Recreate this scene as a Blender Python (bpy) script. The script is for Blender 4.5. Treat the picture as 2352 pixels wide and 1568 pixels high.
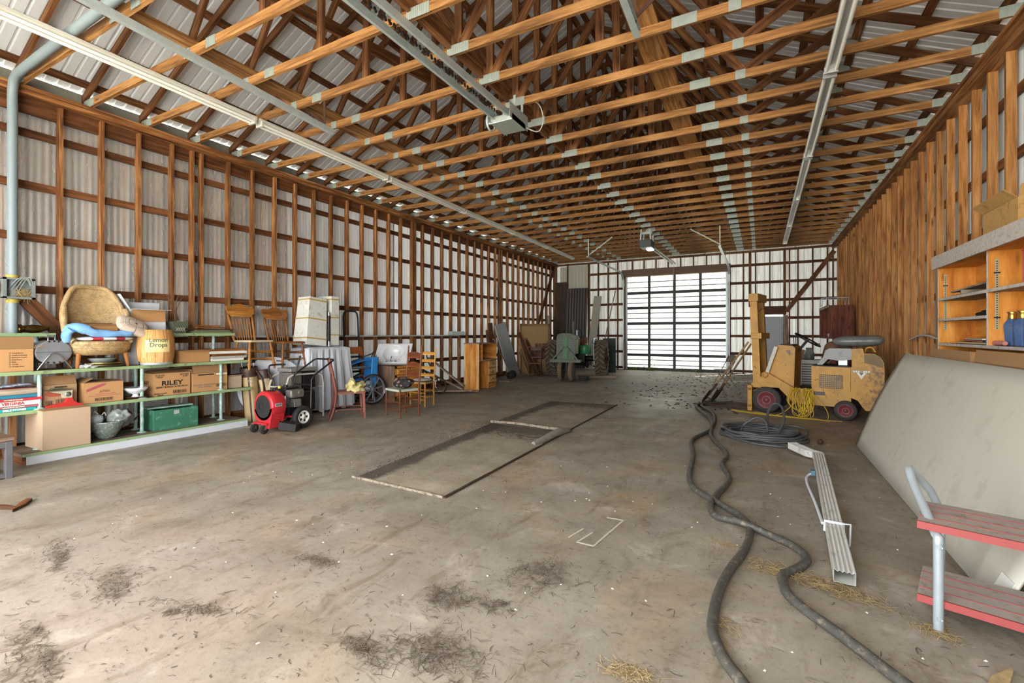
import bpy, math, random
from mathutils import Vector, Matrix
random.seed(7)
SC = bpy.context.scene
for o in list(bpy.data.objects): bpy.data.objects.remove(o)
COL = SC.collection
PI = math.pi; rad = math.radians
R = random.Random(11)

# ---------------------------------------------------------------- camera
cam = bpy.data.cameras.new('camera'); CAM = bpy.data.objects.new('camera', cam); COL.objects.link(CAM)
CAM.location = (0, 0, 1.4); CAM.rotation_euler = (PI/2, 0, rad(28.1))
cam.sensor_width = 36; cam.lens = 1070/2352*36; cam.shift_y = -19/2352; cam.clip_start = .02
SC.camera = CAM
SC.view_settings.view_transform = 'Standard'; SC.view_settings.look = 'None'
SC.view_settings.exposure = 3.65; SC.view_settings.gamma = 1; SC.view_settings.use_curve_mapping = False
SC.cycles.use_denoising = True
SC.cycles.max_bounces = 10; SC.cycles.diffuse_bounces = 7; SC.cycles.glossy_bounces = 4
SC.cycles.transmission_bounces = 6; SC.cycles.transparent_max_bounces = 8
SC.cycles.sample_clamp_indirect = 6; SC.cycles.caustics_reflective = False; SC.cycles.caustics_refractive = False
# ---------------------------------------------------------------- daylight
W = bpy.data.worlds.new('world'); SC.world = W; W.use_nodes = True
bg = W.node_tree.nodes['Background']; bg.inputs[0].default_value = (.96, .98, 1.0, 1); bg.inputs[1].default_value = .85
def light(name, kind, loc, rot, energy, col=(1, 1, 1), **kw):
    l = bpy.data.lights.new(name, kind); l.energy = energy; l.color = col
    for k, v in kw.items(): setattr(l, k, v)
    o = bpy.data.objects.new(name, l); COL.objects.link(o); o.location = loc; o.rotation_euler = rot; return o
light('sun', 'SUN', (10, 40, 30), Vector((-.55, -.62, -.60)).to_track_quat('-Z', 'Y').to_euler(), 7.0, (1, .98, .94), angle=rad(4))
po = light('sky_portal', 'AREA', (-2.7, -1.2, 1.95), (rad(90), 0, 0), 10, shape='RECTANGLE', size=9.6, size_y=4.1)
po.data.cycles.is_portal = True

# ---------------------------------------------------------------- materials
def lin(c):
    if isinstance(c, str):
        c = [int(c[i:i+2], 16)/255 for i in (0, 2, 4)]
    return tuple(((x/12.92) if x <= .04045 else ((x+.055)/1.055)**2.4) for x in c) + (1,)
class NT:
    def __init__(s, name):
        s.m = bpy.data.materials.new(name); s.m.use_nodes = True; s.t = s.m.node_tree
        s.b = s.t.nodes['Principled BSDF']; s.out = s.t.nodes['Material Output']
    def n(s, typ, **kw):
        d = s.t.nodes.new(typ)
        for k, v in kw.items():
            if k.startswith('i_'):
                key = k[2:]; key = int(key) if key.isdigit() else key.replace('_', ' ')
                s.set(d.inputs[key], v)
            else: setattr(d, k, v)
        return d
    def set(s, inp, v):
        if hasattr(v, 'is_output') or isinstance(v, bpy.types.NodeSocket): s.t.links.new(v, inp)
        else: inp.default_value = v
    def noise(s, vec, scale, detail=3, rough=.55, dist=0):
        return s.n('ShaderNodeTexNoise', i_Vector=vec, i_Scale=scale, i_Detail=detail, i_Roughness=rough, i_Distortion=dist).outputs[0]
    def ramp(s, fac, stops):
        r = s.n('ShaderNodeValToRGB', i_0=fac); e = r.color_ramp.elements
        while len(e) < len(stops): e.new(.5)
        for q, (p, c) in zip(e, stops):
            q.position = p; q.color = c if not isinstance(c, (int, float)) else (c, c, c, 1)
        return r.outputs[0]
    def mix(s, fac, a, b, mode='MIX'):
        d = s.n('ShaderNodeMix', data_type='RGBA', blend_type=mode)
        s.set(d.inputs[0], fac); s.set(d.inputs[6], a); s.set(d.inputs[7], b); return d.outputs[2]
    def math(s, op, a, b=0.5):
        d = s.n('ShaderNodeMath', operation=op); s.set(d.inputs[0], a); s.set(d.inputs[1], b); return d.outputs[0]
    def mapping(s, vec, scale):
        d = s.n('ShaderNodeMapping', i_Vector=vec); d.inputs['Scale'].default_value = scale; return d.outputs[0]
    def obj(s): return s.n('ShaderNodeTexCoord').outputs['Object']
    def uv(s): return s.n('ShaderNodeTexCoord').outputs['UV']
    def rnd(s): return s.n('ShaderNodeObjectInfo').outputs['Random']
    def bump(s, h, st=.3, dist=.01):
        s.set(s.b.inputs['Normal'], s.n('ShaderNodeBump', i_Height=h, i_Strength=st, i_Distance=dist).outputs[0])
    def base(s, c): s.set(s.b.inputs['Base Color'], c)
    def p(s, **kw):
        for k, v in kw.items(): s.set(s.b.inputs[k.replace('_', ' ')], v)
        return s
MATS = {}
def plain(name, col, rough=.6, metal=0, var=.18, scale=9, dirt=None, dirt_amt=.5, bump=0, vary=0, **kw):
    """one colour with noise mottling, optional dirt/rust patches"""
    if name in MATS: return MATS[name]
    q = NT(name); o = q.obj(); c = lin(col)
    n = q.noise(o, scale, 4)
    a = tuple(min(1, x*(1-var)) for x in c[:3])+(1,); b = tuple(min(1, x*(1+var)) for x in c[:3])+(1,)
    out = q.mix(n, a, b)
    if vary:
        h = q.n('ShaderNodeHueSaturation', i_Color=out); q.set(h.inputs['Value'], q.math('MULTIPLY_ADD', q.rnd(), vary)); 
        h.inputs['Value'].links[0].from_node.inputs[2].default_value = 1-vary/2; out = h.outputs[0]
    if dirt:
        f = q.ramp(q.noise(o, scale*1.7, 6, .68), [(.62-dirt_amt*.3, 0), (.72-dirt_amt*.3+.06, 1)])
        out = q.mix(f, out, lin(dirt))
    q.base(out); q.p(Roughness=rough, Metallic=metal, **kw)
    if bump: q.bump(q.noise(o, scale*4, 3), bump)
    MATS[name] = q.m; return q.m
def wood(name, dark, mid, light_, rough=.65, vary=.5, knots=True, gs=14, sheen=.3):
    if name in MATS: return MATS[name]
    q = NT(name); uv = q.uv()
    g = q.noise(q.mapping(uv, (1.1, gs, 1)), 1.6, 5, .6, .6)
    g2 = q.noise(q.mapping(uv, (.5, 2.4, 1)), 1.3, 3, .6)
    f = q.math('ADD', q.math('MULTIPLY', g, .62), q.math('MULTIPLY', g2, .38))
    c = q.ramp(f, [(.36, lin(dark)), (.49, lin(mid)), (.62, lin(light_))])
    if knots:
        v = q.n('ShaderNodeTexVoronoi', i_Vector=q.mapping(uv, (1.7, 7.5, 1)), i_Scale=1.0, i_Randomness=1.0).outputs['Distance']
        k = q.ramp(v, [(.05, 1), (.15, 0)])
        c = q.mix(q.math('MULTIPLY', k, .75), c, tuple(x*.35 for x in lin(dark)[:3])+(1,))
    h = q.n('ShaderNodeHueSaturation', i_Color=c)
    m = q.n('ShaderNodeMath', operation='MULTIPLY_ADD'); q.set(m.inputs[0], q.rnd()); m.inputs[1].default_value = vary; m.inputs[2].default_value = 1-vary/2
    q.set(h.inputs['Value'], m.outputs[0]); h.inputs['Saturation'].default_value = 1.0
    q.base(h.outputs[0]); q.p(Roughness=rough); q.b.inputs['Specular IOR Level'].default_value = sheen
    q.bump(g, .12, .004)
    MATS[name] = q.m; return q.m

# ---------------------------------------------------------------- mesh builder
class MB:
    """collects shapes that become ONE mesh object"""
    def __init__(s, M=None): s.v = []; s.f = []; s.uv = []; s.sm = []; s.M = M or Matrix()
    def add(s, vs, fs, uvs=None, smooth=False):
        b = len(s.v); s.v += [tuple(s.M @ Vector(p)) for p in vs]
        flip = s.M.determinant() < 0
        for i, f in enumerate(fs):
            u = uvs[i] if uvs else [(vs[k][0]+vs[k][2]*.37, vs[k][1]+vs[k][2]) for k in f]
            if flip: f = f[::-1]; u = u[::-1]
            s.f.append([b+k for k in f]); s.uv.append(u); s.sm.append(smooth)
        return s
    def beam(s, p0, p1, w, h, up=(0, 0, 1), w1=None, h1=None):
        p0 = Vector(p0); p1 = Vector(p1); d = p1-p0; L = d.length or 1e-6; d = d/L; up = Vector(up)
        sd = d.cross(up)
        if sd.length < 1e-4: sd = d.cross(Vector((1, 0, 0)))
        sd.normalize(); u = sd.cross(d)
        w1 = w if w1 is None else w1; h1 = h if h1 is None else h1
        vs = []
        for p, a, c in ((p0, w, h), (p1, w1, h1)):
            for x, y in ((-1, -1), (1, -1), (1, 1), (-1, 1)): vs.append(p+sd*(x*a/2)+u*(y*c/2))
        fs = [(3, 2, 1, 0), (4, 5, 6, 7), (0, 1, 5, 4), (1, 2, 6, 5), (2, 3, 7, 6), (3, 0, 4, 7)]
        a, c = R.random()*9, R.random()*9
        uvs = [[(a, c), (a+h*.3, c), (a+h*.3, c+w), (a, c+w)]]*2
        for k, t in enumerate((w, h, w, h)):
            o = c+k*.37; uvs.append([(a, o), (a, o+t), (a+L, o+t), (a+L, o)])
        return s.add(vs, fs, uvs)
    def box(s, c, d, rz=0, M=None):
        """centre, dimensions, turn about z"""
        c = Vector(c); m = Matrix.Rotation(rz, 3, 'Z')
        k = max(range(3), key=lambda i: d[i]); ax = Vector((0, 0, 0)); ax[k] = d[k]/2; ax = m @ ax
        if k == 2: return s.beam(c-ax, c+ax, d[0], d[1], m @ Vector((0, 1, 0)))
        if k == 0: return s.beam(c-ax, c+ax, d[1], d[2])
        return s.beam(c-ax, c+ax, d[0], d[2])
    def bx(s, x0, x1, y0, y1, z0, z1): return s.box(((x0+x1)/2, (y0+y1)/2, (z0+z1)/2), (abs(x1-x0), abs(y1-y0), abs(z1-z0)))
    def tube(s, pts, r, n=8, closed=False, sub=0, caps=True):
        pts = [Vector(p) for p in pts]
        rs = list(r) if isinstance(r, (list, tuple)) else [r]*len(pts)
        if sub:
            q = []; qr = []; N = len(pts); rng = range(N if closed else N-1)
            for i in rng:
                if closed: a, b, c, d = pts[i-1], pts[i], pts[(i+1) % N], pts[(i+2) % N]
                else: a, b, c, d = pts[max(i-1, 0)], pts[i], pts[i+1], pts[min(i+2, N-1)]
                for k in range(sub):
                    t = k/sub
                    q.append(.5*((2*b)+(c-a)*t+(2*a-5*b+4*c-d)*t*t+(3*b-a-3*c+d)*t**3)); qr.append(rs[i]*(1-t)+rs[(i+1) % N]*t)
            if not closed: q.append(pts[-1]); qr.append(rs[-1])
            pts, rs = q, qr
        N = len(pts); vs = []; L = 0; ls = []
        T0 = None; nrm = None
        for i, p in enumerate(pts):
            a = pts[i-1] if (i or closed) else p; b = pts[(i+1) % N] if (i < N-1 or closed) else p
            t = (b-a); t = t.normalized() if t.length > 1e-9 else Vector((0, 0, 1))
            if nrm is None:
                nrm = t.cross(Vector((0, 0, 1)));
                if nrm.length < 1e-3: nrm = t.cross(Vector((1, 0, 0)))
                nrm.normalize()
            else:
                nrm = (nrm-t*nrm.dot(t)); nrm = nrm.normalized() if nrm.length > 1e-6 else t.orthogonal().normalized()
            bn = t.cross(nrm)
            if i: L += (p-pts[i-1]).length
            ls.append(L)
            for k in range(n):
                g = 2*PI*k/n; vs.append(p+nrm*(math.cos(g)*rs[i])+bn*(math.sin(g)*rs[i]))
        fs = []; uvs = []; ext = N if closed else N-1
        for i in range(ext):
            j = (i+1) % N; l1 = ls[j] if j else L+.05
            for k in range(n):
                m = (k+1) % n; fs.append((i*n+k, i*n+m, j*n+m, j*n+k))
                c = 6.28*rs[i]/n; uvs.append([(ls[i], k*c), (ls[i], (k+1)*c), (l1, (k+1)*c), (l1, k*c)])
        s.add(vs, fs, uvs, True)
        if caps and not closed:
            s.add(vs[:n], [tuple(range(n))[::-1]]); s.add(vs[-n:], [tuple(range(n))])
        return s
    def lathe(s, prof, n=20, c=(0, 0, 0), ax='Z', smooth=True, arc=2*PI, sx=1, sy=1, cap=False):
        """prof: (radius, height) pairs revolved about an axis through c"""
        rot = {'Z': Matrix(), 'X': Matrix.Rotation(PI/2, 4, 'Y'), 'Y': Matrix.Rotation(-PI/2, 4, 'X')}[ax]
        M0 = s.M; s.M = M0 @ Matrix.Translation(c) @ rot
        full = abs(arc-2*PI) < 1e-5; m = n if full else n+1; vs = []; fs = []; uvs = []
        for r, z in prof:
            for k in range(m): g = arc*k/n; vs.append((r*math.cos(g)*sx, r*math.sin(g)*sy, z))
        for i in range(len(prof)-1):
            for k in range(n):
                j = (k+1) % m if full else k+1
                fs.append((i*m+k, i*m+j, (i+1)*m+j, (i+1)*m+k))
                rr = max(prof[i][0], .02); q = arc*rr/n; h0, h1 = prof[i][1]+prof[i][0], prof[i+1][1]+prof[i+1][0]
                uvs.append([(h0, k*q), (h0, k*q+q), (h1, k*q+q), (h1, k*q)])
        s.add(vs, fs, uvs, smooth)
        if full and cap:
            if prof[0][0] > 1e-4: s.add(vs[:m], [tuple(range(m))[::-1]])
            if prof[-1][0] > 1e-4: s.add(vs[-m:], [tuple(range(m))])
        s.M = M0; return s
    def cyl(s, p0, p1, r, n=14, r1=None):
        return s.tube([p0, p1], [r, r if r1 is None else r1], n)
    def ball(s, c, r, n=12, m=8):
        M0 = s.M; r = (r, r, r) if isinstance(r, (int, float)) else r
        s.M = M0 @ Matrix.Translation(c) @ Matrix.Diagonal((r[0], r[1], r[2], 1))
        s.lathe([(max(math.sin(PI*i/m), 1e-5), -math.cos(PI*i/m)) for i in range(m+1)], n); s.M = M0; return s
    def prism(s, poly, a, b, plane='XZ', smooth=False):
        """polygon in a plane, extruded between a and b along the third axis"""
        f3 = {'XZ': lambda p, t: (p[0], t, p[1]), 'XY': lambda p, t: (p[0], p[1], t), 'YZ': lambda p, t: (t, p[0], p[1])}[plane]
        n = len(poly); vs = [f3(p, a) for p in poly]+[f3(p, b) for p in poly]
        area = sum(poly[i-1][0]*poly[i][1]-poly[i][0]*poly[i-1][1] for i in range(n))
        ccw = area > 0; flip = (plane == 'XZ') ^ (not ccw) ^ (b < a)
        side = [(i, (i+1) % n, n+(i+1) % n, n+i) for i in range(n)]; caps = [tuple(range(n))[::-1], tuple(range(n, 2*n))]
        uvs = []
        L = 0
        for i in range(n):
            d = math.dist(poly[i], poly[(i+1) % n]); uvs.append([(L, a), (L+d, a), (L+d, b), (L, b)]); L += d
        cu = [[(p[0], p[1]) for p in poly][::-1], [(p[0], p[1]) for p in poly]]
        if flip: side = [f[::-1] for f in side]; uvs = [u[::-1] for u in uvs]; caps = [c[::-1] for c in caps]; cu = [c[::-1] for c in cu]
        s.add(vs, side, uvs, smooth); s.add(vs, caps, cu); return s
    def grid(s, fn, nu, nv, smooth=True, sc=(1, 1)):
        vs = [fn(i/nu, j/nv) for j in range(nv+1) for i in range(nu+1)]; w = nu+1
        fs = [(j*w+i, j*w+i+1, (j+1)*w+i+1, (j+1)*w+i) for j in range(nv) for i in range(nu)]
        uvs = [[((k % w)/nu*sc[0], (k//w)/nv*sc[1]) for k in f] for f in fs]
        return s.add(vs, fs, uvs, smooth)
    def build(s, name, m, parent=None, world=False, bevel=0, solid=0, sub=0, M=None):
        me = bpy.data.meshes.new(name); vs = s.v
        if world and parent is not None:
            inv = wmat(parent).inverted(); vs = [tuple(inv @ Vector(p)) for p in vs]
        me.from_pydata(vs, [], s.f); ul = me.uv_layers.new(name='UVMap')
        fl = [c for u in s.uv for p in u for c in p]; ul.data.foreach_set('uv', fl)
        me.polygons.foreach_set('use_smooth', s.sm)
        for q in (m if isinstance(m, (list, tuple)) else [m]): me.materials.append(q)
        me.update(); o = bpy.data.objects.new(name, me); COL.objects.link(o)
        if parent is not None: o.parent = parent
        if M is not None: o.matrix_basis = M
        if solid: d = o.modifiers.new('thickness', 'SOLIDIFY'); d.thickness = solid; d.offset = 0
        if sub: d = o.modifiers.new('smooth', 'SUBSURF'); d.levels = d.render_levels = sub
        if bevel: d = o.modifiers.new('bevel', 'BEVEL'); d.width = bevel; d.segments = 2; d.limit_method = 'ANGLE'; d.angle_limit = rad(50)
        return o
def wmat(o):
    m = o.matrix_basis.copy(); p = o.parent
    while p: m = p.matrix_basis @ m; p = p.parent
    return m
def tag(o, label=None, cat=None, group=None, kind=None):
    if label: o['label'] = label
    if cat: o['category'] = cat
    if group: o['group'] = group
    if kind: o['kind'] = kind
    return o
def thing(name, label, cat, loc=(0, 0, 0), rz=0, group=None, rot=None):
    o = bpy.data.objects.new(name, None); COL.objects.link(o); o.empty_display_size = .1
    o.location = loc; o.rotation_euler = rot or (0, 0, rz); return tag(o, label, cat, group)
def dup(root, loc=None, rz=None, label=None, M=None):
    c = root.copy(); COL.objects.link(c)
    def rec(a, b):
        for ch in list(a.children):
            d = ch.copy(); COL.objects.link(d); d.parent = b; rec(ch, d)
    rec(root, c)
    if loc is not None: c.location = loc
    if rz is not None: c.rotation_euler = (0, 0, rz)
    if label: c['label'] = label
    return c
def text(name, s, size, M, m, parent, bold=0.0, ext=.0006, align='CENTER', sx=1, world=False, label=None):
    cu = bpy.data.curves.new(name, 'FONT'); cu.body = s; cu.size = size; cu.extrude = ext; cu.offset = bold
    cu.align_x = align; cu.align_y = 'CENTER'; cu.resolution_u = 3
    t = bpy.data.objects.new(name, cu); COL.objects.link(t)
    dg = bpy.context.evaluated_depsgraph_get(); me = bpy.data.meshes.new_from_object(t.evaluated_get(dg))
    bpy.data.objects.remove(t); bpy.data.curves.remove(cu)
    M = M @ Matrix.Diagonal((sx, 1, 1, 1))
    if world and parent is not None: M = wmat(parent).inverted() @ M
    me.transform(M); me.materials.clear(); me.materials.append(m); me.name = name
    o = bpy.data.objects.new(name, me); COL.objects.link(o)
    if parent is not None: o.parent = parent
    return o
def face(o, xdir, n):
    """a frame at o whose x runs along xdir and whose z is the outward normal n"""
    x = Vector(xdir).normalized(); z = Vector(n).normalized(); y = z.cross(x); m = Matrix((x, y, z)).transposed().to_4x4()
    m.translation = Vector(o); return m
def rotm(axis, a): return Matrix.Rotation(a, 4, axis)
def tr(*p): return Matrix.Translation(p)

M_stud = wood('stud_lumber', '452816', '7a4e2b', 'a87a4b', vary=.55)
M_studr = wood('stud_lumber_bright', '70421f', 'a97440', 'c8955c', vary=.35)  # lighter copy of the stud lumber; right wall brightness put into the colour
M_chord = wood('truss_lumber', '583a1e', '8f6439', 'ba8b58', vary=.35)
M_web = wood('web_lumber', '3d2212', '6a4226', '946a44', vary=.5)
M_girt = wood('girt_lumber', '38200f', '5f391f', '805232', vary=.4)
M_pine = wood('pine_board', 'a05a1e', 'c98236', 'e2a85c', vary=.2, gs=10)
M_oldwood = wood('old_grey_board', '5d5044', '8c7b69', 'b3a48f', vary=.4)
M_darkwood = wood('dark_stained_wood', '2c150a', '4f2812', '6e3d1e', vary=.25, knots=False, rough=.45)
M_midwood = wood('oak_finish', '5a3314', '7f4f22', '9f6a34', vary=.25, knots=False, rough=.4)
M_galv = plain('galvanised_steel', 'b4c0c2', .4, .45, .2, 14)
M_plate = plain('truss_plate_steel', 'a6b0aa', .45, .4, .25, 22)
M_white = plain('white_paint', 'dcdcd4', .5, 0, .06, 6)
M_black = plain('black_paint', '16161a', .4, 0, .2, 12)
M_rubber = plain('black_rubber', '222120', .75, 0, .3, 20)
M_chrome = plain('chrome', 'c8ccd0', .18, 1, .05, 8)
M_ink = plain('black_print', '1c1816', .8, 0, 0, 5)
M_rust = plain('rusty_iron', '4a3226', .8, .3, .35, 25)
M_card = plain('cardboard', 'b98c5c', .85, 0, .08, 5, vary=.12)
M_card2 = plain('cardboard_inside', '94704a', .9, 0, .08, 5)
M_cord_gray = plain('grey_plastic', '6d7072', .5, 0, .15, 18)
M_alu = plain('aluminium', 'b6b9b8', .35, .9, .1, 12)
# ================================================================ the setting
XL, XR, YF, ZP = -7.62, 2.22, 18.06, 4.23
XC = (XL+XR)/2; HS = (XR-XL)/2; SL = .47
def struct(o): o['kind'] = 'structure'; return o
# floor material
q = NT('concrete'); o = q.obj()
big = q.noise(o, .55, 5, .6); mid = q.noise(o, 2.3, 6, .65, .5); fine = q.noise(o, 24, 5, .7); spec = q.noise(o, 75, 3, .6)
c = q.mix(q.ramp(big, [(.35, 0), (.66, 1)]), lin('857d6f'), lin('9d9484'))
c = q.mix(q.ramp(q.noise(o, .8, 4, .6, .8), [(.5, 0), (.75, .6)]), c, lin('a5875f'))
sp = q.n('ShaderNodeVectorMath', operation='DISTANCE'); q.set(sp.inputs[0], q.mapping(o, (1, 1.3, 1))); sp.inputs[1].default_value = (-3.0, 1.6, 0)
c = q.mix(q.ramp(q.math('ADD', q.math('MULTIPLY', sp.outputs['Value'], .3), q.math('MULTIPLY', big, .7)), [(.45, .8), (1.15, 0)]), c, lin('9b8c80'))
c = q.mix(q.ramp(mid, [(.47, 0), (.68, .6)]), c, lin('6d6253'))
c = q.mix(q.ramp(q.noise(q.mapping(o, (1.6, .55, 1)), 3.4, 8, .74, .7), [(.53, 0), (.66, .6)]), c, lin('66563f'))
c = q.mix(q.ramp(mid, [(.27, .55), (.42, 0)]), c, lin('c3b9ab'))
c = q.mix(q.ramp(fine, [(.55, 0), (.72, .6)]), c, lin('5b4f41'))
c = q.mix(q.ramp(spec, [(.70, 0), (.78, .6)]), c, lin('463a2e'))
c = q.mix(q.ramp(q.noise(q.mapping(o, (1, 2.5, 1)), 5, 7, .75, 1.2), [(.58, 0), (.66, .6)]), c, lin('4f4232'))
q.base(c)
# damp, smoother concrete in a patch towards the far door
sx = q.n('ShaderNodeVectorMath', operation='DISTANCE'); q.set(sx.inputs[0], q.mapping(o, (.55, .22, 1))); sx.inputs[1].default_value = (-1.0, 2.1, 0)
near = q.ramp(q.math('ADD', sx.outputs['Value'], q.math('MULTIPLY', mid, .9)), [(.55, 1), (1.15, 0)])
rr = q.n('ShaderNodeMapRange'); q.set(rr.inputs[0], near); rr.inputs[3].default_value = .62; rr.inputs[4].default_value = .46
q.p(Roughness=rr.outputs[0]); q.b.inputs['Specular IOR Level'].default_value = .45; q.bump(q.math('ADD', fine, mid), .14, .01)
M_floor = q.m
b = MB(); b.bx(XL-.05, XR+.05, -1.2, YF+.12, -.25, 0); struct(b.build('floor', M_floor))
b = MB(); b.bx(-40, 40, -45, 50, -.6, -.26)
q = NT('gravel_yard'); o = q.obj(); q.base(q.mix(q.noise(o, 3, 6, .7), lin('b9b2a2'), lin('dcd6c6'))); q.p(Roughness=.9); M_yard = q.m
struct(b.build('ground_outside', M_yard))

# galvanised wall sheet
q = NT('galvanised_siding'); o = q.obj()
st = q.noise(q.mapping(o, (5, 5, .35)), 2.2, 6, .7, .6); sp = q.noise(o, 9, 5, .7)
c = q.mix(q.ramp(st, [(.33, 0), (.62, 1)]), lin('b9bab6'), lin('eeefee'))
c = q.mix(q.ramp(q.noise(q.mapping(o, (1, 1, .5)), .9, 4), [(.5, 0), (.75, .5)]), c, lin('a79b8c'))
c = q.mix(q.ramp(sp, [(.62, 0), (.72, .35)]), c, lin('8f8c88'))
q.base(c); q.p(Metallic=.7, Roughness=q.ramp(st, [(.3, .32), (.7, .16)])); q.bump(sp, .06, .004); M_sid = q.m
def thin_glow(q, f):  # adds translucency so siding glows, brightening the walls and the interior
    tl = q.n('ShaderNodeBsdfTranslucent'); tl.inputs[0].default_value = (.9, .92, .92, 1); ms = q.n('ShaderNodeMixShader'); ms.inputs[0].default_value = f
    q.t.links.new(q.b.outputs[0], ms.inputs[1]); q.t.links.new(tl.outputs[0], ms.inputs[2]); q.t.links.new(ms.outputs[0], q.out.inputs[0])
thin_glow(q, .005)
q = NT('far_siding'); o = q.obj()
st = q.noise(q.mapping(o, (5, 5, .4)), 2.4, 6, .7, .5)
q.base(q.mix(q.ramp(st, [(.3, 0), (.66, 1)]), lin('b3b7ac'), lin('e9ece2'))); q.p(Metallic=.25, Roughness=.42); M_sid2 = q.m; thin_glow(q, .010)  # glow added to brighten the far wall
for nm_, gl_ in (('wall_glow_low', .010), ('wall_glow_mid', .020), ('wall_glow_high', .038)):  # translucency graded along the left wall, standing in for its door reflection
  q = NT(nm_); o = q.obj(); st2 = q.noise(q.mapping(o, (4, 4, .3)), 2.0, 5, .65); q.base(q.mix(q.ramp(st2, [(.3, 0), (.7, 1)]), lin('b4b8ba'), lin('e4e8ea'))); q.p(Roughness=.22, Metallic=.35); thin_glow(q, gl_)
M_wallglow3, M_wallglow2, M_wallglow = [bpy.data.materials[k] for k in ('wall_glow_low', 'wall_glow_mid', 'wall_glow_high')]
q = NT('white_siding'); q.base(q.mix(q.noise(q.obj(), 3, 4), lin('d2d6d8'), lin('e2e5e6'))); q.p(Roughness=.4); thin_glow(q, .03); M_sidw = q.m  # glow added to whiten the gaps between the right studs
q = NT('roof_sheet'); o = q.obj()
q.base(q.mix(q.noise(q.mapping(o, (.6, 3, .6)), 2, 4), lin('d6dde6'), lin('f2f6fb'))); q.p(Metallic=.05, Roughness=.45); M_roof = q.m

def sheet(mb, P, length, rise, pitch, amp, prof='sine'):
    """ribbed sheet: P(t, up, depth) -> point"""
    if prof == 'sine':
        N = int(length/pitch*6); ts = [(i*length/N, amp*math.cos(2*PI*i/6)) for i in range(N+1)]
    else:
        ts = []; k = 0
        while k*pitch < length:
            a = k*pitch; ts += [(a, 0), (a+pitch*.1, amp), (a+pitch*.2, amp), (a+pitch*.3, 0)]; k += 1
        ts.append((length, 0))
    vs = []; fs = []
    for t, d in ts: vs += [P(t, 0, d), P(t, rise, d)]
    for i in range(len(ts)-1): fs.append((2*i, 2*i+2, 2*i+3, 2*i+1))
    mb.add(vs, fs, None, prof == 'sine')
GZ = [.08, .69, 1.30, 1.92, 2.53, 3.14, 3.75]
# ---- left wall
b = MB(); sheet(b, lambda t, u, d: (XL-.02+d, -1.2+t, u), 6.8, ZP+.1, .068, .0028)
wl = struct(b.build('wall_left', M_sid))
for y0, y1, m_ in ((5.55, 7.0, M_wallglow3), (6.95, 8.4, M_wallglow2), (8.35, YF, M_wallglow)):  # added glow sheets, brighter towards the far end
    b = MB(); sheet(b, lambda t, u, d: (XL-.016+d-.004*(y0 % 1 > .94), y0+t, u), y1-y0, ZP+.1, .068, .0028); b.build('glow_sheet', m_, wl)
for z in GZ:
    b = MB(); b.beam((XL+.019, -1.2, z), (XL+.019, YF, z), .038, .089); b.build('girt', M_girt, wl)
ys = [2.816+.4055*k for k in range(-9, 38)]
ys = [y for y in ys if -1 < y < 17.95]
for y in ys+[3.90, 9.0, 13.2]:
    b = MB(); b.beam((XL+.085, y, 0), (XL+.085, y, ZP-.1), .040, .092, (1, 0, 0)); o = b.build('stud', M_stud, wl)
b = MB(); b.beam((XL+.10, -1.2, ZP-.06), (XL+.10, YF, ZP-.06), .16, .04); b.beam((XL+.13, -1.2, ZP-.02), (XL+.13, YF, ZP-.02), .2, .04); b.build('top_plate', M_stud, wl)
b = MB(); b.beam((XL+.05, -1.2, ZP-.17), (XL+.05, YF, ZP-.17), .04, .19); b.build('header_board', M_girt, wl)
b = MB(); b.beam((XL+.085, -1.2, .02), (XL+.085, YF, .02), .1, .04); b.build('sill_plate', M_girt, wl)
b = MB(); b.beam((XL+.151, 2.03, 1.87), (XL+.151, 2.75, .95), .04, .14, (0, 1, 1)); b.build('brace', M_girt, wl)
b = MB(); b.beam((XL+.155, 15.7, 1.15), (XL+.155, 17.5, 3.9), .04, .14, (0, -1, 1)); b.build('brace', M_girt, wl)
# ---- right wall
b = MB(); sheet(b, lambda t, u, d: (XR+.02-d, -1.2+t, u), YF+1.2, ZP+.1, .3, .02, 'rib')
wr = struct(b.build('wall_right', M_sidw, solid=.003))
for z in GZ:
    b = MB(); b.beam((XR-.02, -1.2, z), (XR-.02, YF, z), .038, .089); b.build('girt', M_girt, wr)
for y in [6.27+.4055*k for k in range(-13, 29)]:
    b = MB(); b.beam((XR-.080, y, 0), (XR-.080, y, ZP-.1), .040, .078, (1, 0, 0)); b.build('stud', M_studr, wr)
b = MB(); b.beam((XR-.12, -1.2, ZP-.07), (XR-.12, YF, ZP-.07), .17, .06); b.beam((XR-.13, -1.2, ZP-.02), (XR-.13, YF, ZP-.02), .2, .04); b.build('top_plate', M_stud, wr)
b = MB(); b.beam((XR-.11, -1.2, .02), (XR-.11, YF, .02), .15, .04); b.build('sill_plate', M_girt, wr)
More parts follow.
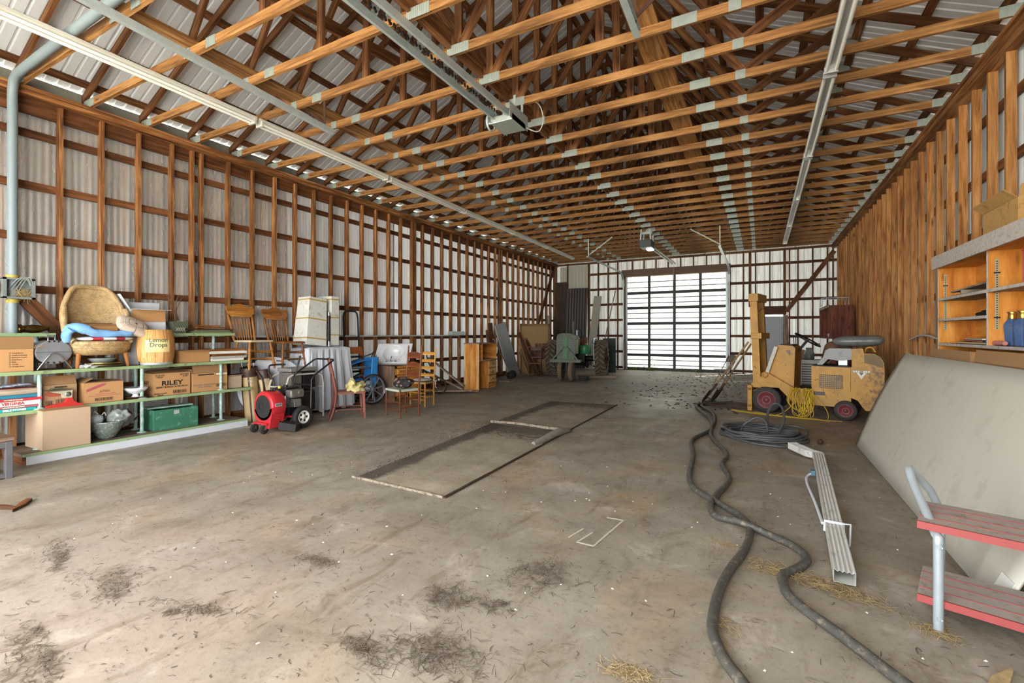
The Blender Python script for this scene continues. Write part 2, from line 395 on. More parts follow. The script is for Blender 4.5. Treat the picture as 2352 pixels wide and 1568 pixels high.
# ---- far wall around its door openings
DX0, DX1, DZ = -4.60, -1.03, 3.56
b = MB()
def far_sheet(x0, x1, z0, z1):
    sheet(b, lambda t, u, d: (x0+t, YF+.02-d, z0+u), x1-x0, z1-z0, .23, .016, 'rib')
far_sheet(XL, DX0, 0, ZP+.1); far_sheet(DX0, DX1, DZ, ZP+.1); far_sheet(DX1, -.17, 0, ZP+.1); far_sheet(-.17, .74, 2.0, ZP+.1); far_sheet(.74, XR, 0, ZP+.1)
b.prism([(XL-.1, ZP+.06), (XR+.1, ZP+.06), (XR+.1, ZP+.19), (XC, ZP+.24+HS*SL), (XL-.1, ZP+.19)], YF+.01, YF+.03)
wf = struct(b.build('wall_far', M_sid2))
for z in GZ:
    b = MB()
    for x0, x1 in ([(-6.05, DX0), (DX1, -.17), (.74, XR)] if z < 2.3 else [(-6.05, DX0), (DX1, XR)]):
        if z > 3.6: x0 = max(x0, -6.05)
        b.beam((x0, YF-.02, z), (x1, YF-.02, z), .038, .089)
    b.build('girt', M_girt, wf)
for x in (-7.5, -7.0, -6.09, -5.70, -5.30, -4.92, -.53, -.33, -.16, .70, .84, 1.08, 1.49, 1.89, 2.04):
    w = .075 if x in (-6.09, .70, -.33) else .04
    b = MB(); b.beam((x, YF-.09, 0 if x not in (-.33,) else 2.3), (x, YF-.09, ZP-.02), w, .1, (0, 1, 0)); b.build('stud', M_web, wf)
b = MB(); b.beam((.27, YF-.09, 2.3), (.27, YF-.09, ZP), .04, .1, (0, 1, 0)); b.build('stud', M_web, wf)
for k in range(8):
    x = DX0+.25+k*.44; b = MB(); b.beam((x, YF-.09, 3.8), (x, YF-.09, ZP), .04, .1, (0, 1, 0)); b.build('stud', M_web, wf)
b = MB(); b.beam((DX0-.15, YF-.10, 3.70), (DX1+.1, YF-.10, 3.70), .1, .27); b.build('door_header', plain('weathered_header', '7b6655', .8, 0, .2, 4), wf)
b = MB(); b.beam((-.2, YF-.11, 2.17), (.75, YF-.11, 2.17), .08, .28); b.build('door_header', M_girt, wf)
for x in (DX0-.06, DX1+.06):
    b = MB(); b.beam((x, YF-.09, 0), (x, YF-.09, 3.6), .09, .14, (0, 1, 0)); b.build('door_jamb', M_girt, wf)
b = MB(); b.beam((XL, YF-.1, ZP-.03), (XR, YF-.1, ZP-.03), .16, .06); b.build('top_plate', M_web, wf)
b = MB(); b.beam((.74, YF-.19, 2.12), (2.06, YF-.19, 4.02), .04, .14, (-1, 0, 1)); b.build('brace', M_web, wf)
# white steel liner panels high on the far wall's left
b = MB(); sheet(b, lambda t, u, d: (-7.35+t, YF-.05-d, 3.22+u), .36, .9, .12, .012, 'rib'); sheet(b, lambda t, u, d: (-6.97+t, YF-.05-d, 2.9+u), .86, 1.25, .14, .012, 'rib')
b.build('liner_panel', plain('cream_steel', 'c9c9bb', .5, 0, .06, 4), wf, solid=.004)

# ---- near wall beside and over the open doorway the daylight comes through
wn = MB(); wn.bx(XL, -6.9, -1.22, -1.18, 0, ZP+.1); wn.bx(.75, XR, -1.22, -1.18, 0, ZP+.1); wn.bx(XL, XR, -1.22, -1.18, 3.9, ZP+.1)
wn.prism([(XL, ZP+.1), (XR, ZP+.1), (XC, ZP+.1+HS*SL)], -1.22, -1.18); struct(wn.build('wall_near', M_sidw))
# ---- overhead sectional door, daylight through its translucent sheets
q = NT('translucent_fibreglass'); o = q.obj()
n1 = q.noise(q.mapping(o, (.8, 1, 7)), 2.5, 7, .72)
col = q.mix(q.ramp(n1, [(.52, 0), (.72, .55)]), (.12, .125, .115, 1), (.05, .05, .045, 1))
col = q.mix(q.ramp(q.noise(o, 11, 5, .8), [(.66, 0), (.75, .8)]), col, (.2, .2, .14, 1))
tl = q.n('ShaderNodeBsdfTranslucent', i_Color=col); ms = q.n('ShaderNodeMixShader'); ms.inputs[0].default_value = .82
q.base(col); q.p(Roughness=.35); q.t.links.new(q.b.outputs[0], ms.inputs[1]); q.t.links.new(tl.outputs[0], ms.inputs[2]); q.t.links.new(ms.outputs[0], q.out.inputs[0])
M_trans = q.m
d1 = struct(thing('door_1', None, None, ((DX0+DX1)/2, YF-.02, 0)))
zr = [.02, .575, 1.15, 1.77, 2.36, 2.93, 3.56]
M_doorframe = plain('dark_door_frame', '2a2b2b', .5, .2, .2, 9)
for i in range(6):
    b = MB()
    def P(t, u, d, z=zr[i]): return (DX0+t, YF-.005, z+u)
    H = zr[i+1]-zr[i]; n = 9
    pr = [(H*k/n+dz, dy) for k in range(n) for dz, dy in ((0, 0), (H/n*.5, .012))]+[(H, 0)]
    vs = []; fs = []
    for z, dy in pr: vs += [(DX0, YF-.005+dy, zr[i]+z), (DX1, YF-.005+dy, zr[i]+z)]
    for k in range(len(pr)-1): fs.append((2*k, 2*k+1, 2*k+3, 2*k+2))
    b.add(vs, fs, None, False); b.build('door_section', M_trans, d1, world=True)
    b = MB(); z0 = zr[i]
    b.beam((DX0, YF-.04, z0+(.0 if i else .03)), (DX1, YF-.04, z0+(.0 if i else .03)), .05, .105); b.build('section_rail', M_doorframe, d1, world=True)
    for f in (.33, .66):
        b = MB(); b.beam((DX0, YF-.022, z0+H*f), (DX1, YF-.022, z0+H*f), .008, .034); b.build('section_seam', M_cord_gray, d1, world=True)
for x in (-3.722, -2.812, -1.917):
    b = MB(); b.beam((x, YF-.05, .02), (x, YF-.05, 3.56), .095, .06, (0, 1, 0)); b.build('stile', M_doorframe, d1, world=True)
for x in (DX0+.02, DX1-.02):
    b = MB(); b.beam((x, YF-.045, .02), (x, YF-.045, 3.56), .07, .045, (0, 1, 0)); b.build('stile', M_galv, d1, world=True)
# ---- walk-in door
d2 = struct(thing('door_2', None, None, (.28, YF-.03, 0)))
M_dw = plain('pale_door_paint', 'b9c0c6', .5, 0, .04, 3)
b = MB(); b.bx(-.135, .697, YF-.05, YF-.01, .01, 1.97); b.build('door_leaf', M_dw, d2, world=True)
for x0, x1 in ((-.04, .23), (.33, .60)):
    for z0, z1 in ((.2, .75), (.88, 1.5), (1.62, 1.85)):
        b = MB()
        for a in ((x0, z0, x1, z0), (x0, z1, x1, z1), (x0, z0, x0, z1), (x1, z0, x1, z1)):
            b.beam((a[0], YF-.053, a[1]), (a[2], YF-.053, a[3]), .012, .016, (0, 1, 0))
        b.build('door_moulding', M_dw, d2, world=True)
b = MB(); b.ball((-.07, YF-.09, .98), .03); b.cyl((-.07, YF-.05, .98), (-.07, YF-.09, .98), .012); b.build('door_knob', M_alu, d2, world=True)

# ---- roof: two slopes of ribbed sheet on purlins
b = MB(); ZR0 = ZP+.09+.10+.045
for sgn in (-1, 1):
    def P(t, u, d, s=sgn):
        f = u; x = XC+s*(HS+.12)*(1-f); return (x, -1.3+t, ZR0+HS*SL-abs(x-XC)*SL+d)
    vs = []; fs = []; ts = []; k = 0
    while k*.115 < YF+1.45:
        a = k*.115; h_ = .022 if k % 2 == 0 else .009; ts += [(a, 0), (a+.010, h_), (a+.026, h_), (a+.036, 0)]; k += 1
    for t, d in ts: vs += [P(t, .012, d), P(t, 1, d)]
    for i in range(len(ts)-1): fs.append((2*i, 2*i+2, 2*i+3, 2*i+1))
    b.add(vs, fs)
roof = struct(b.build('ceiling', M_roof, solid=.003))
for sgn in (-1, 1):
    for k in range(10):
        t = .16+k*.53
        x = XC+sgn*(HS-t*.98)
        if abs(x-XC) < .08: continue
        b = MB(); z = ZP+.09+.10+HS*SL-abs(x-XC)*SL+.018; up = Vector((sgn*SL, 0, 1)).normalized()
        b.beam((x, -1.2, z), (x, YF, z), .089, .038, up); b.build('purlin', M_web, roof)
b = MB(); b.bx(XL-.03, XL-.01, -1.2, YF, ZP-.02, ZP+.205); b.bx(XR+.01, XR+.03, -1.2, YF, ZP-.02, ZP+.19)
b.build('eave_closure', plain('weathered_closure', '8f9088', .6, 0, .3, 12), roof)

# ---- roof trusses
def W_(p): return (XC+p[0], 0, p[1])
zb = ZP+.045; zt = lambda x: ZP+.09+.05+HS*SL-abs(x)*SL
def make_truss(name_lab):
    t = thing('roof_truss', name_lab, 'roof truss', (0, 0, 0), 0, 'roof trusses')
    b = MB(); b.beam((XL+.0, 0, zb), (XR-.0, 0, zb), .038, .089); b.build('bottom_chord', M_chord, t)
    for s in (-1, 1):
        b = MB(); b.beam(W_((s*(HS+.02), zt(HS+.02))), W_((s*.02, zt(.02))), .038, .089); b.build('top_chord', M_web, t)
    for a, c in ((2.5, 3.65), (2.5, 1.25), (.0, 1.25), (1.25, 1.25)):
        for s in (-1, 1):
            b = MB(); b.beam(W_((s*(a+.03), zb+.03)), W_((s*c, zt(c)-.03)), .036, .085, (0, 1, 0)) if False else b.beam(W_((s*(a+.03), zb+.03)), W_((s*c, zt(c)-.03)), .085, .036, (0, 1, 0)); b.build('web', M_web, t)
    b = MB(); b.beam((XC, 0, zb), (XC, 0, zt(0)), .085, .036, (0, 1, 0)); b.build('web', M_web, t)
    for x, w in ((0, .26), (-2.5, .1), (2.5, .1), (-2.08, .16), (2.08, .22), (-HS+.2, .26), (HS-.2, .26)):
        b = MB(); z = zb
        b.box((XC+x, -.021, z), (w, .004, .10)); 
        n = int(w/.022)
        for k in range(n): b.box((XC+x-w/2+(k+.5)*w/n, -.024, z), (.006, .004, .096))
        b.build('gusset_plate', M_plate, t)
    for x in (-3.65, -1.25, 1.25, 3.65):
        b = MB(); b.box((XC+x, -.021, zt(x)), (.2, .004, .1)); b.build('gusset_plate', M_plate, t)
    return t
words = 'first second third fourth fifth sixth seventh eighth ninth tenth eleventh twelfth thirteenth fourteenth'.split()
T0 = None
for k in range(28):
    y = 2.668+.622*(k-3)
    lab = f'brown timber roof truss with steel plates, {words[k]} counting back from above the camera' if k < 14 else f'brown timber roof truss with steel plates, {words[27-k]} counting out from the far wall'
    if T0 is None: T0 = make_truss(lab); T0.location.y = y
    else: dup(T0, (0, y, 0), label=lab)
# boards that tie the trusses together
def board(label, p0, p1, w, h, up=(0, 0, 1), m=M_chord, cat='bracing board'):
    b = MB(); b.beam(p0, p1, w, h, up); return tag(b.build('bracing_board', m), label, cat)
board('long flat brace board lying on the truss chords left of the near door opener', (-5.14, .4, ZP+.108), (-5.14, 9.6, ZP+.108), .24, .038)
board('long flat brace board on the chords continuing the left one toward the far end', (-5.14, 9.7, ZP+.108), (-5.14, 17.6, ZP+.108), .24, .038, m=M_web)
board('wide flat brace board lying on the truss chords right of the near opener', (-.98, 3.2, ZP+.112), (-.98, 17.6, ZP+.112), .26, .038)
board('dark brace board on edge along the truss centre above the near opener', (XC-.1, .6, ZP+.16), (XC-.1, 17.4, ZP+.16), .04, .19, m=M_web)
board('slanting dark brace board across the webs left of the roof centre', (-4.6, 1.2, ZP+.5), (-4.1, 9.2, ZP+1.3), .04, .14, m=M_web)
board('slanting dark brace board across the webs right of the roof centre', (-.2, 3.0, ZP+.3), (-1.3, 12.0, ZP+1.5), .04, .14, m=M_web)
# ================================================================ things under the roof
M_tube = plain('lamp_tube_glass', 'e9e9e6', .25, 0, .02, 4)
M_reflect = plain('lamp_channel_white', 'd4d4cc', .35, .1, .06, 5)
M_reflect2 = plain('lamp_channel_bare', 'c2c5c4', .28, .5, .08, 5)
def strip(label, x, y, L, m, group, ang=0):
    t = thing('fluorescent_strip', label, 'light fixture', (x, y, 4.215), ang, group)
    b = MB(); b.prism([(-.055, 0), (.055, 0), (.055, -.03), (.03, -.055), (-.03, -.055), (-.055, -.03)], 0, L, 'XZ'); b.build('channel', m, t, bevel=.003)
    for s in (-1, 1):
        b = MB(); b.cyl((s*.043, .05, -.068), (s*.043, L-.05, -.068), .019, 10); b.build('lamp_tube', M_tube, t)
    for yy in (.03, L-.03): b = MB(); b.box((0, yy, -.06), (.125, .025, .07)); b.build('lamp_holder', m, t)
lw = 'nearest second third fourth fifth sixth farthest'.split()
for k in range(6):
    y = 1.33+2.5*k; nm = ['nearest', 'second nearest', 'third nearest', 'fourth nearest', 'fifth nearest', 'farthest'][k]
    strip(f'white fluorescent strip light over the left shelves, {nm} of that row', -5.78-.0235*(y-1.4), y, 2.46, M_reflect, 'left row of strip lights', .0235)
for k in range(5):
    y = 3.3+2.65*k; nm = ['nearest', 'second nearest', 'middle', 'second farthest', 'farthest'][k]
    strip(f'bare metal fluorescent strip light along the right side, {nm} of that row', .65, y, 2.6, M_reflect2, 'right row of strip lights')
# near door opener
t = thing('door_opener', 'grey chain-drive door opener hanging from the near roof trusses', 'door opener', (-2.74, 4.85, 4.0))
b = MB()
for s in (-1, 1):
    x = s*.085; b.prism([(x, -.03), (x+s*.028, -.03), (x+s*.028, .045), (x, .045), (x, .04), (x+s*.022, .04), (x+s*.022, -.025), (x, -.025)], -4.4, 0.02, 'XZ')
b.build('rail', M_galv, t)
b = MB()
for k in range(150): b.box((.008*(-1)**k, -4.2+k*.028, .005), (.014, .02, .02))
b.build('chain', M_black, t)
b = MB(); b.bx(-.15, .15, 0, .36, -.07, .01); b.build('housing', M_plate, t, bevel=.006)
for s in (-1, 1): b = MB(); b.bx(s*.145, s*.15, -.06, .42, -.06, .12); b.build('mounting_plate', M_galv, t)
b = MB(); b.lathe([(.09, -.012), (.10, -.012), (.10, .012), (.09, .012)], 24, (-.19, .08, -.02), 'X'); b.lathe([(.02, -.02), (.02, .02)], 12, (-.19, .08, -.02), 'X'); b.build('pulley', M_galv, t)
b = MB()
for x in (-.13, .13): b.beam((x, .1, .0), (x, .1, .26), .03, .005, (0, 1, 0)); b.beam((x, .3, .0), (x, .3, .26), .03, .005, (0, 1, 0))
b.build('hanger', M_galv, t)
b = MB(); b.tube([(.14, .36, -.03), (.26, .5, -.05), (.32, .52, .1), (.3, .42, .25), (.2, .3, .27)], .007, 6, sub=6); b.build('cord', plain('grey_flex', 'b9bcbb', .5), t)
# near door tracks
def ctrack(b, p0, p1, s):
    d = .03
    for dz, w, h in ((.028, .05, .004), (-.028, .05, .004)): b.beam(Vector(p0)+Vector((0, 0, dz)), Vector(p1)+Vector((0, 0, dz)), w, h)
    b.beam(Vector(p0)+Vector((s*.025, 0, 0)), Vector(p1)+Vector((s*.025, 0, 0)), .004, .058)
for lab, x, p1, s in (('galvanised near door track running under the trusses on the left', -4.7, (-4.7, 4.06, 3.9), 1), ('galvanised near door track ending right of the opener motor', -.85, (-.85, 3.68, 3.74), -1)):
    t = thing('door_track', lab, 'door track', (x, 0, 0))
    b = MB(); ctrack(b, (x, -.8, p1[2]+.26), p1, s); b.beam((x, -.8, p1[2]+.3), (x, p1[1]-.02, p1[2]+.036), .035, .004); b.build('rail', M_galv, t, world=True)
    b = MB(); b.beam((x, p1[1]-.12, p1[2]), (x, p1[1]-.12, 4.27), .035, .005, (0, 1, 0)); b.beam((x, p1[1]-.12, p1[2]+.05), (x-s*.5, p1[1]+.05, 4.3), .035, .005, (0, 1, 0)); b.build('hanger', M_rust, t, world=True)
# far door opener
t = thing('door_opener', 'dark box-shaped opener with a lit lamp before the far overhead door', 'door opener', (-2.78, 13.1, 3.75))
b = MB(); b.bx(-.16, .16, -.2, .28, 0, .2); b.build('housing', plain('opener_grey', '4e5456', .5, .2), t, bevel=.015)
q = NT('lit_lamp_lens'); q.base((1, 1, .95, 1)); q.p(Emission_Color=(1, .97, .9, 1), Emission_Strength=.45)
b = MB(); b.bx(-.02, .15, .02, .26, -.045, 0); b.build('lamp_lens', q.m, t, bevel=.012)
b = MB()
for x in (-.14, .14):
    for y in (-.15, .2): b.beam((x, y, .18), (x*.8, y, .5), .035, .006, (0, 1, 0))
    b.beam((x, -.15, .22), (x, .2, .5), .03, .006)
b.beam((-.15, .0, .42), (.15, .0, .42), .04, .06); b.build('hanger', M_galv, t)
b = MB()
for x in (-.05, .05): b.beam((x, .28, .14), (x, 4.55, .17), .03, .045)
b.build('rail', M_white, t)
b = MB(); b.beam((0, 4.4, .12), (-.03, 4.78, -.42), .035, .008, (1, 0, 0)); b.beam((.03, 4.45, .14), (.0, 4.6, -.1), .035, .008, (1, 0, 0)); b.build('door_arm', M_galv, t)
for lab, x, s in (('white far door track curving down at the left side of the overhead door', -4.66, 1), ('white far door track curving down at the right side of the overhead door', -.97, -1)):
    t = thing('door_track', lab, 'door track', (x, 17.9, 0))
    b = MB(); pts = [(x, 13.6, 3.73), (x, 17.35, 3.70), (x, 17.62, 3.63), (x, 17.78, 3.45), (x, 17.83, 3.2), (x, 17.83, .02)]
    for a, c in zip(pts, pts[1:]): b.beam(a, c, .07, .035, (1, 0, 0) if a[2]-c[2] > .5 else (0, 0, 1))
    b.build('rail', M_galv, t, world=True)
    b = MB(); b.beam((x, 13.7, 3.73), (x, 13.7, 4.3), .03, .006, (0, 1, 0)); b.beam((x, 13.75, 3.8), (x+s*.75, 13.7, 4.28), .03, .006, (0, 1, 0)); b.build('hanger', M_white, t, world=True)
# conduit and junction box
t = thing('conduit', 'grey plastic conduit climbing the left wall and bending along a truss', 'pipe', (-7.40, 1.97, 0))
b = MB(); b.tube([(-7.40, 1.97, 1.402), (-7.40, 1.97, 4.0), (-7.40, 1.97, 4.12), (-7.34, 1.965, 4.22), (-7.22, 1.96, 4.262), (-3.4, 1.9, 4.275)], .045, 12); b.build('pipe', plain('conduit_grey', '7c8a90', .5, 0, .08), t, world=True)
b = MB()
for z in (1.76, 2.03): b.cyl((-7.40, 1.97, z-.02), (-7.40, 1.97, z+.02), .055, 12)
b.build('collar', plain('yellow_collar', 'b09a42', .6), t, world=True)
t = thing('junction_box', 'open grey metal junction box stuffed with nest straw on the left conduit', 'electrical box', (-7.33, 2.0, 1.9))
b = MB()
for a in ((-.07, .02, -.125, .125, -.11, -.10), (-.07, .02, -.125, .125, .10, .11), (-.07, .02, -.125, -.115, -.11, .11), (-.07, .02, .115, .125, -.11, .11), (-.07, -.06, -.125, .125, -.11, .11)): b.bx(*a)
b.bx(.02, .025, -.13, -.1, -.115, .115); b.bx(.02, .025, .1, .13, -.115, .115); b.bx(.02, .025, -.13, .13, .095, .115); b.bx(.02, .025, -.13, .13, -.115, -.095)
b.build('case', plain('box_grey', '7d8584', .55, .3), t)
def straws(b, c, rx, ry, rz, n, L, w, rr, flat=.25):
    for _ in range(n):
        if _ % 24 == 0: hub = (rr.gauss(0, .45), rr.gauss(0, .45)); sp_ = rr.uniform(.12, .5)
        d = min(1, math.hypot(*hub)+.2); p = Vector((c[0]+(hub[0]+rr.gauss(0, sp_))*rx, c[1]+(hub[1]+rr.gauss(0, sp_))*ry, c[2]+rr.random()*rz*(1.15-d)))
        g = rr.random()*2*PI; l = L*(.4+rr.random()*.8); dv = Vector((math.cos(g), math.sin(g), rr.uniform(-flat, flat)))*l/2
        m = p+Vector((rr.uniform(-1, 1), rr.uniform(-1, 1), rr.random()*.6))*l*.14; a0 = p-dv; a1 = p+dv
        a0.z = max(a0.z, c[2]+.002); a1.z = max(a1.z, c[2]+.002); m.z = max(m.z, c[2]+.003)
        sd = Vector((-math.sin(g), math.cos(g), .3))*w/2
        vs = [a0-sd, a0+sd, m+sd, m-sd, a1+sd*.6, a1-sd*.6]; b.add(vs, [(0, 1, 2, 3), (3, 2, 4, 5)])
q = NT('dry_straw'); o = q.obj(); q.base(q.mix(q.noise(o, 30, 2), lin('6e5a3a'), lin('c2aa7a'))); q.p(Roughness=.9); M_straw = q.m
q = NT('dark_hay'); o = q.obj(); q.base(q.mix(q.noise(o, 26, 2), lin('2c2620'), lin('7d6d58'))); q.p(Roughness=.95); M_hay = q.m
b = MB(rotm('Y', PI/2)); straws(b, (.06, 0, -.055), .05, .11, .05, 160, .12, .004, random.Random(3)); o = b.build('nest_straw', M_straw, t); o['kind'] = 'stuff'
b = MB()
for k in range(4): b.tube([(-.03, -.08+.03*k, -.02), (.03, -.02+.03*k, .1+.01*k), (.02, .05+.02*k, .12-.02*k), (-.02, .1, .04)], .004, 5, sub=6)
b.build('wire', plain('wire_grey', '8f9490', .5), t)
# ================================================================ shelving on the left and what stands on it
from mathutils import noise as NZ
M_shelf = wood('shelf_top_board', '4d4036', '6f5f50', '8f7d6b', vary=.2)
M_green = plain('shelf_green_paint', '8fa878', .55, 0, .12, 10, dirt='6b6a52', dirt_amt=.2)
M_pipe = plain('pipe_paint', '8fb0a2', .5, .1, .15, 14, dirt='c3cfd4', dirt_amt=.5)
t = thing('platform', 'low platform with a white front board under the pipe shelves', 'platform', (-7.15, 3.1, 0))
b = MB()
for k in range(4): b.bx(-7.46+.15*k, -7.315+.15*k, 1.9, 4.31, .085, .118)
b.build('deck', M_shelf, t, world=True)
b = MB(); b.bx(-6.865, -6.84, 1.93, 4.33, .002, .092); b.build('front_board', plain('white_board_worn', 'ccd0d6', .6, 0, .06, 6), t, world=True)
b = MB(); b.bx(-6.86, -6.835, 1.9, 4.33, .093, .12); b.build('edge_strip', M_green, t, world=True)
for y in (1.9, 4.25): b = MB(); b.bx(-7.45, -6.87, y, y+.04, .002, .085); b.build('joist', M_girt, t, world=True)
ZL, ZM, ZT = .56, .985, 1.40
t = thing('pipe_shelving', 'green-edged shelves on painted pipe legs along the left wall', 'shelf', (-7.2, 3.0, .12))
for z, x1, y0, y1 in ((ZL, -7.02, 1.0, 4.5), (ZM, -7.02, 1.0, 4.5), (ZT, -7.24, 1.0, 2.28), (ZT, -7.24, 3.46, 4.37)):
    b = MB(); w = (x1+7.46)/3
    for k in range(3): b.bx(-7.46+w*k, -7.464+w*(k+1), y0, y1, z-.035, z)
    b.build('shelf', M_shelf, t, world=True)
    b = MB(); b.bx(x1, x1+.012, y0, y1, z-.037, z+.001); b.build('edge_strip', M_green, t, world=True)
for y in (2.09, 3.06, 4.06):
    for x, zt in ((-7.06, ZM-.036), (-7.36, ZM-.036 if y == 3.06 else ZT-.036)):
        b = MB(); yy = y if x > -7.1 else y+.06
        for z0, z1 in ((.118, ZL-.036), (ZL, ZM-.036), (ZM, ZT-.036)):
            if z1 <= zt+.001: b.cyl((x, yy, z0), (x, yy, z1), .021, 12); b.lathe([(.021, .02), (.03, .012), (.055, .006), (.055, 0)][::-1], 16, (x, yy, z0))
        b.build('leg', M_pipe, t, world=True)

def carton(label, x0, x1, y0, y1, z0, h, flaps=(), m=None, open_=True, rz=0, name='cardboard_box', cat='box', group=None, mi=None):
    """box with its own local frame: +x is the face toward the room; flaps = (edge, angle, length)"""
    m = m or M_card; mi = mi or M_card2
    cx, cy = (x0+x1)/2, (y0+y1)/2; a, c = (x1-x0)/2, (y1-y0)/2; w = .004
    t = thing(name, label, cat, (cx, cy, z0), rz, group)
    b = MB(); b.bx(-a, a, -c, c, 0, w); b.bx(-a, -a+w, -c, c, w, h); b.bx(a-w, a, -c, c, w, h); b.bx(-a, a, -c, -c+w, w, h); b.bx(-a, a, c-w, c, w, h)
    if not open_: b.bx(-a, a, -c, c, h-w, h)
    b.build('body', m, t, bevel=.002)
    for e, ang, L in flaps:
        g = rad(ang); b = MB()
        piv, ins, al, n = {'f': ((a, 0, h), (-1, 0, 0), (0, 1, 0), c), 'b': ((-a, 0, h), (1, 0, 0), (0, 1, 0), c), 'l': ((0, -c, h), (0, 1, 0), (1, 0, 0), a), 'r': ((0, c, h), (0, -1, 0), (1, 0, 0), a)}[e]
        p = Vector(piv)+Vector((0, 0, .003)); d = Vector(ins)*math.cos(g)+Vector((0, 0, 1))*math.sin(g); nn = Vector(al).cross(d)
        b.beam(p, p+d*L, 2*n-.008, .004, nn); b.build('flap', m if ang > 100 else mi, t)
    return t, a, c
def front(t, a, y, z): return face((a+.0012, y, z), (0, 1, 0), (1, 0, 0))
def lbl(t, a, y0, y1, z0, z1, m, name='printed_panel'):
    b = MB(); b.bx(a, a+.0008, y0, y1, z0, z1); return b.build(name, m, t)
def frame_rect(t, a, y0, y1, z0, z1, m, w=.004, name='printed_border'):
    b = MB(); b.bx(a, a+.0009, y0, y1, z0, z0+w); b.bx(a, a+.0009, y0, y1, z1-w, z1); b.bx(a, a+.0009, y0, y0+w, z0, z1); b.bx(a, a+.0009, y1-w, y1, z0, z1); return b.build(name, m, t)
# --- middle shelf
t, a, c = carton('open brown moving box with printed checklist at the left shelf end', -7.44, -7.05, 1.56, 2.04, ZM, .245, (('f', 100, .13), ('b', 60, .15), ('r', 160, .09)))
b = MB()
for k in range(7):
    z = .195-.024*k
    for q4 in ((.05, .064, z, z+.002), (.05, .064, z+.012, z+.014), (.05, .052, z, z+.014), (.062, .064, z, z+.014)): b.bx(a, a+.0008, *q4)
b.build('printed_check_box', M_ink, t)
for k, s in enumerate(('Living Room', 'Dining & Kitchen', 'Bedroom Linens', 'Kids Room', 'Bath', 'Garage', 'Storage Items')):
    text('printed_line', s, .017, front(t, a, .072, .202-.024*k), M_ink, t, align='LEFT'); 
# portable barrel grill
t = thing('portable_grill', 'silver barrel-shaped portable grill on bent tube legs', 'grill', (-7.08, 2.215, ZM))
G0 = M_alu; b = MB(); b.lathe([(.135, -.30), (.14, -.3), (.14, 0), (.132, 0)], 32, (0, 0, .20), 'X', sy=1.12, sx=.95); 
b.build('barrel', G0, t)
b = MB(tr(0, 0, .2)); b.lathe([(.001, .003), (.132, .003), (.142, .001), (.145, -.012)][::-1], 36, (0, 0, 0), 'X', smooth=False, sy=1.12, sx=.95); b.build('end_plate', plain('dull_aluminium', 'a8acb2', .42, .75, .15, 16), t)
b = MB()
for y, z in ((-.04, .32), (0, .325), (.04, .32), (-.05, .085), (0, .08), (.05, .085)): b.lathe([(.0001, .006), (.010, .006), (.010, 0)][::-1], 12, (.002, y, z), 'X')
b.build('vent_hole', M_black, t)
b = MB(); b.bx(.002, .006, -.155, .155, .199, .202); b.build('lid_seam', M_black, t)
b = MB()
for x in (.03, -.28): b.tube([(x, -.145, .008), (x, -.075, .12), (x, -.035, .175), (x, 0, .188), (x, .035, .175), (x, .075, .12), (x, .145, .008)], .008, 8, sub=4)
b.build('leg', M_chrome, t)
b = MB(); b.tube([(-.06, -.03, .33), (-.06, -.03, .39), (-.06, .03, .39), (-.06, .03, .33)], .008, 8); b.build('lid_handle', M_chrome, t)
# wicker chair
q = NT('wicker_weave'); uv = q.uv()
bk = q.n('ShaderNodeTexBrick', i_Vector=q.mapping(uv, (1, 1, 1)), i_Scale=34.0); bk.inputs['Mortar Size'].default_value = .03; bk.inputs['Color1'].default_value = lin('bfa67c'); bk.inputs['Color2'].default_value = lin('9a7d54'); bk.inputs['Mortar'].default_value = lin('5c4224'); bk.inputs['Brick Width'].default_value = .8; bk.inputs['Row Height'].default_value = .28
q.base(q.mix(q.ramp(q.noise(q.obj(), 14, 3), [(.4, 0), (.7, .5)]), bk.outputs['Color'], lin('caa871'))); q.p(Roughness=.6); q.bump(bk.outputs['Color'], .5, .006); M_wick = q.m
M_leg = wood('tan_leg_wood', '7a4d25', 'a06a38', 'be8a52', vary=.2, knots=False)
t = thing('wicker_chair', 'tan wicker armchair standing on the green shelf with clothes on its seat', 'chair', (-7.2, 2.66, ZM))
b = MB(); b.lathe([(.70, .15), (.86, .17), (.97, .22), (1.0, .29), (.98, .315), (.9, .32), (.0001, .31)], 40, (0, 0, 0), 'Z', sx=.235, sy=.325)
for i in range(len(b.uv)): b.uv[i] = [(v*.34, u*.34) for u, v in b.uv[i]]
b.build('seat', M_wick, t)
def bk_pt(u, v):
    a = u*2-1; w = .26+.045*math.sin(PI*min(1, v*1.1))
    zz = .31+.68*(v-.17*v*abs(a)**4.5); aa = a*(1 if v < .8 else (1-.12*((v-.8)/.2)**2))
    return (-.13-.09*v+.13*abs(a)**2.4*(1-.5*v), w*aa, zz)
b = MB(); b.grid(bk_pt, 28, 20, True, (.62, .68)); b.build('backrest', M_wick, t, solid=.014)
b = MB(); ring = [bk_pt(0, v/10) for v in range(10)]+[bk_pt(u/14, 1) for u in range(15)]+[bk_pt(1, v/10) for v in range(9, -1, -1)]
b.tube(ring, .030, 10, sub=2); 
for s in (-1, 1): b.tube([(-.06, s*.30, .72), (-.01, s*.315, .60), (.03, s*.32, .45), (.08, s*.30, .36), (.13, s*.27, .315)], .033, 10, sub=5)
for i in range(len(b.uv)): b.uv[i] = [(u*.5, v) for u, v in b.uv[i]]
b.build('woven_rim', M_wick, t)
for x, y in ((.1, -.22), (.1, .24), (-.1, -.22), (-.1, .22)):
    b = MB(); b.tube([(x*1.15, y*1.08, 0.0), (x, y, .17)], [.018, .026], 12); b.build('leg', M_leg, t)
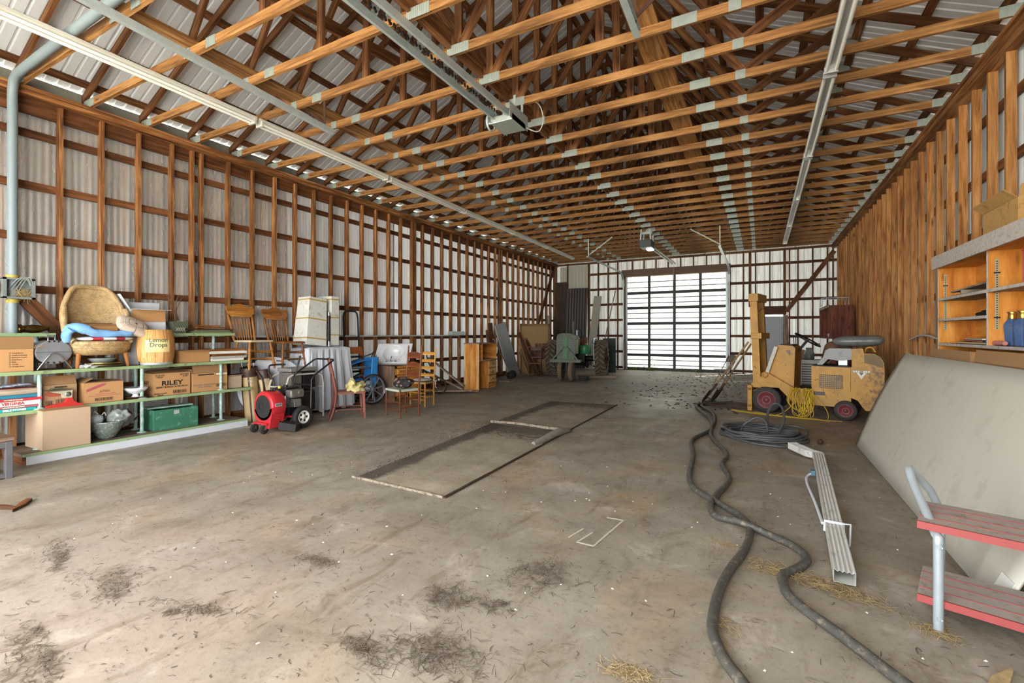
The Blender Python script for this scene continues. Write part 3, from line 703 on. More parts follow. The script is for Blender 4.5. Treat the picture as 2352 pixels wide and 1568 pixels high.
def blob(b, c, d, seed=1, amp=.12, nu=22, nv=12, e=.75, fr=2.2):
    """soft rounded cushion-like lump"""
    def sg(x, p): return math.copysign(abs(x)**p, x)
    def fn(u, v):
        a = u*2*PI; g = (v-.5)*PI*.998
        p = Vector((sg(math.cos(g), e)*sg(math.cos(a), e)*d[0], sg(math.cos(g), e)*sg(math.sin(a), e)*d[1], sg(math.sin(g), 1)*d[2]))
        k = 1+amp*NZ.noise(Vector((p.x*fr/max(d[0], .05)*.7+seed*7.1, p.y*fr/max(d[1], .05)*.7, p.z*fr/max(d[2], .05)*.4)))
        return Vector(c)+p*k
    return b.grid(fn, nu, nv, True, (1, .5))
b = MB(); blob(b, (-7.16, 2.70, ZM+.348), (.20, .28, .030), 5, .1)
q = NT('red_white_cushion'); o = q.obj(); st = q.n('ShaderNodeTexWave', i_Vector=o, i_Scale=1.4); st.bands_direction = 'Y'
q.base(q.mix(q.ramp(st.outputs['Fac'], [(.6, 0), (.66, 1)]), lin('d8d9da'), lin('b02a3c'))); q.p(Roughness=.9)
tag(b.build('seat_cushion', q.m), 'white and red seat cushion lying on the wicker chair', 'cushion')
M_denim = plain('blue_denim', '74a2cf', .95, 0, .25, 10, bump=.25)
def wrinkle(b, amp, fr):
    b.v = [tuple(Vector(p)+NZ.noise_vector(Vector(p)*fr)*amp) for p in b.v]
b = MB(); 
b.tube([(-7.22, 2.345, ZM+.36), (-7.14, 2.38, ZM+.47), (-7.05, 2.46, ZM+.47), (-7.02, 2.56, ZM+.42), (-7.0, 2.75, ZM+.405), (-7.02, 2.92, ZM+.42), (-7.07, 3.0, ZM+.40)], [.03, .055, .06, .045, .038, .05, .03], 12, sub=6)
b.tube([(-7.1, 2.33, ZM+.30), (-7.08, 2.325, ZM+.40), (-7.06, 2.36, ZM+.46)], [.035, .045, .04], 10, sub=4)
wrinkle(b, .016, 14); wrinkle(b, .007, 38); tag(b.build('denim_jeans', M_denim), 'faded blue jeans draped across the wicker chair seat', 'jeans')
b = MB(tr(-7.16, 2.66, ZM+.45)); 
for s4 in ((-.1, .1, -.15, .15, -.06, -.055), (-.1, -.095, -.15, .15, -.06, .05), (.095, .1, -.15, .15, -.06, .05), (-.1, .1, -.15, -.145, -.06, .05), (-.1, .1, .145, .15, -.06, .05)): b.bx(*s4)
b.beam((.1, 0, .05), (.02, 0, .075), .3, .004); b.beam((-.1, 0, .05), (-.05, 0, .09), .3, .004)
tag(b.build('cardboard_tray', plain('brown_card', '9a7044', .8, 0, .1)), 'small brown cardboard carton sitting in the wicker chair', 'box')
q = NT('plaid_cloth'); uv = q.uv(); br = q.n('ShaderNodeTexBrick', i_Vector=q.mapping(uv, (1, 1.4, 1)), i_Scale=5.0); br.inputs['Color1'].default_value = lin('cdbfae'); br.inputs['Color2'].default_value = lin('c2b29f'); br.inputs['Mortar'].default_value = lin('7b5a52'); br.inputs['Mortar Size'].default_value = .012; br.offset = 0
q.base(br.outputs['Color']); q.p(Roughness=.95)
b = MB(tr(-7.07, 2.97, ZM+.50) @ rotm('X', rad(-24)) @ rotm('Y', rad(48))); blob(b, (0, 0, 0), (.135, .19, .06), 2, .08, e=.5)
tag(b.build('plaid_pillow', q.m), 'cream plaid pillow at the right arm of the wicker chair', 'pillow')
# bowls under the chair
M_glassd = plain('cut_glass', 'aab6b4', .12, .0, .15, 12, Transmission_Weight=.45, IOR=1.45)
M_tray = plain('tarnished_bronze', '4b3f2c', .35, .6, .3, 12)
def bowl(name, label, cat, x, y, z, prof, m, group=None, n=28):
    b = MB(tr(x, y, z)); b.lathe(prof, n); return tag(b.build(name, m), label, cat, group)
bowl('serving_tray', 'dark round tray with a gold rim under the wicker chair', 'tray', -7.14, 2.70, ZM, [(.10, 0), (.16, .012), (.19, .035), (.195, .035), (.165, .006), (.0001, .006)], M_tray)
bowl('serving_tray', 'bronze round tray stacked in the dark tray under the wicker chair', 'tray', -7.14, 2.69, ZM+.02, [(.0001, .001), (.15, .001), (.185, .04), (.18, .043), (.145, .012), (.0001, .012)], plain('bronze_tray', '8a7342', .3, .8, .2, 10))
bowl('glass_bowl', 'clear glass bowl stacked on the trays under the wicker chair', 'bowl', -7.14, 2.68, ZM+.036, [(.0001, .001), (.08, .001), (.135, .065), (.14, .075), (.13, .072), (.075, .012), (.0001, .012)], M_glassd)
b = MB(tr(-7.06, 2.52, ZM+.02)); blob(b, (0, 0, 0.003), (.06, .075, .022), 9, .7, 26, 14, fr=5); tag(b.build('crumpled_bag', plain('grey_plastic_film', 'b3b5b2', .35, 0, .2, 30)), 'crumpled clear plastic bag on the shelf by the wicker chair leg', 'bag')
t = thing('metal_mug', 'shiny steel mug on the shelf edge before the wooden keg', 'mug', (-7.07, 3.085, ZM))
b = MB(); b.lathe([(.0001, 0), (.05, 0), (.052, .01), (.052, .125), (.049, .125), (.049, .008), (.0001, .008)], 24); b.build('cup', M_chrome, t)
b = MB(); b.tube([(.05, .01, .1), (.085, .02, .1), (.085, .02, .035), (.05, .01, .035)], .006, 8, sub=4); b.build('handle', M_chrome, t)
# wooden keg
M_keg = wood('keg_staves', 'a5743f', 'c9965a', 'deb481', vary=.1, gs=20)
t = thing('wooden_keg', 'pale wooden keg with a torn lemon drops paper label', 'keg', (-7.065, 3.22, ZM))
N = 14
b = MB(); pr = [(.175, 0), (.198, .1), (.207, .22), (.2, .34), (.178, .46), (.165, .46), (.165, .03)]
b.lathe(pr, N*4, smooth=True); b.build('staves', M_keg, t)
b = MB()
for k in range(N):
    g = 2*PI*k/N; b.tube([((r+.0006)*math.cos(g), (r+.0006)*math.sin(g), z) for r, z in pr[:5]], .0016, 4)
b.build('stave_joint', plain('stave_gap', '6b4524', .9), t)
b = MB(); b.lathe([(.179, .0), (.182, .0), (.187, .035), (.184, .035)], 40); b.build('hoop', M_galv, t)
b = MB(); b.lathe([(.0001, .425), (.166, .425), (.166, .44), (.0001, .44)], 30, smooth=False); b.build('lid', M_keg, t)
q = NT('yellow_label'); o = q.obj(); q.base(q.mix(q.ramp(q.noise(o, 7, 4), [(.4, 0), (.62, 1)]), lin('ddc88a'), lin('e7d9ab'))); q.p(Roughness=.8)
def labpt(r, a0, a1, z0, z1):
    def fn(u, v):
        z = z0+(z1-z0)*v; rr = .2075-.75*abs(z-.22)**2*1.0; a = a0+(a1-a0)*u; return ((rr+r)*math.cos(a), (rr+r)*math.sin(a), z)
    return fn
b = MB(); b.grid(labpt(.002, -.98, .32, .17, .40), 16, 8); b.build('paper_label', q.m, t)
M_lemt = plain('label_green_ink', '5d6a52', .8)
for s, z in (('Lemon', .325), ('Drops', .262)):
    o = text('label_lettering', s, .075, Matrix(), M_lemt, t, .002, .0003)
    for v in o.data.vertices:
        x, y, zz = v.co; g = x/.207-.28; Z0 = z+y; rr = .2075-.75*abs(Z0-.22)**2+.0035+zz; v.co = (rr*math.cos(g), rr*math.sin(g), Z0)
carton('low closed cardboard box between the keg and the stacked frames', -7.4, -7.06, 3.49, 3.90, ZM, .17, (('f', 178, .09),), open_=False, rz=rad(2))
# stack of frames and trays at the right end
for k, (w, d, m, lab) in enumerate(((.46, .34, M_white, 'white framed panel at the bottom of the middle shelf stack'), (.50, .36, plain('grey_pad', 'a9a79f', .8), 'grey padded panel second in the middle shelf stack'), (.44, .34, M_midwood, 'thin brown panel in the middle of the shelf stack'), (.53, .36, M_white, 'white moulded frame below the topmost in the shelf stack'), (.50, .35, M_white, 'white tray with a brown rim topmost in the shelf stack'))):
    t = thing('stacked_tray', lab, 'tray', (-7.23, 4.17+.012*(k % 2), ZM+.012+.036*k), rad(3*((k % 3)-1)), 'panels stacked at the shelf end')
    b = MB(); b.bx(-d/2, d/2, -w/2, w/2, -.012, .016); b.build('panel', m, t, bevel=.004)
    b = MB()
    for y in (-w/2, w/2): b.beam((-d/2, y, .01), (d/2, y, .01), .02, .03)
    for x in (-d/2, d/2): b.beam((x, -w/2, .01), (x, w/2, .01), .02, .03)
    b.build('frame_edge', M_midwood if k == 4 else m, t)
# --- top shelf
t, a, c = carton('tall white box with open brown flaps standing behind the wooden keg', -7.46, -7.285, 3.03, 3.44, ZM, .73, (('f', 182, .16), ('l', 120, .22), ('b', 80, .1)), m=plain('white_card', 'd3d8de', .8), mi=plain('white_card_in', 'c3c8cc', .8))
b = MB(tr(a+.008, 0, .65)); b.bx(0, .004, -c+.01, c-.01, -.08, .085); b.build('turned_flap', M_card, t)
t = thing('plant_pot', 'dark green square planter with a lattice pattern on the top shelf', 'planter', (-7.33, 3.60, ZT))
b = MB(rotm('Z', PI/4)); b.lathe([(.085, 0), (.09, .015), (.135, .15), (.145, .165), (.13, .165), (.08, .02), (.0001, .02)], 4, smooth=False); b.build('pot', plain('dark_green_pot', '58614e', .5, 0, .15), t)
b = MB(); 
for k in range(4): b.tube([(.073, -.05+.03*k, .03), (.085, -.02+.03*k, .08)], .003, 5); b.tube([(.085, -.05+.03*k, .08), (.073, -.02+.03*k, .03)], .003, 5)
b.build('lattice', plain('pale_lattice', 'b7b79f', .6), t)
b = MB()
for k in range(5):
    g = R.uniform(-1, 1); b.tube([(-7.36, 3.60+.01*k, ZT+.18), (-7.37, 3.60+.02*g, ZT+.33), (-7.36, 3.58+.09*g, ZT+.46), (-7.37, 3.58+.17*g, ZT+.54)], [.008, .007, .005, .003], 5, sub=4)
b.tube([(-7.36, 3.60, ZT+.021), (-7.36, 3.60, ZT+.2)], .012, 6)
tag(b.build('dry_twig_bundle', plain('twig_bark', '5b4432', .9)), 'bundle of dry twigs standing in the dark green planter', 'twigs')
for k, (y0, y1, hh, m, lab) in enumerate(((3.78, 4.33, .022, plain('olive_board', '6d7356', .7), 'olive backed board at the bottom of the top shelf pile'), (3.80, 4.30, .02, plain('olive_board2', '5d634c', .7), 'dark olive board second from the bottom of the top shelf pile'), (3.70, 4.36, .014, M_darkwood, 'long dark wooden board in the middle of the top shelf pile'), (3.84, 4.24, .018, M_midwood, 'brown wooden frame near the top of the top shelf pile'), (3.90, 4.16, .02, M_midwood, 'small brown wooden frame topmost on the top shelf pile'))):
    b = MB(tr(-7.345, (y0+y1)/2, ZT+.003+.024*k) @ rotm('Z', rad(2*(k % 3-1)))); b.bx(-.10, .10, -(y1-y0)/2, (y1-y0)/2, 0, hh); tag(b.build('flat_board', m, bevel=.003), lab, 'board', 'boards piled on the top shelf')
t = thing('brass_horn', 'tarnished brass horn-shaped ornament lying on the top shelf', 'ornament', (-7.34, 2.0, ZT+.05))
b = MB(); b.lathe([(.05, 0), (.052, .02), (.038, .03), (.04, .06), (.05, .11), (.045, .17), (.018, .23), (.01, .26)], 18, (0, 0, 0), 'Y'); b.build('body', plain('tarnished_brass', '5a4a24', .25, .9, .25, 14), t)
b = MB(); b.lathe([(.028, .255), (.028, .262)], 14, (0, 0, 0), 'Y'); b.tube([(0, .26, 0), (0, .42, -.02)], [.009, .006], 8); b.build('stem', M_tray, t)
# --- lower shelf
M_page = plain('page_edges', 'd9d2c0', .9, 0, .05, 30)
def book(label, y0, y1, z, th, col, s=None, tc='f2ede2', ts=.03, dep=.2, x1=-7.045, dx=0):
    t = thing('book', label, 'book', (x1-dep/2+dx, (y0+y1)/2, z), rad(R.uniform(-2, 2)), 'books stacked on the lower shelf'); h = (y1-y0)/2; d = dep/2
    m = plain('cover_'+col, col, .5, 0, .06)
    b = MB(); b.bx(-d, d, -h, h, 0, .003); b.bx(-d, d, -h, h, th-.003, th); b.bx(d-.003, d, -h, h, 0, th); b.build('cover', m, t)
    b = MB(); b.bx(-d+.006, d-.003, -h+.006, h-.006, .003, th-.003); b.build('pages', M_page, t)
    if s: text('spine_lettering', s, ts, front(t, d, 0, th*.5), plain('ink_'+tc, tc, .6), t, .0012)
z = ZL
for s4 in (('turquoise bible stories book at the bottom of the lower shelf stack', 1.72, 2.06, .034, '1fa6a6', 'BIBLE STORIES', 'f0f4f0', .028), ('pink spined book second from the bottom of the shelf stack', 1.68, 2.09, .024, 'b0606a', 'THE HOUR OF THE GREAT', 'e6d0c0', .014), ('white spined book with red lettering in the shelf stack', 1.66, 2.10, .05, 'd9d4d0', 'VIRGINIA', 'a8303a', .042), ('bright red book above the white one in the shelf stack', 1.66, 2.11, .028, 'd0303c', 'THE TREE OF PROMISE', 'f0c9b0', .014), ('teal patterned book under the wooden tray', 1.68, 2.08, .038, '2c7d97', None, None, .02)):
    lab, y0, y1, th, col, s, tc, ts = s4; book(lab, y0, y1, z, th, col, s, tc, ts); z += th+.001
b = MB(tr(-7.16, 1.90, z)); b.bx(-.12, .11, -.24, .20, 0, .006)
for q4 in ((-.12, -.112, -.24, .2), (.102, .11, -.24, .2), (-.12, .11, -.24, -.232), (-.12, .11, .192, .2)): b.bx(*q4, .006, .062)
tag(b.build('wooden_tray', M_oldwood), 'grey wooden tray on top of the stacked books', 'tray')
book('thin red covered book in the wooden tray', 1.72, 2.03, z+.007, .06, 'b8505a', dx=-.02, dep=.17)
b = MB()
for k in range(5): blob(b, (-7.16+.01*k, 1.75+.055*k, z+.085+.004*k), (.07, .07, .012), k, .6, 18, 8, fr=4)
tag(b.build('crumpled_papers', plain('blue_grey_paper', '8d98a6', .8, 0, .35, 26)), 'crumpled blue grey papers heaped on the wooden tray', 'papers')
t, a, c = carton('worn cardboard box with a red diamond print behind the kitchen scale', -7.4, -7.10, 2.13, 2.425, ZL, .25, (('f', 62, .11), ('l', 150, .08)), m=plain('faded_card', 'a88a66', .85))
b = MB(); b.bx(a, a+.0008, -.05, .06, .215, .232); b.build('printed_strip', plain('brown_print', '4a3a2c', .8, 0, .3, 60), t)
b = MB(tr(a, -.05, .15)); b.prism([(-.09, 0), (-.05, .03), (0, .036), (.05, .03), (.09, 0), (.05, -.03), (0, -.036), (-.05, -.03)], 0, .001, 'YZ'); b.build('printed_diamond', plain('red_print', 'b05a44', .8), t)
def barcode(t, a, y0, y1, z0, z1, seed=1):
    rr = random.Random(seed); b = MB(); y = y0+.006
    while y < y1-.008:
        w = rr.choice((.002, .003, .005)); b.bx(a, a+.0009, y, y+w, z0+.006, z1-.006); y += w+rr.choice((.002, .003, .004))
    b.build('printed_barcode', M_ink, t); frame_rect(t, a, y0, y1, z0, z1, M_ink, .003)
barcode(t, a, -.125, -.06, .02, .075, 1); barcode(t, a, -.04, .08, .04, .085, 2)
t = thing('kitchen_scale', 'red and cream kitchen scale base on the lower shelf edge', 'scale', (-6.995, 2.30, ZL))
b = MB(tr(-.09, 0, 0)); b.prism([(-.165, 0), (-.165, .022), (-.08, .035), (.0, .05), (.02, .10), (.06, .10), (.07, .055), (.11, .03), (.15, .02), (.15, 0)], .0, .07, 'YZ'); b.build('base', plain('red_enamel', 'c03430', .3, 0, .1), t, bevel=.008)
b = MB(tr(-.055, 0, 0)); b.prism([(-.02, .10), (-.025, .145), (-.12, .175), (-.12, .185), (.06, .185), (.06, .175), (.055, .10)], -.03, .03, 'YZ'); b.build('head', plain('cream_enamel', 'b9b49c', .35, 0, .15), t, bevel=.006)
b = MB(); b.lathe([(.0001, .003), (.022, .003), (.028, 0)][::-1], 20, (-.024, .022, .14), 'X'); b.build('dial', M_chrome, t)
b = MB(tr(-.055, -.05, .19)); b.bx(-.05, .05, -.11, .10, 0, .010); b.bx(-.03, .03, -.07, .02, .014, .03); b.build('weighing_plate', plain('dull_olive_metal', '6f6b52', .4, .5), t, bevel=.003)
t, a, c = carton('brown closed box with a red stripe and number print in the shelf middle', -7.38, -7.06, 2.47, 2.86, ZL, .245, (('f', 4, .15), ('b', 8, .14), ('l', 30, .1)), open_=True, rz=rad(1))
b = MB(tr(a, 0, 0)); b.prism([(-.17, .135), (.0, .205), (.03, .228), (-.02, .23), (-.17, .17)], 0, .001, 'YZ'); b.build('printed_stripe', plain('magenta_print', 'a8505c', .8), t)
text('printed_number', '#7001', .042, front(t, a, .01, .135), plain('red_brown_print', '8d5a40', .8), t, .0006)
for y0, y1, z in ((-.09, .12, .102), (-.15, .17, .082)): b = MB(); b.bx(a, a+.0008, y0, y1, z, z+.006); b.build('printed_strip', plain('magenta_print', 'a8505c', .8), t)
barcode(t, a, -.09, .09, .022, .06, 5)
bowl('copper_tray', 'oval copper tray under the white footed bowl', 'tray', -7.13, 3.02, ZL, [(.07, 0), (.10, .004), (.14, .03), (.143, .032), (.10, .010), (.0001, .008)], plain('copper_dish', '7a5530', .35, .7, .25, 12))
t = bowl('footed_bowl', 'white footed compote bowl on a copper tray', 'bowl', -7.13, 3.02, ZL+.009, [(.0001, 0), (.048, 0), (.045, .012), (.03, .035), (.03, .045), (.075, .062), (.12, .105), (.135, .13), (.128, .13), (.07, .075), (.0001, .06)], plain('white_porcelain', 'e4e6ea', .15, 0, .03))
bowl('glass_dish', 'scalloped glass dish behind the white footed bowl', 'dish', -7.31, 3.0, ZL, [(.05, 0), (.07, .05), (.12, .12), (.13, .14), (.12, .14), (.06, .05), (.0001, .02)], M_glassd)
t, a, c = carton('brown cereal carton with bold black lettering on the lower shelf', -7.42, -7.07, 3.21, 3.645, ZL, .30, (('f', 12, .17), ('b', 16, .17)))
text('printed_brand', 'RILEY', .085, front(t, a, -.01, .165), M_ink, t, .0025, sx=1.25)
text('printed_line', "BERRY BUNCH 'N KRUNCH", .031, front(t, a, -.01, .113), M_ink, t, .0008)
text('printed_line', '32-23 OZ.', .026, front(t, a, -.155, .272), M_ink, t, .0006); text('printed_line', 'PKGS.', .026, front(t, a, -.155, .248), M_ink, t, .0006)
text('printed_line', 'SPOTTED', .026, front(t, a, .14, .272), M_ink, t, .0006); text('printed_line', '61107', .026, front(t, a, .15, .248), M_ink, t, .0006)
text('printed_line', 'READY TO EAT', .022, front(t, a, -.15, .032), M_ink, t, .0006); text('printed_line', 'CEREAL', .022, front(t, a, -.15, .012), M_ink, t, .0006)
barcode(t, a, .0, .17, .02, .065, 8)
M_side = face((-.05, -c-.0012, .17), (1, 0, 0), (0, -1, 0))
text('printed_brand', 'RILEY', .06, M_side, M_ink, t, .0018); text('printed_line', 'BERRY BUNCH', .03, M_side @ tr(0, -.05, 0), M_ink, t, .0006)
t, a, c = carton('open brown box with a folded front flap at the lower shelf right end', -7.42, -7.06, 3.67, 4.155, ZL, .265, (('f', 80, .11), ('l', 100, .06), ('b', 70, .14)))
text('printed_line', 'NATURAL UNBLEACHED', .027, front(t, a, -.08, .10), M_cord_gray, t, .0004); text('printed_line', 'ROLL TOWELS', .027, front(t, a, -.08, .07), M_cord_gray, t, .0004)
b = MB(); b.bx(a, a+.0008, -.17, .05, .235, .252); b.build('printed_strip', M_ink, t)
lbl(t, a, .08, .235, .222, .25, plain('label_white', 'e0dcd8', .7)); lbl(t, a+.0003, .08, .235, .222, .229, plain('magenta_print', 'a8505c', .8)); barcode(t, a, .08, .225, .055, .10, 4)
carton('small pale cardboard box at the very end of the lower shelf', -7.36, -7.12, 4.20, 4.41, ZL, .18, (('f', 150, .03),), m=plain('pale_card', 'b9a68c', .85))
# --- platform
carton('large plain tan carton standing at the front of the platform', -7.36, -6.87, 2.06, 2.47, .12, .43, (('f', 3, .22), ('b', 3, .24)), m=plain('tan_card', 'b99f84', .85, 0, .05, 3))
bowl('salad_bowl', 'large pressed glass bowl holding wrapped crockery on the platform', 'bowl', -7.06, 2.69, .12, [(.0001, 0), (.075, 0), (.09, .012), (.14, .1), (.185, .2), (.19, .215), (.18, .212), (.13, .1), (.07, .02), (.0001, .02)], plain('pressed_glass', '7f8a84', .15, .2, .35, 22, dirt='c8cfcc', dirt_amt=.3))
b = MB(); blob(b, (-7.02, 2.80, .37), (.09, .10, .075), 4, .5, 26, 14, fr=4); tag(b.build('wrapped_dishes', plain('clear_film', '99a19c', .2, .15, .3, 24)), 'dishes wrapped in clear plastic inside the large glass bowl', 'wrapped dishes')
t = thing('teapot', 'white blue patterned lidded pot inside the large glass bowl', 'pot', (-7.10, 2.60, .30))
b = MB(); b.lathe([(.05, 0), (.075, .04), (.07, .09), (.045, .11), (.0001, .12)], 20); b.build('body', plain('blue_white_china', 'cdd4de', .25, 0, .12, 25, dirt='5c78a8', dirt_amt=.3), t)
b = MB(); b.tube([(-.02, -.02, .11), (-.02, 0, .15), (-.02, .03, .11)], .007, 8, sub=4); b.tube([(.0, .06, .10), (.0, .085, .13), (.0, .1, .09)], .006, 8, sub=4); b.build('handle', plain('white_porcelain', 'e4e6ea', .15), t)
M_gbox = plain('green_painted_wood', '2f6a50', .6, 0, .15, 8, dirt='6d9482', dirt_amt=.25)
t = thing('green_crate', 'green painted wooden box on the platform', 'crate', (-7.10, 3.42, .12), rad(-6))
b = MB(); h = .27
for a6 in ((-.17, .17, -.26, .26, 0, .015), (-.17, -.155, -.26, .26, .015, h), (.155, .17, -.26, .26, .015, h), (-.155, .155, -.26, -.245, .015, h), (-.155, .155, .245, .26, .015, h)): b.bx(*a6)
b.build('body', M_gbox, t, bevel=.004)
b = MB(); b.bx(-.175, .0, -.265, .265, h, h+.02); b.build('lid', plain('pale_green_lid', '8fa899', .6, 0, .1), t, bevel=.004)
b = MB(); b.bx(.17, .174, -.03, .03, .2, .25); b.build('hasp', M_galv, t)
b = MB(); rr = random.Random(5)
for k in range(26): 
    y = 3.0+.6*rr.random(); x = -7.42+.1*rr.random(); z = .20+.17*rr.random(); b.tube([(x, y, z), (x+rr.uniform(-.06, .06), y+rr.uniform(-.07, .07), z+rr.uniform(-.02, .09))], [.011, .004], 5)
b.tube([(-7.38, 2.85, .128), (-7.38, 3.1, .19), (-7.4, 3.4, .30), (-7.36, 3.7, .25), (-7.38, 3.74, .128)], .012, 6, sub=6)
tag(b.build('dried_garland', plain('dry_red_leaf', '5f2f22', .9)), 'dried reddish leaf garland behind the green box', 'garland')
# dark frame and blue bucket on the floor
M_fr = plain('grey_painted_stool', '5f5d60', .7, 0, .15, 10)
t = thing('workbench_stool', 'grey wooden frame stool on the floor at the shelf end', 'stool', (-6.6, 1.55, 0))
for x in (-6.76, -6.42):
    for y in (1.32, 1.68):
        b = MB(); b.bx(x-.03, x+.03, y-.025, y+.025, 0, .36); b.build('leg', M_fr, t, world=True, bevel=.004)
b = MB(); b.bx(-6.8, -6.38, 1.28, 1.715, .362, .40); b.build('seat', wood('worn_brown_board', '4a3a30', '6d5444', '8c7260', vary=.1), t, world=True, bevel=.004)
b = MB()
for x in (-6.76, -6.42): b.bx(x-.025, x+.025, 1.34, 1.66, .30, .36); b.bx(x-.02, x+.02, 1.34, 1.66, .01, .05)
b.build('rail', M_fr, t, world=True)
t = thing('blue_bucket', 'dark blue bucket inside the grey stool frame', 'bucket', (-6.58, 1.50, 0))
b = MB(); b.lathe([(.0001, 0), (.085, 0), (.09, .01), (.115, .25), (.12, .255), (.112, .255), (.085, .012), (.0001, .012)], 24); b.build('pail', plain('dark_blue_paint', '2c3f66', .4, 0, .2, 14, dirt='8a8fa0', dirt_amt=.15), t)
b = MB(); b.tube([(0, -.12, .24), (.06, -.09, .15), (.1, 0, .1), (.06, .09, .15), (0, .12, .24)], .004, 6, sub=5); b.build('bail', M_galv, t)
# ================================================================ things along the left wall beyond the shelves
t = thing('wall_rail', 'long grey metal rail lying on brackets along the left wall', 'rail', (-7.43, 7.5, 1.30))
b = MB(); b.beam((-7.435, 4.45, 1.345), (-7.435, 10.75, 1.335), .03, .03); b.build('rail', M_galv, t, world=True)
for y in (4.84, 6.87, 8.9, 10.5):
    b = MB(); b.beam((-7.488, y, 1.32), (-7.41, y, 1.32), .03, .012); b.build('bracket', M_rust, t, world=True)
M_oak1 = wood('light_oak_finish', '7b4a1e', 'a36c30', 'c08a4a', vary=.1, knots=False, rough=.4)
def turned(b, p0, p1, r, beads=((.2, 1.5), (.45, .8), (.7, 1.5), (.85, .8)), n=10):
    p0 = Vector(p0); p1 = Vector(p1); ts = [0]; rs = [r*.8]
    for q4, k in beads: ts += [q4-.05, q4, q4+.05]; rs += [r, r*k, r]
    ts.append(1); rs.append(r*.8); b.tube([p0.lerp(p1, q4) for q4 in ts], rs, n)
def pressed_chair(label, loc, rz, m, mseat, oval):
    t = thing('pressed_back_chair', label, 'chair', loc, rz, 'carved chairs hung on the left wall')
    for x, y in ((-.2, .19), (.2, .19), (-.17, -.17), (.17, -.17)):
        b = MB(); turned(b, (x*1.12, y*1.15, 0), (x*.9, y*.9, .43), .019); b.build('leg', m, t)
    b = MB(); b.prism([(-.2, .22), (.2, .22), (.22, 0), (.185, -.2), (-.185, -.2), (-.22, 0)], .43, .46, 'XY'); b.build('seat', mseat, t, bevel=.012)
    for z in (.14, .26):
        b = MB()
        for x in (-.205, .205): b.cyl((x, .2, z), (x*.88, -.185, z), .010, 8)
        b.cyl((-.205, .205, z+.03), (.205, .205, z+.03), .010, 8); b.cyl((-.18, -.19, z+.03), (.18, -.19, z+.03), .010, 8)
        b.build('stretcher', m, t)
    for s in (-1, 1):
        b = MB(); turned(b, (s*.18, -.19, .45), (s*.205, -.30, .86), .019, ((.15, 1.4), (.4, .8), (.75, 1.3))); b.build('back_post', m, t)
    for k in range(7):
        x = (k-3)*.042; b = MB(); turned(b, (x*.95, -.19, .46), (x*1.15, -.283, .82), .008, ((.25, 1.7), (.5, .8), (.75, 1.7)), 8); b.build('spindle', m, t)
    b = MB(tr(0, -.293, .93) @ rotm('X', rad(14)))
    pr = [(-.235, .075), (-.245, .03), (-.225, .0), (-.235, -.03), (-.215, -.05), (-.19, -.06), (-.175, -.10), (.175, -.10), (.19, -.06), (.215, -.05), (.235, -.03), (.225, 0), (.245, .03), (.235, .075), (.19, .088), (.15, .075), (.11, .09), (.06, .112), (0, .12), (-.06, .112), (-.11, .09), (-.15, .075), (-.19, .088)]
    b.prism([p for p in pr], -.011, .011, 'XZ'); cr = b.build('crest_rail', m, t, bevel=.004)
    b = MB(tr(0, -.293, .93) @ rotm('X', rad(14)))
    if oval: b.tube([(.12*math.cos(a*PI/8), .013, .005+.045*math.sin(a*PI/8)) for a in range(16)], .006, 6, closed=True); b.tube([(.09*math.cos(a*PI/8), .013, .005+.025*math.sin(a*PI/8)) for a in range(16)], .004, 6, closed=True)
    else:
        for z in (.03, .0, -.03): b.tube([(-.12, .012, z), (-.04, .013, z+.008), (.04, .013, z+.008), (.12, .012, z)], .003, 5)
    b.build('carving', m, cr)
    return t
pressed_chair('oak chair with a plain carved crest hung on the left wall beside the shelves', (-7.18, 4.63, .83), rad(-86), M_oak1, plain('cane_seat_pale', 'b9aa8a', .7), False)
pressed_chair('darker oak chair with an oval carved crest hung on the left wall', (-7.18, 5.22, .80), rad(-90), M_midwood, M_midwood, True)
# round white table top
t = thing('round_tabletop', 'round white table top leaning behind the golf bags', 'table top', (-7.12, 4.92, .515))
t.rotation_euler = (0, rad(78), rad(-32))
b = MB(); b.lathe([(.0001, -.012), (.48, -.012), (.50, -.006), (.50, .008), (.49, .012), (.0001, .012)], 56, smooth=False); b.build('top', plain('white_laminate', 'cdd2d8', .4, 0, .05, 4), t)
b = MB(); b.lathe([(.501, -.008), (.504, 0), (.501, .009)], 56); b.build('rim', M_midwood, t)
b = MB(tr(-7.30, 4.78, .48) @ rotm('Z', rad(10)) @ rotm('Y', rad(-6))); b.bx(-.01, .01, -.2, .2, -.47, .30); tag(b.build('dark_board', M_darkwood), 'dark brown wooden panel standing between golf bag and wall', 'board')
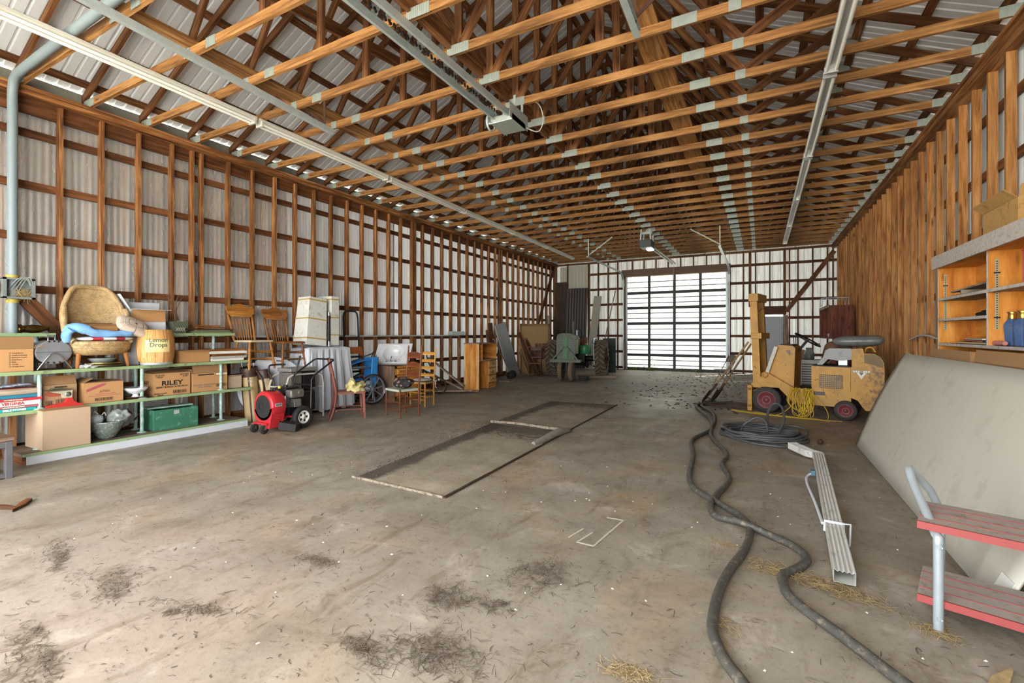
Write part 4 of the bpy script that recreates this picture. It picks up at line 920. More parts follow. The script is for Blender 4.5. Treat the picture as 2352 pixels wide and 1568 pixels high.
# golf bags
def golf_bag(label, loc, lean, m, r, h, dark):
    t = thing('golf_bag', label, 'golf bag', loc, 0, 'golf bags'); t.rotation_euler = lean
    b = MB(); 
    def fn(u, v):
        a = u*2*PI; rr = r*(1+.05*math.cos(5*a))*(1-.06*math.sin(PI*v)); return (rr*math.cos(a), rr*math.sin(a), h*v)
    b.grid(fn, 40, 10); b.lathe([(.0001, 0), (r, 0), (r*1.02, .03)], 20); b.build('body', m, t)
    b = MB(); b.lathe([(r*1.04, h-.1), (r*1.1, h-.02), (r*1.1, h+.04), (r*1.02, h+.05), (r*.98, h)], 24); b.build('collar', dark, t)
    b = MB()
    for g in (-.35, -1.6): b.beam((r*1.01*math.cos(g), r*1.01*math.sin(g), .0), (r*1.01*math.cos(g), r*1.01*math.sin(g), h-.08), .02, .012, (math.cos(g), math.sin(g), 0))
    b.build('trim_strip', dark, t)
    b = MB(); b.tube([(r*1.05, -.02, h-.13), (r*1.06, .012, h-.16), (r*1.05, -.02, h-.19), (r*1.05, -.045, h-.16)], .004, 6, closed=True, sub=3); b.build('ring', M_galv, t)
    b = MB(); b.tube([(r*.7, r*.7, h), (r*1.7, r*1.2, h*.8), (r*1.6, r*1.2, h*.5), (r*.8, r*.8, h*.35)], .012, 6, sub=6); b.build('strap', dark, t)
    return t
M_canvas = plain('tan_vinyl', 'b89e72', .5, 0, .12, 4)
M_lea = plain('brown_leather', '3f2a22', .5, 0, .2, 12)
golf_bag('large tan golf bag with dark brown collar at the shelf end', (-7.19, 4.64, .0), (rad(5), rad(3), rad(-20)), M_canvas, .115, .82, M_lea)
golf_bag('slimmer tan golf bag leaning beside the larger one', (-6.92, 4.80, 0), (rad(10), rad(-6), rad(-30)), plain('pale_tan_vinyl', 'c0a87c', .5, 0, .12, 4), .085, .78, M_lea)
for k, (x, y, dx, dy) in enumerate(((-7.20, 4.60, -.02, -.02), (-7.16, 4.56, .03, -.05), (-7.22, 4.54, -.02, -.06), (-7.15, 4.60, .04, .0))):
    t = thing('golf_club', 'golf club head standing out of the large tan golf bag', 'golf club', (x, y, .5), 0, 'golf clubs in the large bag')
    b = MB(); b.cyl((0, 0, -.1), (dx, dy, .45), .006, 8); b.build('shaft', M_chrome, t)
    b = MB(); b.tube([(dx, dy, .43), (dx*1.2, dy*1.3, .47), (dx*1.3+.01, dy*1.3-.05, .49), (dx*1.2+.01, dy*1.2-.08, .48)], [.012, .02, .026, .02], 10, sub=3); b.build('head', M_black if k % 2 else M_chrome, t)
# red walk-behind blower
M_red = plain('red_enamel_paint', 'bf2d35', .3, .05, .12, 8, dirt='7a2226', dirt_amt=.2)
t = thing('walk_behind_blower', 'red walk-behind leaf blower with a black engine and pneumatic wheels', 'leaf blower', (-6.18, 4.42, 0))
b = MB(tr(.02, -.30, .37))
b.lathe([(.155, 0), (.195, .0), (.212, .015), (.215, .06), (.215, .19), (.20, .22), (.0001, .22)], 40, (0, 0, 0), 'Y')
b.prism([(-.205, -.05), (-.17, -.17), (-.06, -.25), (.04, -.30), (.14, -.30), (.215, 0), (.1, -.05)], .0, .20, 'XZ')
b.build('housing', M_red, t, bevel=.006)
b = MB(tr(.02, -.30, .37)); b.lathe([(.0001, .02), (.158, .02), (.160, -.004), (.0001, -.006)][::-1], 36, (0, 0, 0), 'Y', smooth=False); b.tube([(-.03+.05*math.cos(a*.5), -.012, .0+.06*math.sin(a*.5)) for a in range(1, 11)], .004, 5); b.build('intake_guard', M_rubber, t)
b = MB(tr(.237, -.21, .40)); b.bx(0, .0015, -.05, .05, -.022, .022); lb = b.build('label_plate', M_white, t)
b = MB(tr(.2386, -.21, .40)); b.bx(0, .001, -.046, .046, -.018, .018); b.build('label_field', M_cord_gray, t)
b = MB(tr(.02, -.20, .5855)); b.bx(-.05, .06, -.05, .06, 0, .002); b.build('warning_decal', M_black, t)
b = MB(); b.beam((.16, -.12, .10), (.36, .0, .06), .16, .10, (0, 0, 1)); 
for k in range(6): b.beam((.2+.03*k, -.18+.018*k, .155-.008*k), (.2+.03*k-.07, -.06+.018*k, .155-.008*k), .008, .012)
b.build('outlet_chute', M_rubber, t)
b = MB(); b.bx(-.15, .15, -.34, -.28, .125, .15); b.bx(-.2, .2, .05, .36, .17, .20); b.beam((0, -.3, .137), (0, .1, .18), .12, .03); b.build('chassis', M_red, t, bevel=.004)
for x in (-.13, .09):
    b = MB(tr(x, -.33, 0)); b.lathe([(.02, -.018), (.05, -.018), (.06, -.01), (.06, .01), (.05, .018), (.02, .018)], 20, (0, 0, .06), 'X'); c_ = b.build('caster_wheel', M_rubber, t)
    b = MB(tr(x, -.33, 0))
    for s in (-1, 1): b.beam((s*.024, 0, .055), (s*.024, .02, .125), .03, .004, (1, 0, 0))
    b.bx(-.035, .035, -.03, .04, .12, .127); b.build('caster_fork', M_chrome, t)
for x in (-.27, .20):
    b = MB(tr(x, .2, .165)); b.lathe([(.095, -.035), (.13, -.045), (.155, -.038), (.165, -.02), (.165, .02), (.155, .038), (.13, .045), (.095, .035)], 36, (0, 0, 0), 'X'); w_ = b.build('tyre', M_rubber, t)
    b = MB(tr(x, .2, .165)); b.lathe([(.095, -.035), (.097, 0), (.095, .036), (.08, .03), (.075, .018), (.03, .022), (.028, .03), (.0001, .03)], 30, (0, 0, 0), 'X'); h_ = b.build('wheel_rim', M_white, w_)
    b = MB(tr(x, .2, .165))
    for k in range(5): g = 2*PI*k/5; b.prism([(.04*math.cos(g-.3), .04*math.sin(g-.3)), (.072*math.cos(g-.25), .072*math.sin(g-.25)), (.072*math.cos(g+.25), .072*math.sin(g+.25)), (.04*math.cos(g+.3), .04*math.sin(g+.3))], .020, .024, 'YZ')
    b.build('rim_slot', M_rubber, w_)
b = MB(); b.cyl((-.27, .2, .165), (.2, .2, .165), .014); b.build('axle', M_rust, t)
b = MB(); b.bx(-.16, .12, .02, .26, .205, .32); b.lathe([(.09, 0), (.1, .01), (.1, .08), (.08, .1)], 22, (-.03, -.075, .36), 'Y'); 
b.build('engine_block', M_black, t, bevel=.012)
b = MB()
for k in range(6): b.bx(.1, .185, .05, .2, .33+.016*k, .338+.016*k)
b.bx(.11, .19, .07, .18, .32, .44); b.build('cylinder_fins', plain('cast_grey', '8f8d88', .45, .6, .2, 20), t, bevel=.004)
b = MB(); b.bx(.08, .22, .0, .22, .46, .575); b.lathe([(.0001, .004), (.03, .004), (.034, 0)][::-1], 16, (.22, .14, .53), 'X'); b.build('air_filter', plain('dark_silver', '8b8781', .3, .6, .15, 10), t, bevel=.02)
b = MB(); b.bx(-.2, .06, .02, .26, .48, .60); b.lathe([(.03, 0), (.03, .03)], 16, (-.07, .12, .60)); b.build('fuel_tank', M_black, t, bevel=.02)
b = MB(); b.cyl((-.02, -.02, .595), (-.02, -.02, .63), .02); b.build('choke_tag', plain('yellow_tag', 'd3c22c', .5), t)
b = MB(); 
for x in (-.22, .22):
    b.tube([(x*.9, .3, .18), (x, .33, .25), (x, .34, .70), (x, .40, .77), (x, .74, .97), (x*.85, .77, .985)], .014, 10)
b.tube([(-.187, .77, .985), (.187, .77, .985)], .014, 10); b.tube([(-.22, .34, .62), (.22, .34, .62)], .011, 8); b.build('handle', M_black, t)
b = MB(); b.tube([(-.15, .30, .60), (-.15, .36, .80), (-.15, .40, .95)], .007, 6); b.cyl((-.15, .39, .92), (-.15, .43, 1.05), .014); b.build('throttle_lever', M_black, t)
# generator behind it
t = thing('portable_generator', 'grey-topped portable generator in a tube frame behind the red blower', 'generator', (-6.74, 5.10, 0))
b = MB(); b.bx(-.17, .17, -.24, .26, .78, .84); b.build('fuel_tank', plain('grey_tank', '8d8c88', .4, .3, .1), t, bevel=.015)
b = MB(); b.bx(-.15, .15, .0, .24, .50, .77); b.build('muffler_box', M_black, t, bevel=.01)
b = MB(); b.bx(-.15, .16, -.22, -.03, .48, .77); b.build('control_panel', plain('taupe_panel', '6d6862', .4, .2), t, bevel=.01)
b = MB(); b.bx(-.15, .15, -.25, .25, .12, .46); b.build('engine', M_rubber, t, bevel=.03)
for x in (-.2, .2):
    b = MB(); b.tube([(x, -.36, .0), (x, -.35, .55), (x, -.30, .70), (x, -.22, .735), (x, .24, .735), (x, .33, .70), (x, .36, .55), (x, .36, 0)], .015, 10); b.build('frame_tube', plain('cream_tube', 'b9b8ae', .45, .1), t)
b = MB(); b.tube([(-.2, -.36, .55), (.2, -.36, .55)], .012, 8); b.tube([(-.2, .36, .5), (.2, .36, .5)], .012, 8); b.tube([(-.2, -.36, .1), (.2, -.36, .1)], .012, 8); b.build('cross_tube', plain('cream_tube', 'b9b8ae', .45, .1), t)
b = MB(); b.tube([(-.2, -.33, .66), (-.2, -.36, .86), (-.18, -.28, .89), (-.1, -.14, .89)], .014, 8, sub=4); b.build('lift_handle', M_black, t)
# gas bottle
t = thing('gas_cylinder', 'small silver gas cylinder with a green top near the foam boxes', 'gas cylinder', (-7.05, 5.56, 0))
b = MB(); b.lathe([(.0001, 0), (.055, 0), (.058, .02), (.058, .86), (.05, .93), (.025, .98), (.02, 1.0)], 20); b.build('tank', M_galv, t)
b = MB(); b.lathe([(.059, .85), (.0585, .90), (.051, .935), (.026, .985), (.02, 1.02), (.014, 1.06), (.02, 1.08), (.0001, 1.09)], 20); b.build('green_cap', plain('green_bottle', '1f6a4a', .4), t)
b = MB(); b.lathe([(.0588, .70), (.0588, .78)], 20); b.build('label_band', M_white, t)
# generic ladder / rail-back chair
def chair(label, loc, fwd, w, d, hs, hb, m, seat_m, slats, post_r=.017, finial=False, square=False, curve=.0, group=None, low=2, back_rake=.06, name='wooden_chair'):
    t = thing(name, label, 'chair', loc, math.atan2(fwd[1], fwd[0])-PI/2, group); a = w/2; e = d/2
    def bar(b, p, q_, r): b.beam(p, q_, r*2, r*1.7) if square else b.cyl(p, q_, r, 10)
    for s in (-1, 1):
        b = MB()
        if square: b.beam((s*a, e+.02, 0), (s*a, e, hs-.02), post_r*1.6, post_r*1.8, (0, 1, 0), post_r*2, post_r*2.4)
        else: b.tube([(s*a, e, 0), (s*a, e, hs*.7), (s*a, e, hs+.005)], [post_r*.8, post_r, post_r*.9], 10)
        b.build('leg', m, t)
        b = MB()
        if square: b.tube([(s*a*.95, -e-.09, 0), (s*a*.95, -e-.02, hs*.5), (s*a*.95, -e, hs), (s*a*.95, -e-.03, hs+.2), (s*a*.95, -e-.10, hb)], [post_r*1.1, post_r*1.3, post_r*1.5, post_r*1.3, post_r], 8, sub=3)
        else: b.tube([(s*a*.95, -e, 0), (s*a*.95, -e, hs), (s*a*.95, -e-back_rake, hb)]+([(s*a*.95, -e-back_rake, hb+.015), (s*a*.95, -e-back_rake*1.05, hb+.045), (s*a*.95, -e-back_rake*1.1, hb+.09)] if finial else []), [post_r*.8, post_r, post_r*.9]+([post_r*.6, post_r*.9, post_r*.25] if finial else []), 10)
        b.build('back_post', m, t)
    b = MB(); b.prism([(-a-.01, e+.015), (a+.01, e+.015), (a*.95, -e-.005), (-a*.95, -e-.005)], hs-.035, hs, 'XY'); b.build('seat', seat_m, t, bevel=.01)
    for z, th in slats:
        yy = -e-back_rake*(z-hs)/(hb-hs)-(.0 if not square else .02); b = MB(); n = 8
        poly = [(-a*.93+2*a*.93*k/n, th/2+curve*math.sin(PI*k/n)) for k in range(n+1)]; low_ = [(-a*.93+2*a*.93*k/n, -th/2+curve*.4*math.sin(PI*k/n)) for k in range(n, -1, -1)]
        b.M = tr(0, yy, z); b.prism(poly+low_, -.008, .008, 'XZ'); b.build('back_slat', m, t)
    for k in range(low):
        z = hs*(.28+.28*k); b = MB(); r = post_r*.55
        bar(b, (-a, e, z), (a, e, z), r); bar(b, (-a*.95, -e, z+.02), (a*.95, -e, z+.02), r)
        for s in (-1, 1): bar(b, (s*a, e, z+.04), (s*a*.95, -e, z+.04), r)
        b.build('stretcher', m, t)
    return t
M_redwood = wood('red_brown_paint', '5d3430', '7a463d', '8f5a4c', vary=.1, knots=False, rough=.5)
chair('low reddish brown wooden chair holding a yellow bag beside the red blower', (-6.03, 5.54, 0), (.6, .8), .40, .42, .45, .99, M_redwood, M_redwood, ((.90, .06), (.70, .05)), square=True, low=1)
b = MB(tr(-5.95, 5.62, .50) @ rotm('Z', rad(50)) @ rotm('X', rad(12))); blob(b, (0, 0, .0), (.15, .18, .07), 3, .6, 34, 18, e=.7, fr=3); blob(b, (-.07, -.05, .09), (.05, .10, .085), 6, .4, 20, 12, fr=3); wrinkle(b, .02, 12)
q = NT('yellow_print_fabric'); o = q.obj(); v = q.n('ShaderNodeTexVoronoi', i_Vector=o, i_Scale=38.0).outputs['Distance']; q.base(q.mix(q.ramp(v, [(.12, 1), (.2, 0)]), lin('c9bf84'), lin('6d6a4a'))); q.p(Roughness=.9)
tag(b.build('yellow_cloth_bag', q.m), 'crumpled yellow printed bag on the reddish chair seat', 'bag')
# sheet-covered furniture and foam boxes
q = NT('white_sheet_cloth'); q.base(lin('c6cad2')); q.p(Roughness=.95); M_cloth = q.m
b = MB()
X0, X1, Y0, Y1, H = -7.36, -6.86, 5.42, 6.36, 1.15
def drape(u, v):
    per = [(X0, Y0), (X1, Y0), (X1, Y1), (X0, Y1), (X0, Y0)]; L = [X1-X0, Y1-Y0, X1-X0, Y1-Y0]; s_ = u*sum(L); k = 0
    while k < 3 and s_ > L[k]: s_ -= L[k]; k += 1
    f = min(1, s_/L[k]); p = Vector((per[k][0]*(1-f)+per[k+1][0]*f, per[k][1]*(1-f)+per[k+1][1]*f, 0)); c_ = Vector(((X0+X1)/2, (Y0+Y1)/2, 0)); d_ = (p-c_)
    if v < .15: t_ = v/.15; p = c_+d_*t_*.96; p.z = H+.004*math.sin(9*u*6)
    else:
        t_ = (v-.15)/.85; fold = (.055*math.sin(u*2*PI*17+2*math.sin(u*19))+.02*math.sin(u*2*PI*41))*min(1, t_*1.6)+.05*t_; p = c_+d_*(.97+fold/ max(.2, d_.length)); p.z = H-.015-(H-.06)*t_+.03*math.sin(u*40)*t_*t_
    return p
b.grid(drape, 320, 26); tag(b.build('draped_sheet', M_cloth), 'white sheet draped over tall furniture under the foam boxes', 'sheet')
M_foam = plain('white_foam', 'd3d5cf', .8, 0, .08, 9, dirt='a7a494', dirt_amt=.25)
M_tape = plain('yellowed_tape', 'b79a58', .45, 0, .15, 14)
def foam(label, c_, dims, rx, tapes, tap=1.0):
    t = thing('foam_box', label, 'foam box', c_, 0, 'tall foam boxes on the sheet'); t.rotation_euler = rx; a, w, h = dims[0]/2, dims[1]/2, dims[2]
    b = MB(); b.beam((0, 0, 0), (0, 0, h), w*2, a*2, (1, 0, 0), w*2*tap, a*2*tap); b.build('body', M_foam, t, bevel=.012)
    for z in tapes:
        k = 1-(1-tap)*z/h; b = MB(); b.bx(-a*k-.002, a*k+.002, -w*k-.002, w*k+.002, z-.012, z+.012); b.build('tape', M_tape, t)
    return t, a, w
t, a, w = foam('wide white foam box wrapped in yellowed tape, leaning on the sheet', (-7.16, 5.68, 1.18), (.36, .44, .86), (rad(-6), rad(-2), 0), (.12, .47, .81), .86)
b = MB(tr(.12, -w*.93-.001, .66)); b.bx(-.06, .06, -.004, .006, -.05, .05); b.build('label', M_white, t)
foam('narrow white foam box standing upright beside the wide one', (-7.2, 6.13, 1.17), (.36, .19, .92), (0, 0, 0), (.2, .52, .86))
t = thing('telescopic_pole', 'black pole with shiny ends standing between the two foam boxes', 'pole', (-7.02, 5.985, 1.165))
b = MB(); b.cyl((0, 0, .08), (0, 0, .56), .022, 12); b.build('tube', M_black, t)
b = MB(); b.cyl((0, 0, 0), (0, 0, .085), .026, 12); b.cyl((0, 0, .55), (0, 0, .62), .020, 12); b.build('end_cap', M_chrome, t)
# hand truck
t = thing('hand_truck', 'tall hand truck with a black loop handle and orange frame', 'hand truck', (-7.2, 6.85, 0))
b = MB(); b.tube([(-.12, -.19, .3), (-.2, -.19, 1.72), (-.2, -.17, 1.81), (-.2, -.12, 1.85), (-.2, .12, 1.85), (-.2, .17, 1.81), (-.2, .19, 1.72), (-.12, .19, .3)], .017, 10); b.build('loop_handle', M_rubber, t)
M_org = plain('orange_paint', 'b8612a', .45, 0, .15, 9, dirt='70482c', dirt_amt=.2)
b = MB()
for y in (-.2, .2): b.beam((-.06, y, .1), (-.12, y, 1.08), .07, .035, (1, 0, 0))
b.beam((-.11, -.2, 1.05), (-.11, .2, 1.05), .03, .14); b.beam((-.08, -.2, .5), (-.08, .2, .5), .03, .08); b.build('frame', M_org, t)
b = MB(); b.bx(-.05, .17, -.2, .2, .012, .03); b.build('toe_plate', M_org, t)
for y in (-.26, .26):
    b = MB(); b.lathe([(.04, -.03), (.1, -.03), (.115, -.015), (.115, .015), (.1, .03), (.04, .03)], 22, (-.14, y, .116), 'Y'); b.build('wheel', M_rubber, t)
b = MB()
for z in (.62, .78, .92): b.beam((-.09, -.19, z), (-.09, .19, z), .02, .04)
b.tube([(-.02, .1, .9), (.1, .3, .98), (.02, .42, 1.02), (-.05, .38, .8)], .012, 8, sub=5); b.build('strap', M_black, t)
# wheelchair
M_blue = plain('blue_vinyl', '2f7fc4', .5, 0, .1, 6)
t = thing('wheelchair', 'folding wheelchair with bright blue seat and grey spoked wheels', 'wheelchair', (-6.99, 6.62, 0), rad(-14))
M_spoke = plain('grey_spoke_plastic', '6d7884', .45, .1, .1, 12)
for x in (-.19, .22):
    b = MB(tr(x, .22, .3)); b.lathe([(.265, -.015), (.29, -.018), (.30, 0), (.29, .018), (.265, .015)], 44, (0, 0, 0), 'X'); w_ = b.build('tyre', M_rubber, t)
    b = MB(tr(x, .22, .3)); b.lathe([(.245, -.012), (.27, -.016), (.27, .016), (.245, .012), (.245, -.012)], 44, (0, 0, 0), 'X'); b.lathe([(.0001, -.03), (.04, -.03), (.045, .03), (.0001, .03)], 18, (0, 0, 0), 'X')
    for k in range(8): g = 2*PI*k/8+.2; b.beam((0, .03*math.cos(g), .03*math.sin(g)), (0, .25*math.cos(g), .25*math.sin(g)), .022, .02, (1, 0, 0))
    b.build('spoked_wheel', M_spoke, w_)
    s = 1 if x > 0 else -1
    b = MB(tr(x+s*.035, .22, .3)); b.tube([(0, .26*math.cos(a*PI/18), .26*math.sin(a*PI/18)) for a in range(36)], .007, 6, closed=True); b.build('push_rim', M_chrome, w_)
for x in (-.15, .17):
    b = MB(tr(x, -.22, .09)); b.lathe([(.03, -.014), (.08, -.014), (.09, 0), (.08, .014), (.03, .014)], 22, (0, 0, 0), 'X'); b.build('caster_wheel', M_rubber, t)
    b = MB(); b.tube([(x, .25, .08), (x, .25, .92), (x, .34, .95)], .012, 8); b.tube([(x, -.24, .18), (x, -.26, .50), (x, -.22, .70), (x, -.16, .72), (x, .25, .72)], .012, 8); b.tube([(x, -.24, .48), (x, .25, .48)], .012, 8); b.tube([(x, -.24, .2), (x, .25, .2)], .012, 8); b.build('side_frame', M_chrome, t)
    b = MB(); b.beam((x, -.18, .745), (x, .10, .745), .05, .03); b.build('arm_pad', plain('grey_pad_vinyl', '58606a', .5), t, bevel=.01)
b = MB()
def sling(u, v): return (-.15+.32*u, -.22+.42*v, .50-.05*math.sin(PI*u))
b.grid(sling, 10, 6); 
b.grid(lambda u, v: (-.15+.32*u, .245+.05*math.sin(PI*u), .48+.44*v), 10, 6); b.build('blue_sling', M_blue, t, solid=.012)
b = MB(); b.grid(lambda u, v: (-.16+.33*u, -.2+.38*v, .80+.10*v-.03*math.sin(PI*u)), 8, 6); b.grid(lambda u, v: (.205, .22+.14*u-.05*v, .93-.55*v), 6, 8); b.build('blue_cover', M_blue, t, solid=.012)
# vanity
M_lam = wood('grey_brown_laminate', '5f4a3c', '77604e', '8d7460', vary=.05, knots=False, gs=9)
t = thing('vanity_cabinet', 'old bathroom vanity cabinet with brown side panel and pine doors', 'cabinet', (-6.73, 7.60, 0))
b = MB(); b.bx(-.225, .225, -.44, -.42, 0, .73); b.bx(-.225, .225, .40, .42, 0, .73); b.bx(-.225, -.21, -.42, .40, .0, .73); b.bx(-.21, .18, -.42, .40, .08, .1); b.bx(.16, .18, -.42, .4, 0, .08); b.build('carcass', M_lam, t)
b = MB()
for y0, y1, z0, z1 in ((-.42, -.37, .08, .73), (.35, .40, .08, .73), (-.03, .02, .08, .55), (-.42, .4, .68, .73), (-.42, .4, .08, .12), (-.42, .4, .5, .55)): b.bx(.205, .225, y0, y1, z0, z1)
b.build('face_frame', M_pine, t)
for y0, y1, z0, z1, nm in ((-.37, -.03, .13, .49, 'door'), (.02, .35, .13, .49, 'door'), (-.37, .35, .56, .67, 'drawer_front')):
    b = MB(); b.bx(.226, .242, y0, y1, z0, z1); d_ = b.build(nm, M_pine, t, bevel=.004)
    b = MB(); b.bx(.242, .248, y0+.05, y1-.05, z0+.03, z1-.03); b.build('raised_panel', M_pine, d_, bevel=.004)
    b = MB(); b.ball((.262, y1-.03 if nm == 'door' else (y0+y1)/2, (z0+z1)/2+.05), .014); b.build('knob', M_rust, d_)
# sink top leaning on it
M_marble = plain('cultured_marble', 'd6d8da', .25, 0, .05, 3, dirt='b5ae9c', dirt_amt=.15)
e1 = Vector((.80, .60, 0)); e2 = Vector((-.22, .55, .81)).normalized(); nn = e1.cross(e2).normalized(); 
Ms = Matrix((e1, e2, nn)).transposed().to_4x4(); Ms.translation = Vector((-6.83, 7.40, .755))
t = thing('vanity_sink_top', 'white marble sink top with round basin propped up on the vanity', 'sink', (-6.8, 7.4, .745))
b = MB(Ms); W2, H2 = .36, .52
def slab(u, v):
    x = (u-.5)*W2*2; y = v*H2; r = math.hypot(x-.0, (y-.27)*1.05)/.21; z = -.13*max(0, 1-r*r)**.6 if r < 1 else 0; return (x, y, z)
b.grid(slab, 48, 36); b.build('top', M_marble, t, world=True, solid=.014)
b = MB(Ms); b.bx(-W2, W2, -.015, .03, -.02, .05); b.build('backsplash', M_marble, t, world=True, bevel=.006)
b = MB(Ms)
for x in (-.09, .0, .09): b.cyl((x, .035, .005), (x, .035, .06), .016); b.tube([(x, .035, .05), (x+.03, .02, .085)], .008, 6)
b.tube([(0, .035, .05), (0, .06, .10), (0, .12, .10), (0, .15, .07)], .011, 8, sub=3); b.build('faucet', M_chrome, t, world=True)
# chairs
M_dk = wood('red_maple_finish', '4a2614', '6e3a20', '8a5032', vary=.1, knots=False, rough=.35)
chair('dark ladder-back chair with pale green seat and a floral bag on it', (-5.36, 6.10, 0), (-.29, -.96), .43, .37, .47, 1.10, M_dk, plain('pale_green_seat', 'a9b39f', .8, 0, .1), ((.68, .07), (.84, .07), (1.0, .09)), finial=True, curve=.035, name='ladder_back_chair')
q = NT('floral_cloth'); o = q.obj(); v = q.n('ShaderNodeTexVoronoi', i_Vector=o, i_Scale=17.0); q.base(q.ramp(q.math('ADD', v.outputs['Distance'], q.math('MULTIPLY', q.noise(o, 9, 3), .3)), [(.25, lin('b0606e')), (.38, lin('8a7a66')), (.5, lin('2c282c')), (.75, lin('1d1b20'))])); q.p(Roughness=.85); M_floral = q.m
t = thing('floral_bag', 'black bag with pink flowers on the dark ladder-back chair', 'bag', (-5.33, 6.10, .475), rad(20))
b = MB(); blob(b, (0, 0, .075), (.16, .13, .075), 4, .35, 28, 14, e=.7, fr=3); b.build('body', M_floral, t)
b = MB(); b.tube([(-.1, -.03, .12), (-.05, -.06, .18), (.05, -.06, .18), (.11, -.02, .12)], .011, 8, sub=5); b.build('handle', M_black, t)
b = MB(); blob(b, (-5.50, 6.16, .545), (.09, .11, .07), 12, .3, 20, 12); tag(b.build('tan_bag', plain('tan_mottled_cloth', '9c8069', .9, 0, .25, 26)), 'small tan cloth bag beside the floral one on the dark chair', 'bag')
M_yel = wood('honey_pine_finish', 'a8702c', 'c98f3e', 'dcae62', vary=.05, knots=False, rough=.35)
chair('honey coloured ladder-back chair with a floral cushion behind the dark one', (-5.78, 7.14, 0), (.05, -1), .34, .30, .47, 1.03, M_yel, plain('rush_seat', 'b0935c', .8, 0, .2, 40), ((.58, .055), (.72, .055), (.86, .055), (1.0, .06)), finial=True, name='ladder_back_chair')
t = thing('tie_on_cushion', 'grey floral tie-on cushion on the honey coloured chair', 'cushion', (-5.78, 7.14, .472))
b = MB(); blob(b, (0, 0, .03), (.165, .15, .03), 2, .1, e=.6); b.build('pad', plain('floral_grey_pad', 'a9a5a4', .9, 0, .25, 40), t)
b = MB(); b.tube([(.16, .12, .02), (.2, .14, 0), (.2, .15, -.1), (.22, .17, -.14)], .006, 5, sub=4); b.tube([(.16, .12, .02), (.18, .17, .01), (.19, .18, -.08)], .006, 5, sub=4); b.build('tie', M_cloth, t)
# junk between the chairs and the desk
for k, (p0, p1, w, h, lab) in enumerate((((-7.2, 8.6, .03), (-5.9, 9.35, .03), .14, .03, 'long grey plank lying on the floor before the desk'), ((-7.1, 8.35, .06), (-5.95, 9.15, .06), .10, .03, 'narrow weathered plank lying across the long grey plank'), ((-7.3, 8.9, .55), (-6.3, 9.3, .06), .12, .025, 'weathered board sloping from the wall to the floor'), ((-7.25, 9.2, .80), (-6.35, 9.42, .12), .09, .03, 'dark narrow board sloping down behind the weathered one'))):
    b = MB(); b.beam(p0, p1, w, h); tag(b.build('old_plank', M_oldwood), lab, 'plank')
t = thing('rusty_cultivator', 'rusty push cultivator with long handles by the left wall before the desk', 'cultivator', (-7.0, 8.75, 0))
b = MB()
for s in (-.16, .16): b.tube([(-.2+s*.3, .1+s, .95), (-.1+s*.3, .0+s, .75), (.35, -.05+s*.4, .3), (.55, -.1, .18)], .015, 8, sub=3)
b.build('handle', M_rust, t)
b = MB(); b.lathe([(.17, -.02), (.19, -.02), (.19, .02), (.17, .02), (.17, -.02)], 26, (.5, -.1, .192), 'Y')
for k in range(6): g = PI*k/3; b.cyl((.5, -.1, .19), (.5+.17*math.cos(g), -.1, .19+.17*math.sin(g)), .006, 6)
b.build('wheel', M_rust, t)
b = MB()
for k in range(3): b.tube([(.4-.05*k, -.1+.07*(k-1), .28), (.3-.05*k, -.1+.07*(k-1), .2), (.32-.05*k, -.1+.07*(k-1), .02)], .012, 6)
b.build('tine', M_rust, t)
# ================================================================ far left: desk, leaning boards, tractor
M_knob = plain('dark_knob', '2a1c14', .4)
t = thing('pine_desk', 'tall pine desk with hutch and three drawers by the left studs', 'desk', (-6.31, 10.13, 0), rad(5))
D2, W2 = .205, .51
b = MB(); b.bx(-D2, D2, -W2, -W2+.022, 0, 1.13); b.build('side_panel', M_pine, t)
b = MB()
for x in (-D2-.004, D2-.07): b.bx(x, x+.075, -W2-.008, -W2, 0, 1.13)
b.build('side_rail', wood('pale_pine', 'b27c40', 'd2a061', 'e4bd84', vary=.1), t)
b = MB(); b.bx(-D2-.01, D2+.01, -W2-.01, W2+.01, 1.13, 1.155); b.build('top', M_oldwood, t, bevel=.004)
b = MB(); b.bx(-D2, D2, W2-.02, W2, .74, 1.13); b.bx(-D2, -D2+.015, -W2+.02, W2-.02, .74, 1.13); b.bx(-D2, D2-.02, -.28, -.26, .74, 1.13); b.build('hutch', M_pine, t)
b = MB(); b.bx(-D2, D2+.02, -W2+.022, W2, .71, .74); b.build('desktop', M_oldwood, t)
b = MB(); b.bx(-D2, -D2+.015, -W2+.02, .05, .0, .71); b.bx(-D2, D2-.05, .04, .06, 0, .71); b.build('kneehole_panel', M_pine, t)
b = MB(); b.bx(-D2, D2-.02, .06, .08, 0, .71); b.bx(-D2, D2-.02, W2-.02, W2, 0, .71); b.bx(-D2, -D2+.015, .08, W2-.02, 0, .71); b.bx(-D2, D2-.02, .08, W2-.02, .0, .12); b.build('pedestal', M_pine, t)
for k in range(3):
    z = .14+.19*k; b = MB(); b.bx(-.15, D2, .07, W2-.005, z, z+.175); d_ = b.build('drawer', wood('pale_pine', 'b27c40', 'd2a061', 'e4bd84', vary=.1), t, bevel=.004)
    b = MB(); b.ball((D2+.012, .285, z+.09), .016); b.build('knob', M_knob, d_)
b = MB(tr(-7.36, 10.55, 1.35)); b.bx(-.07, .07, -.3, .3, 0, .10); b.bx(.07, .074, -.31, .31, -.01, .02); tag(b.build('grey_metal_box', M_galv, bevel=.006), 'low grey metal box lying on the wall rail behind the desk', 'box')
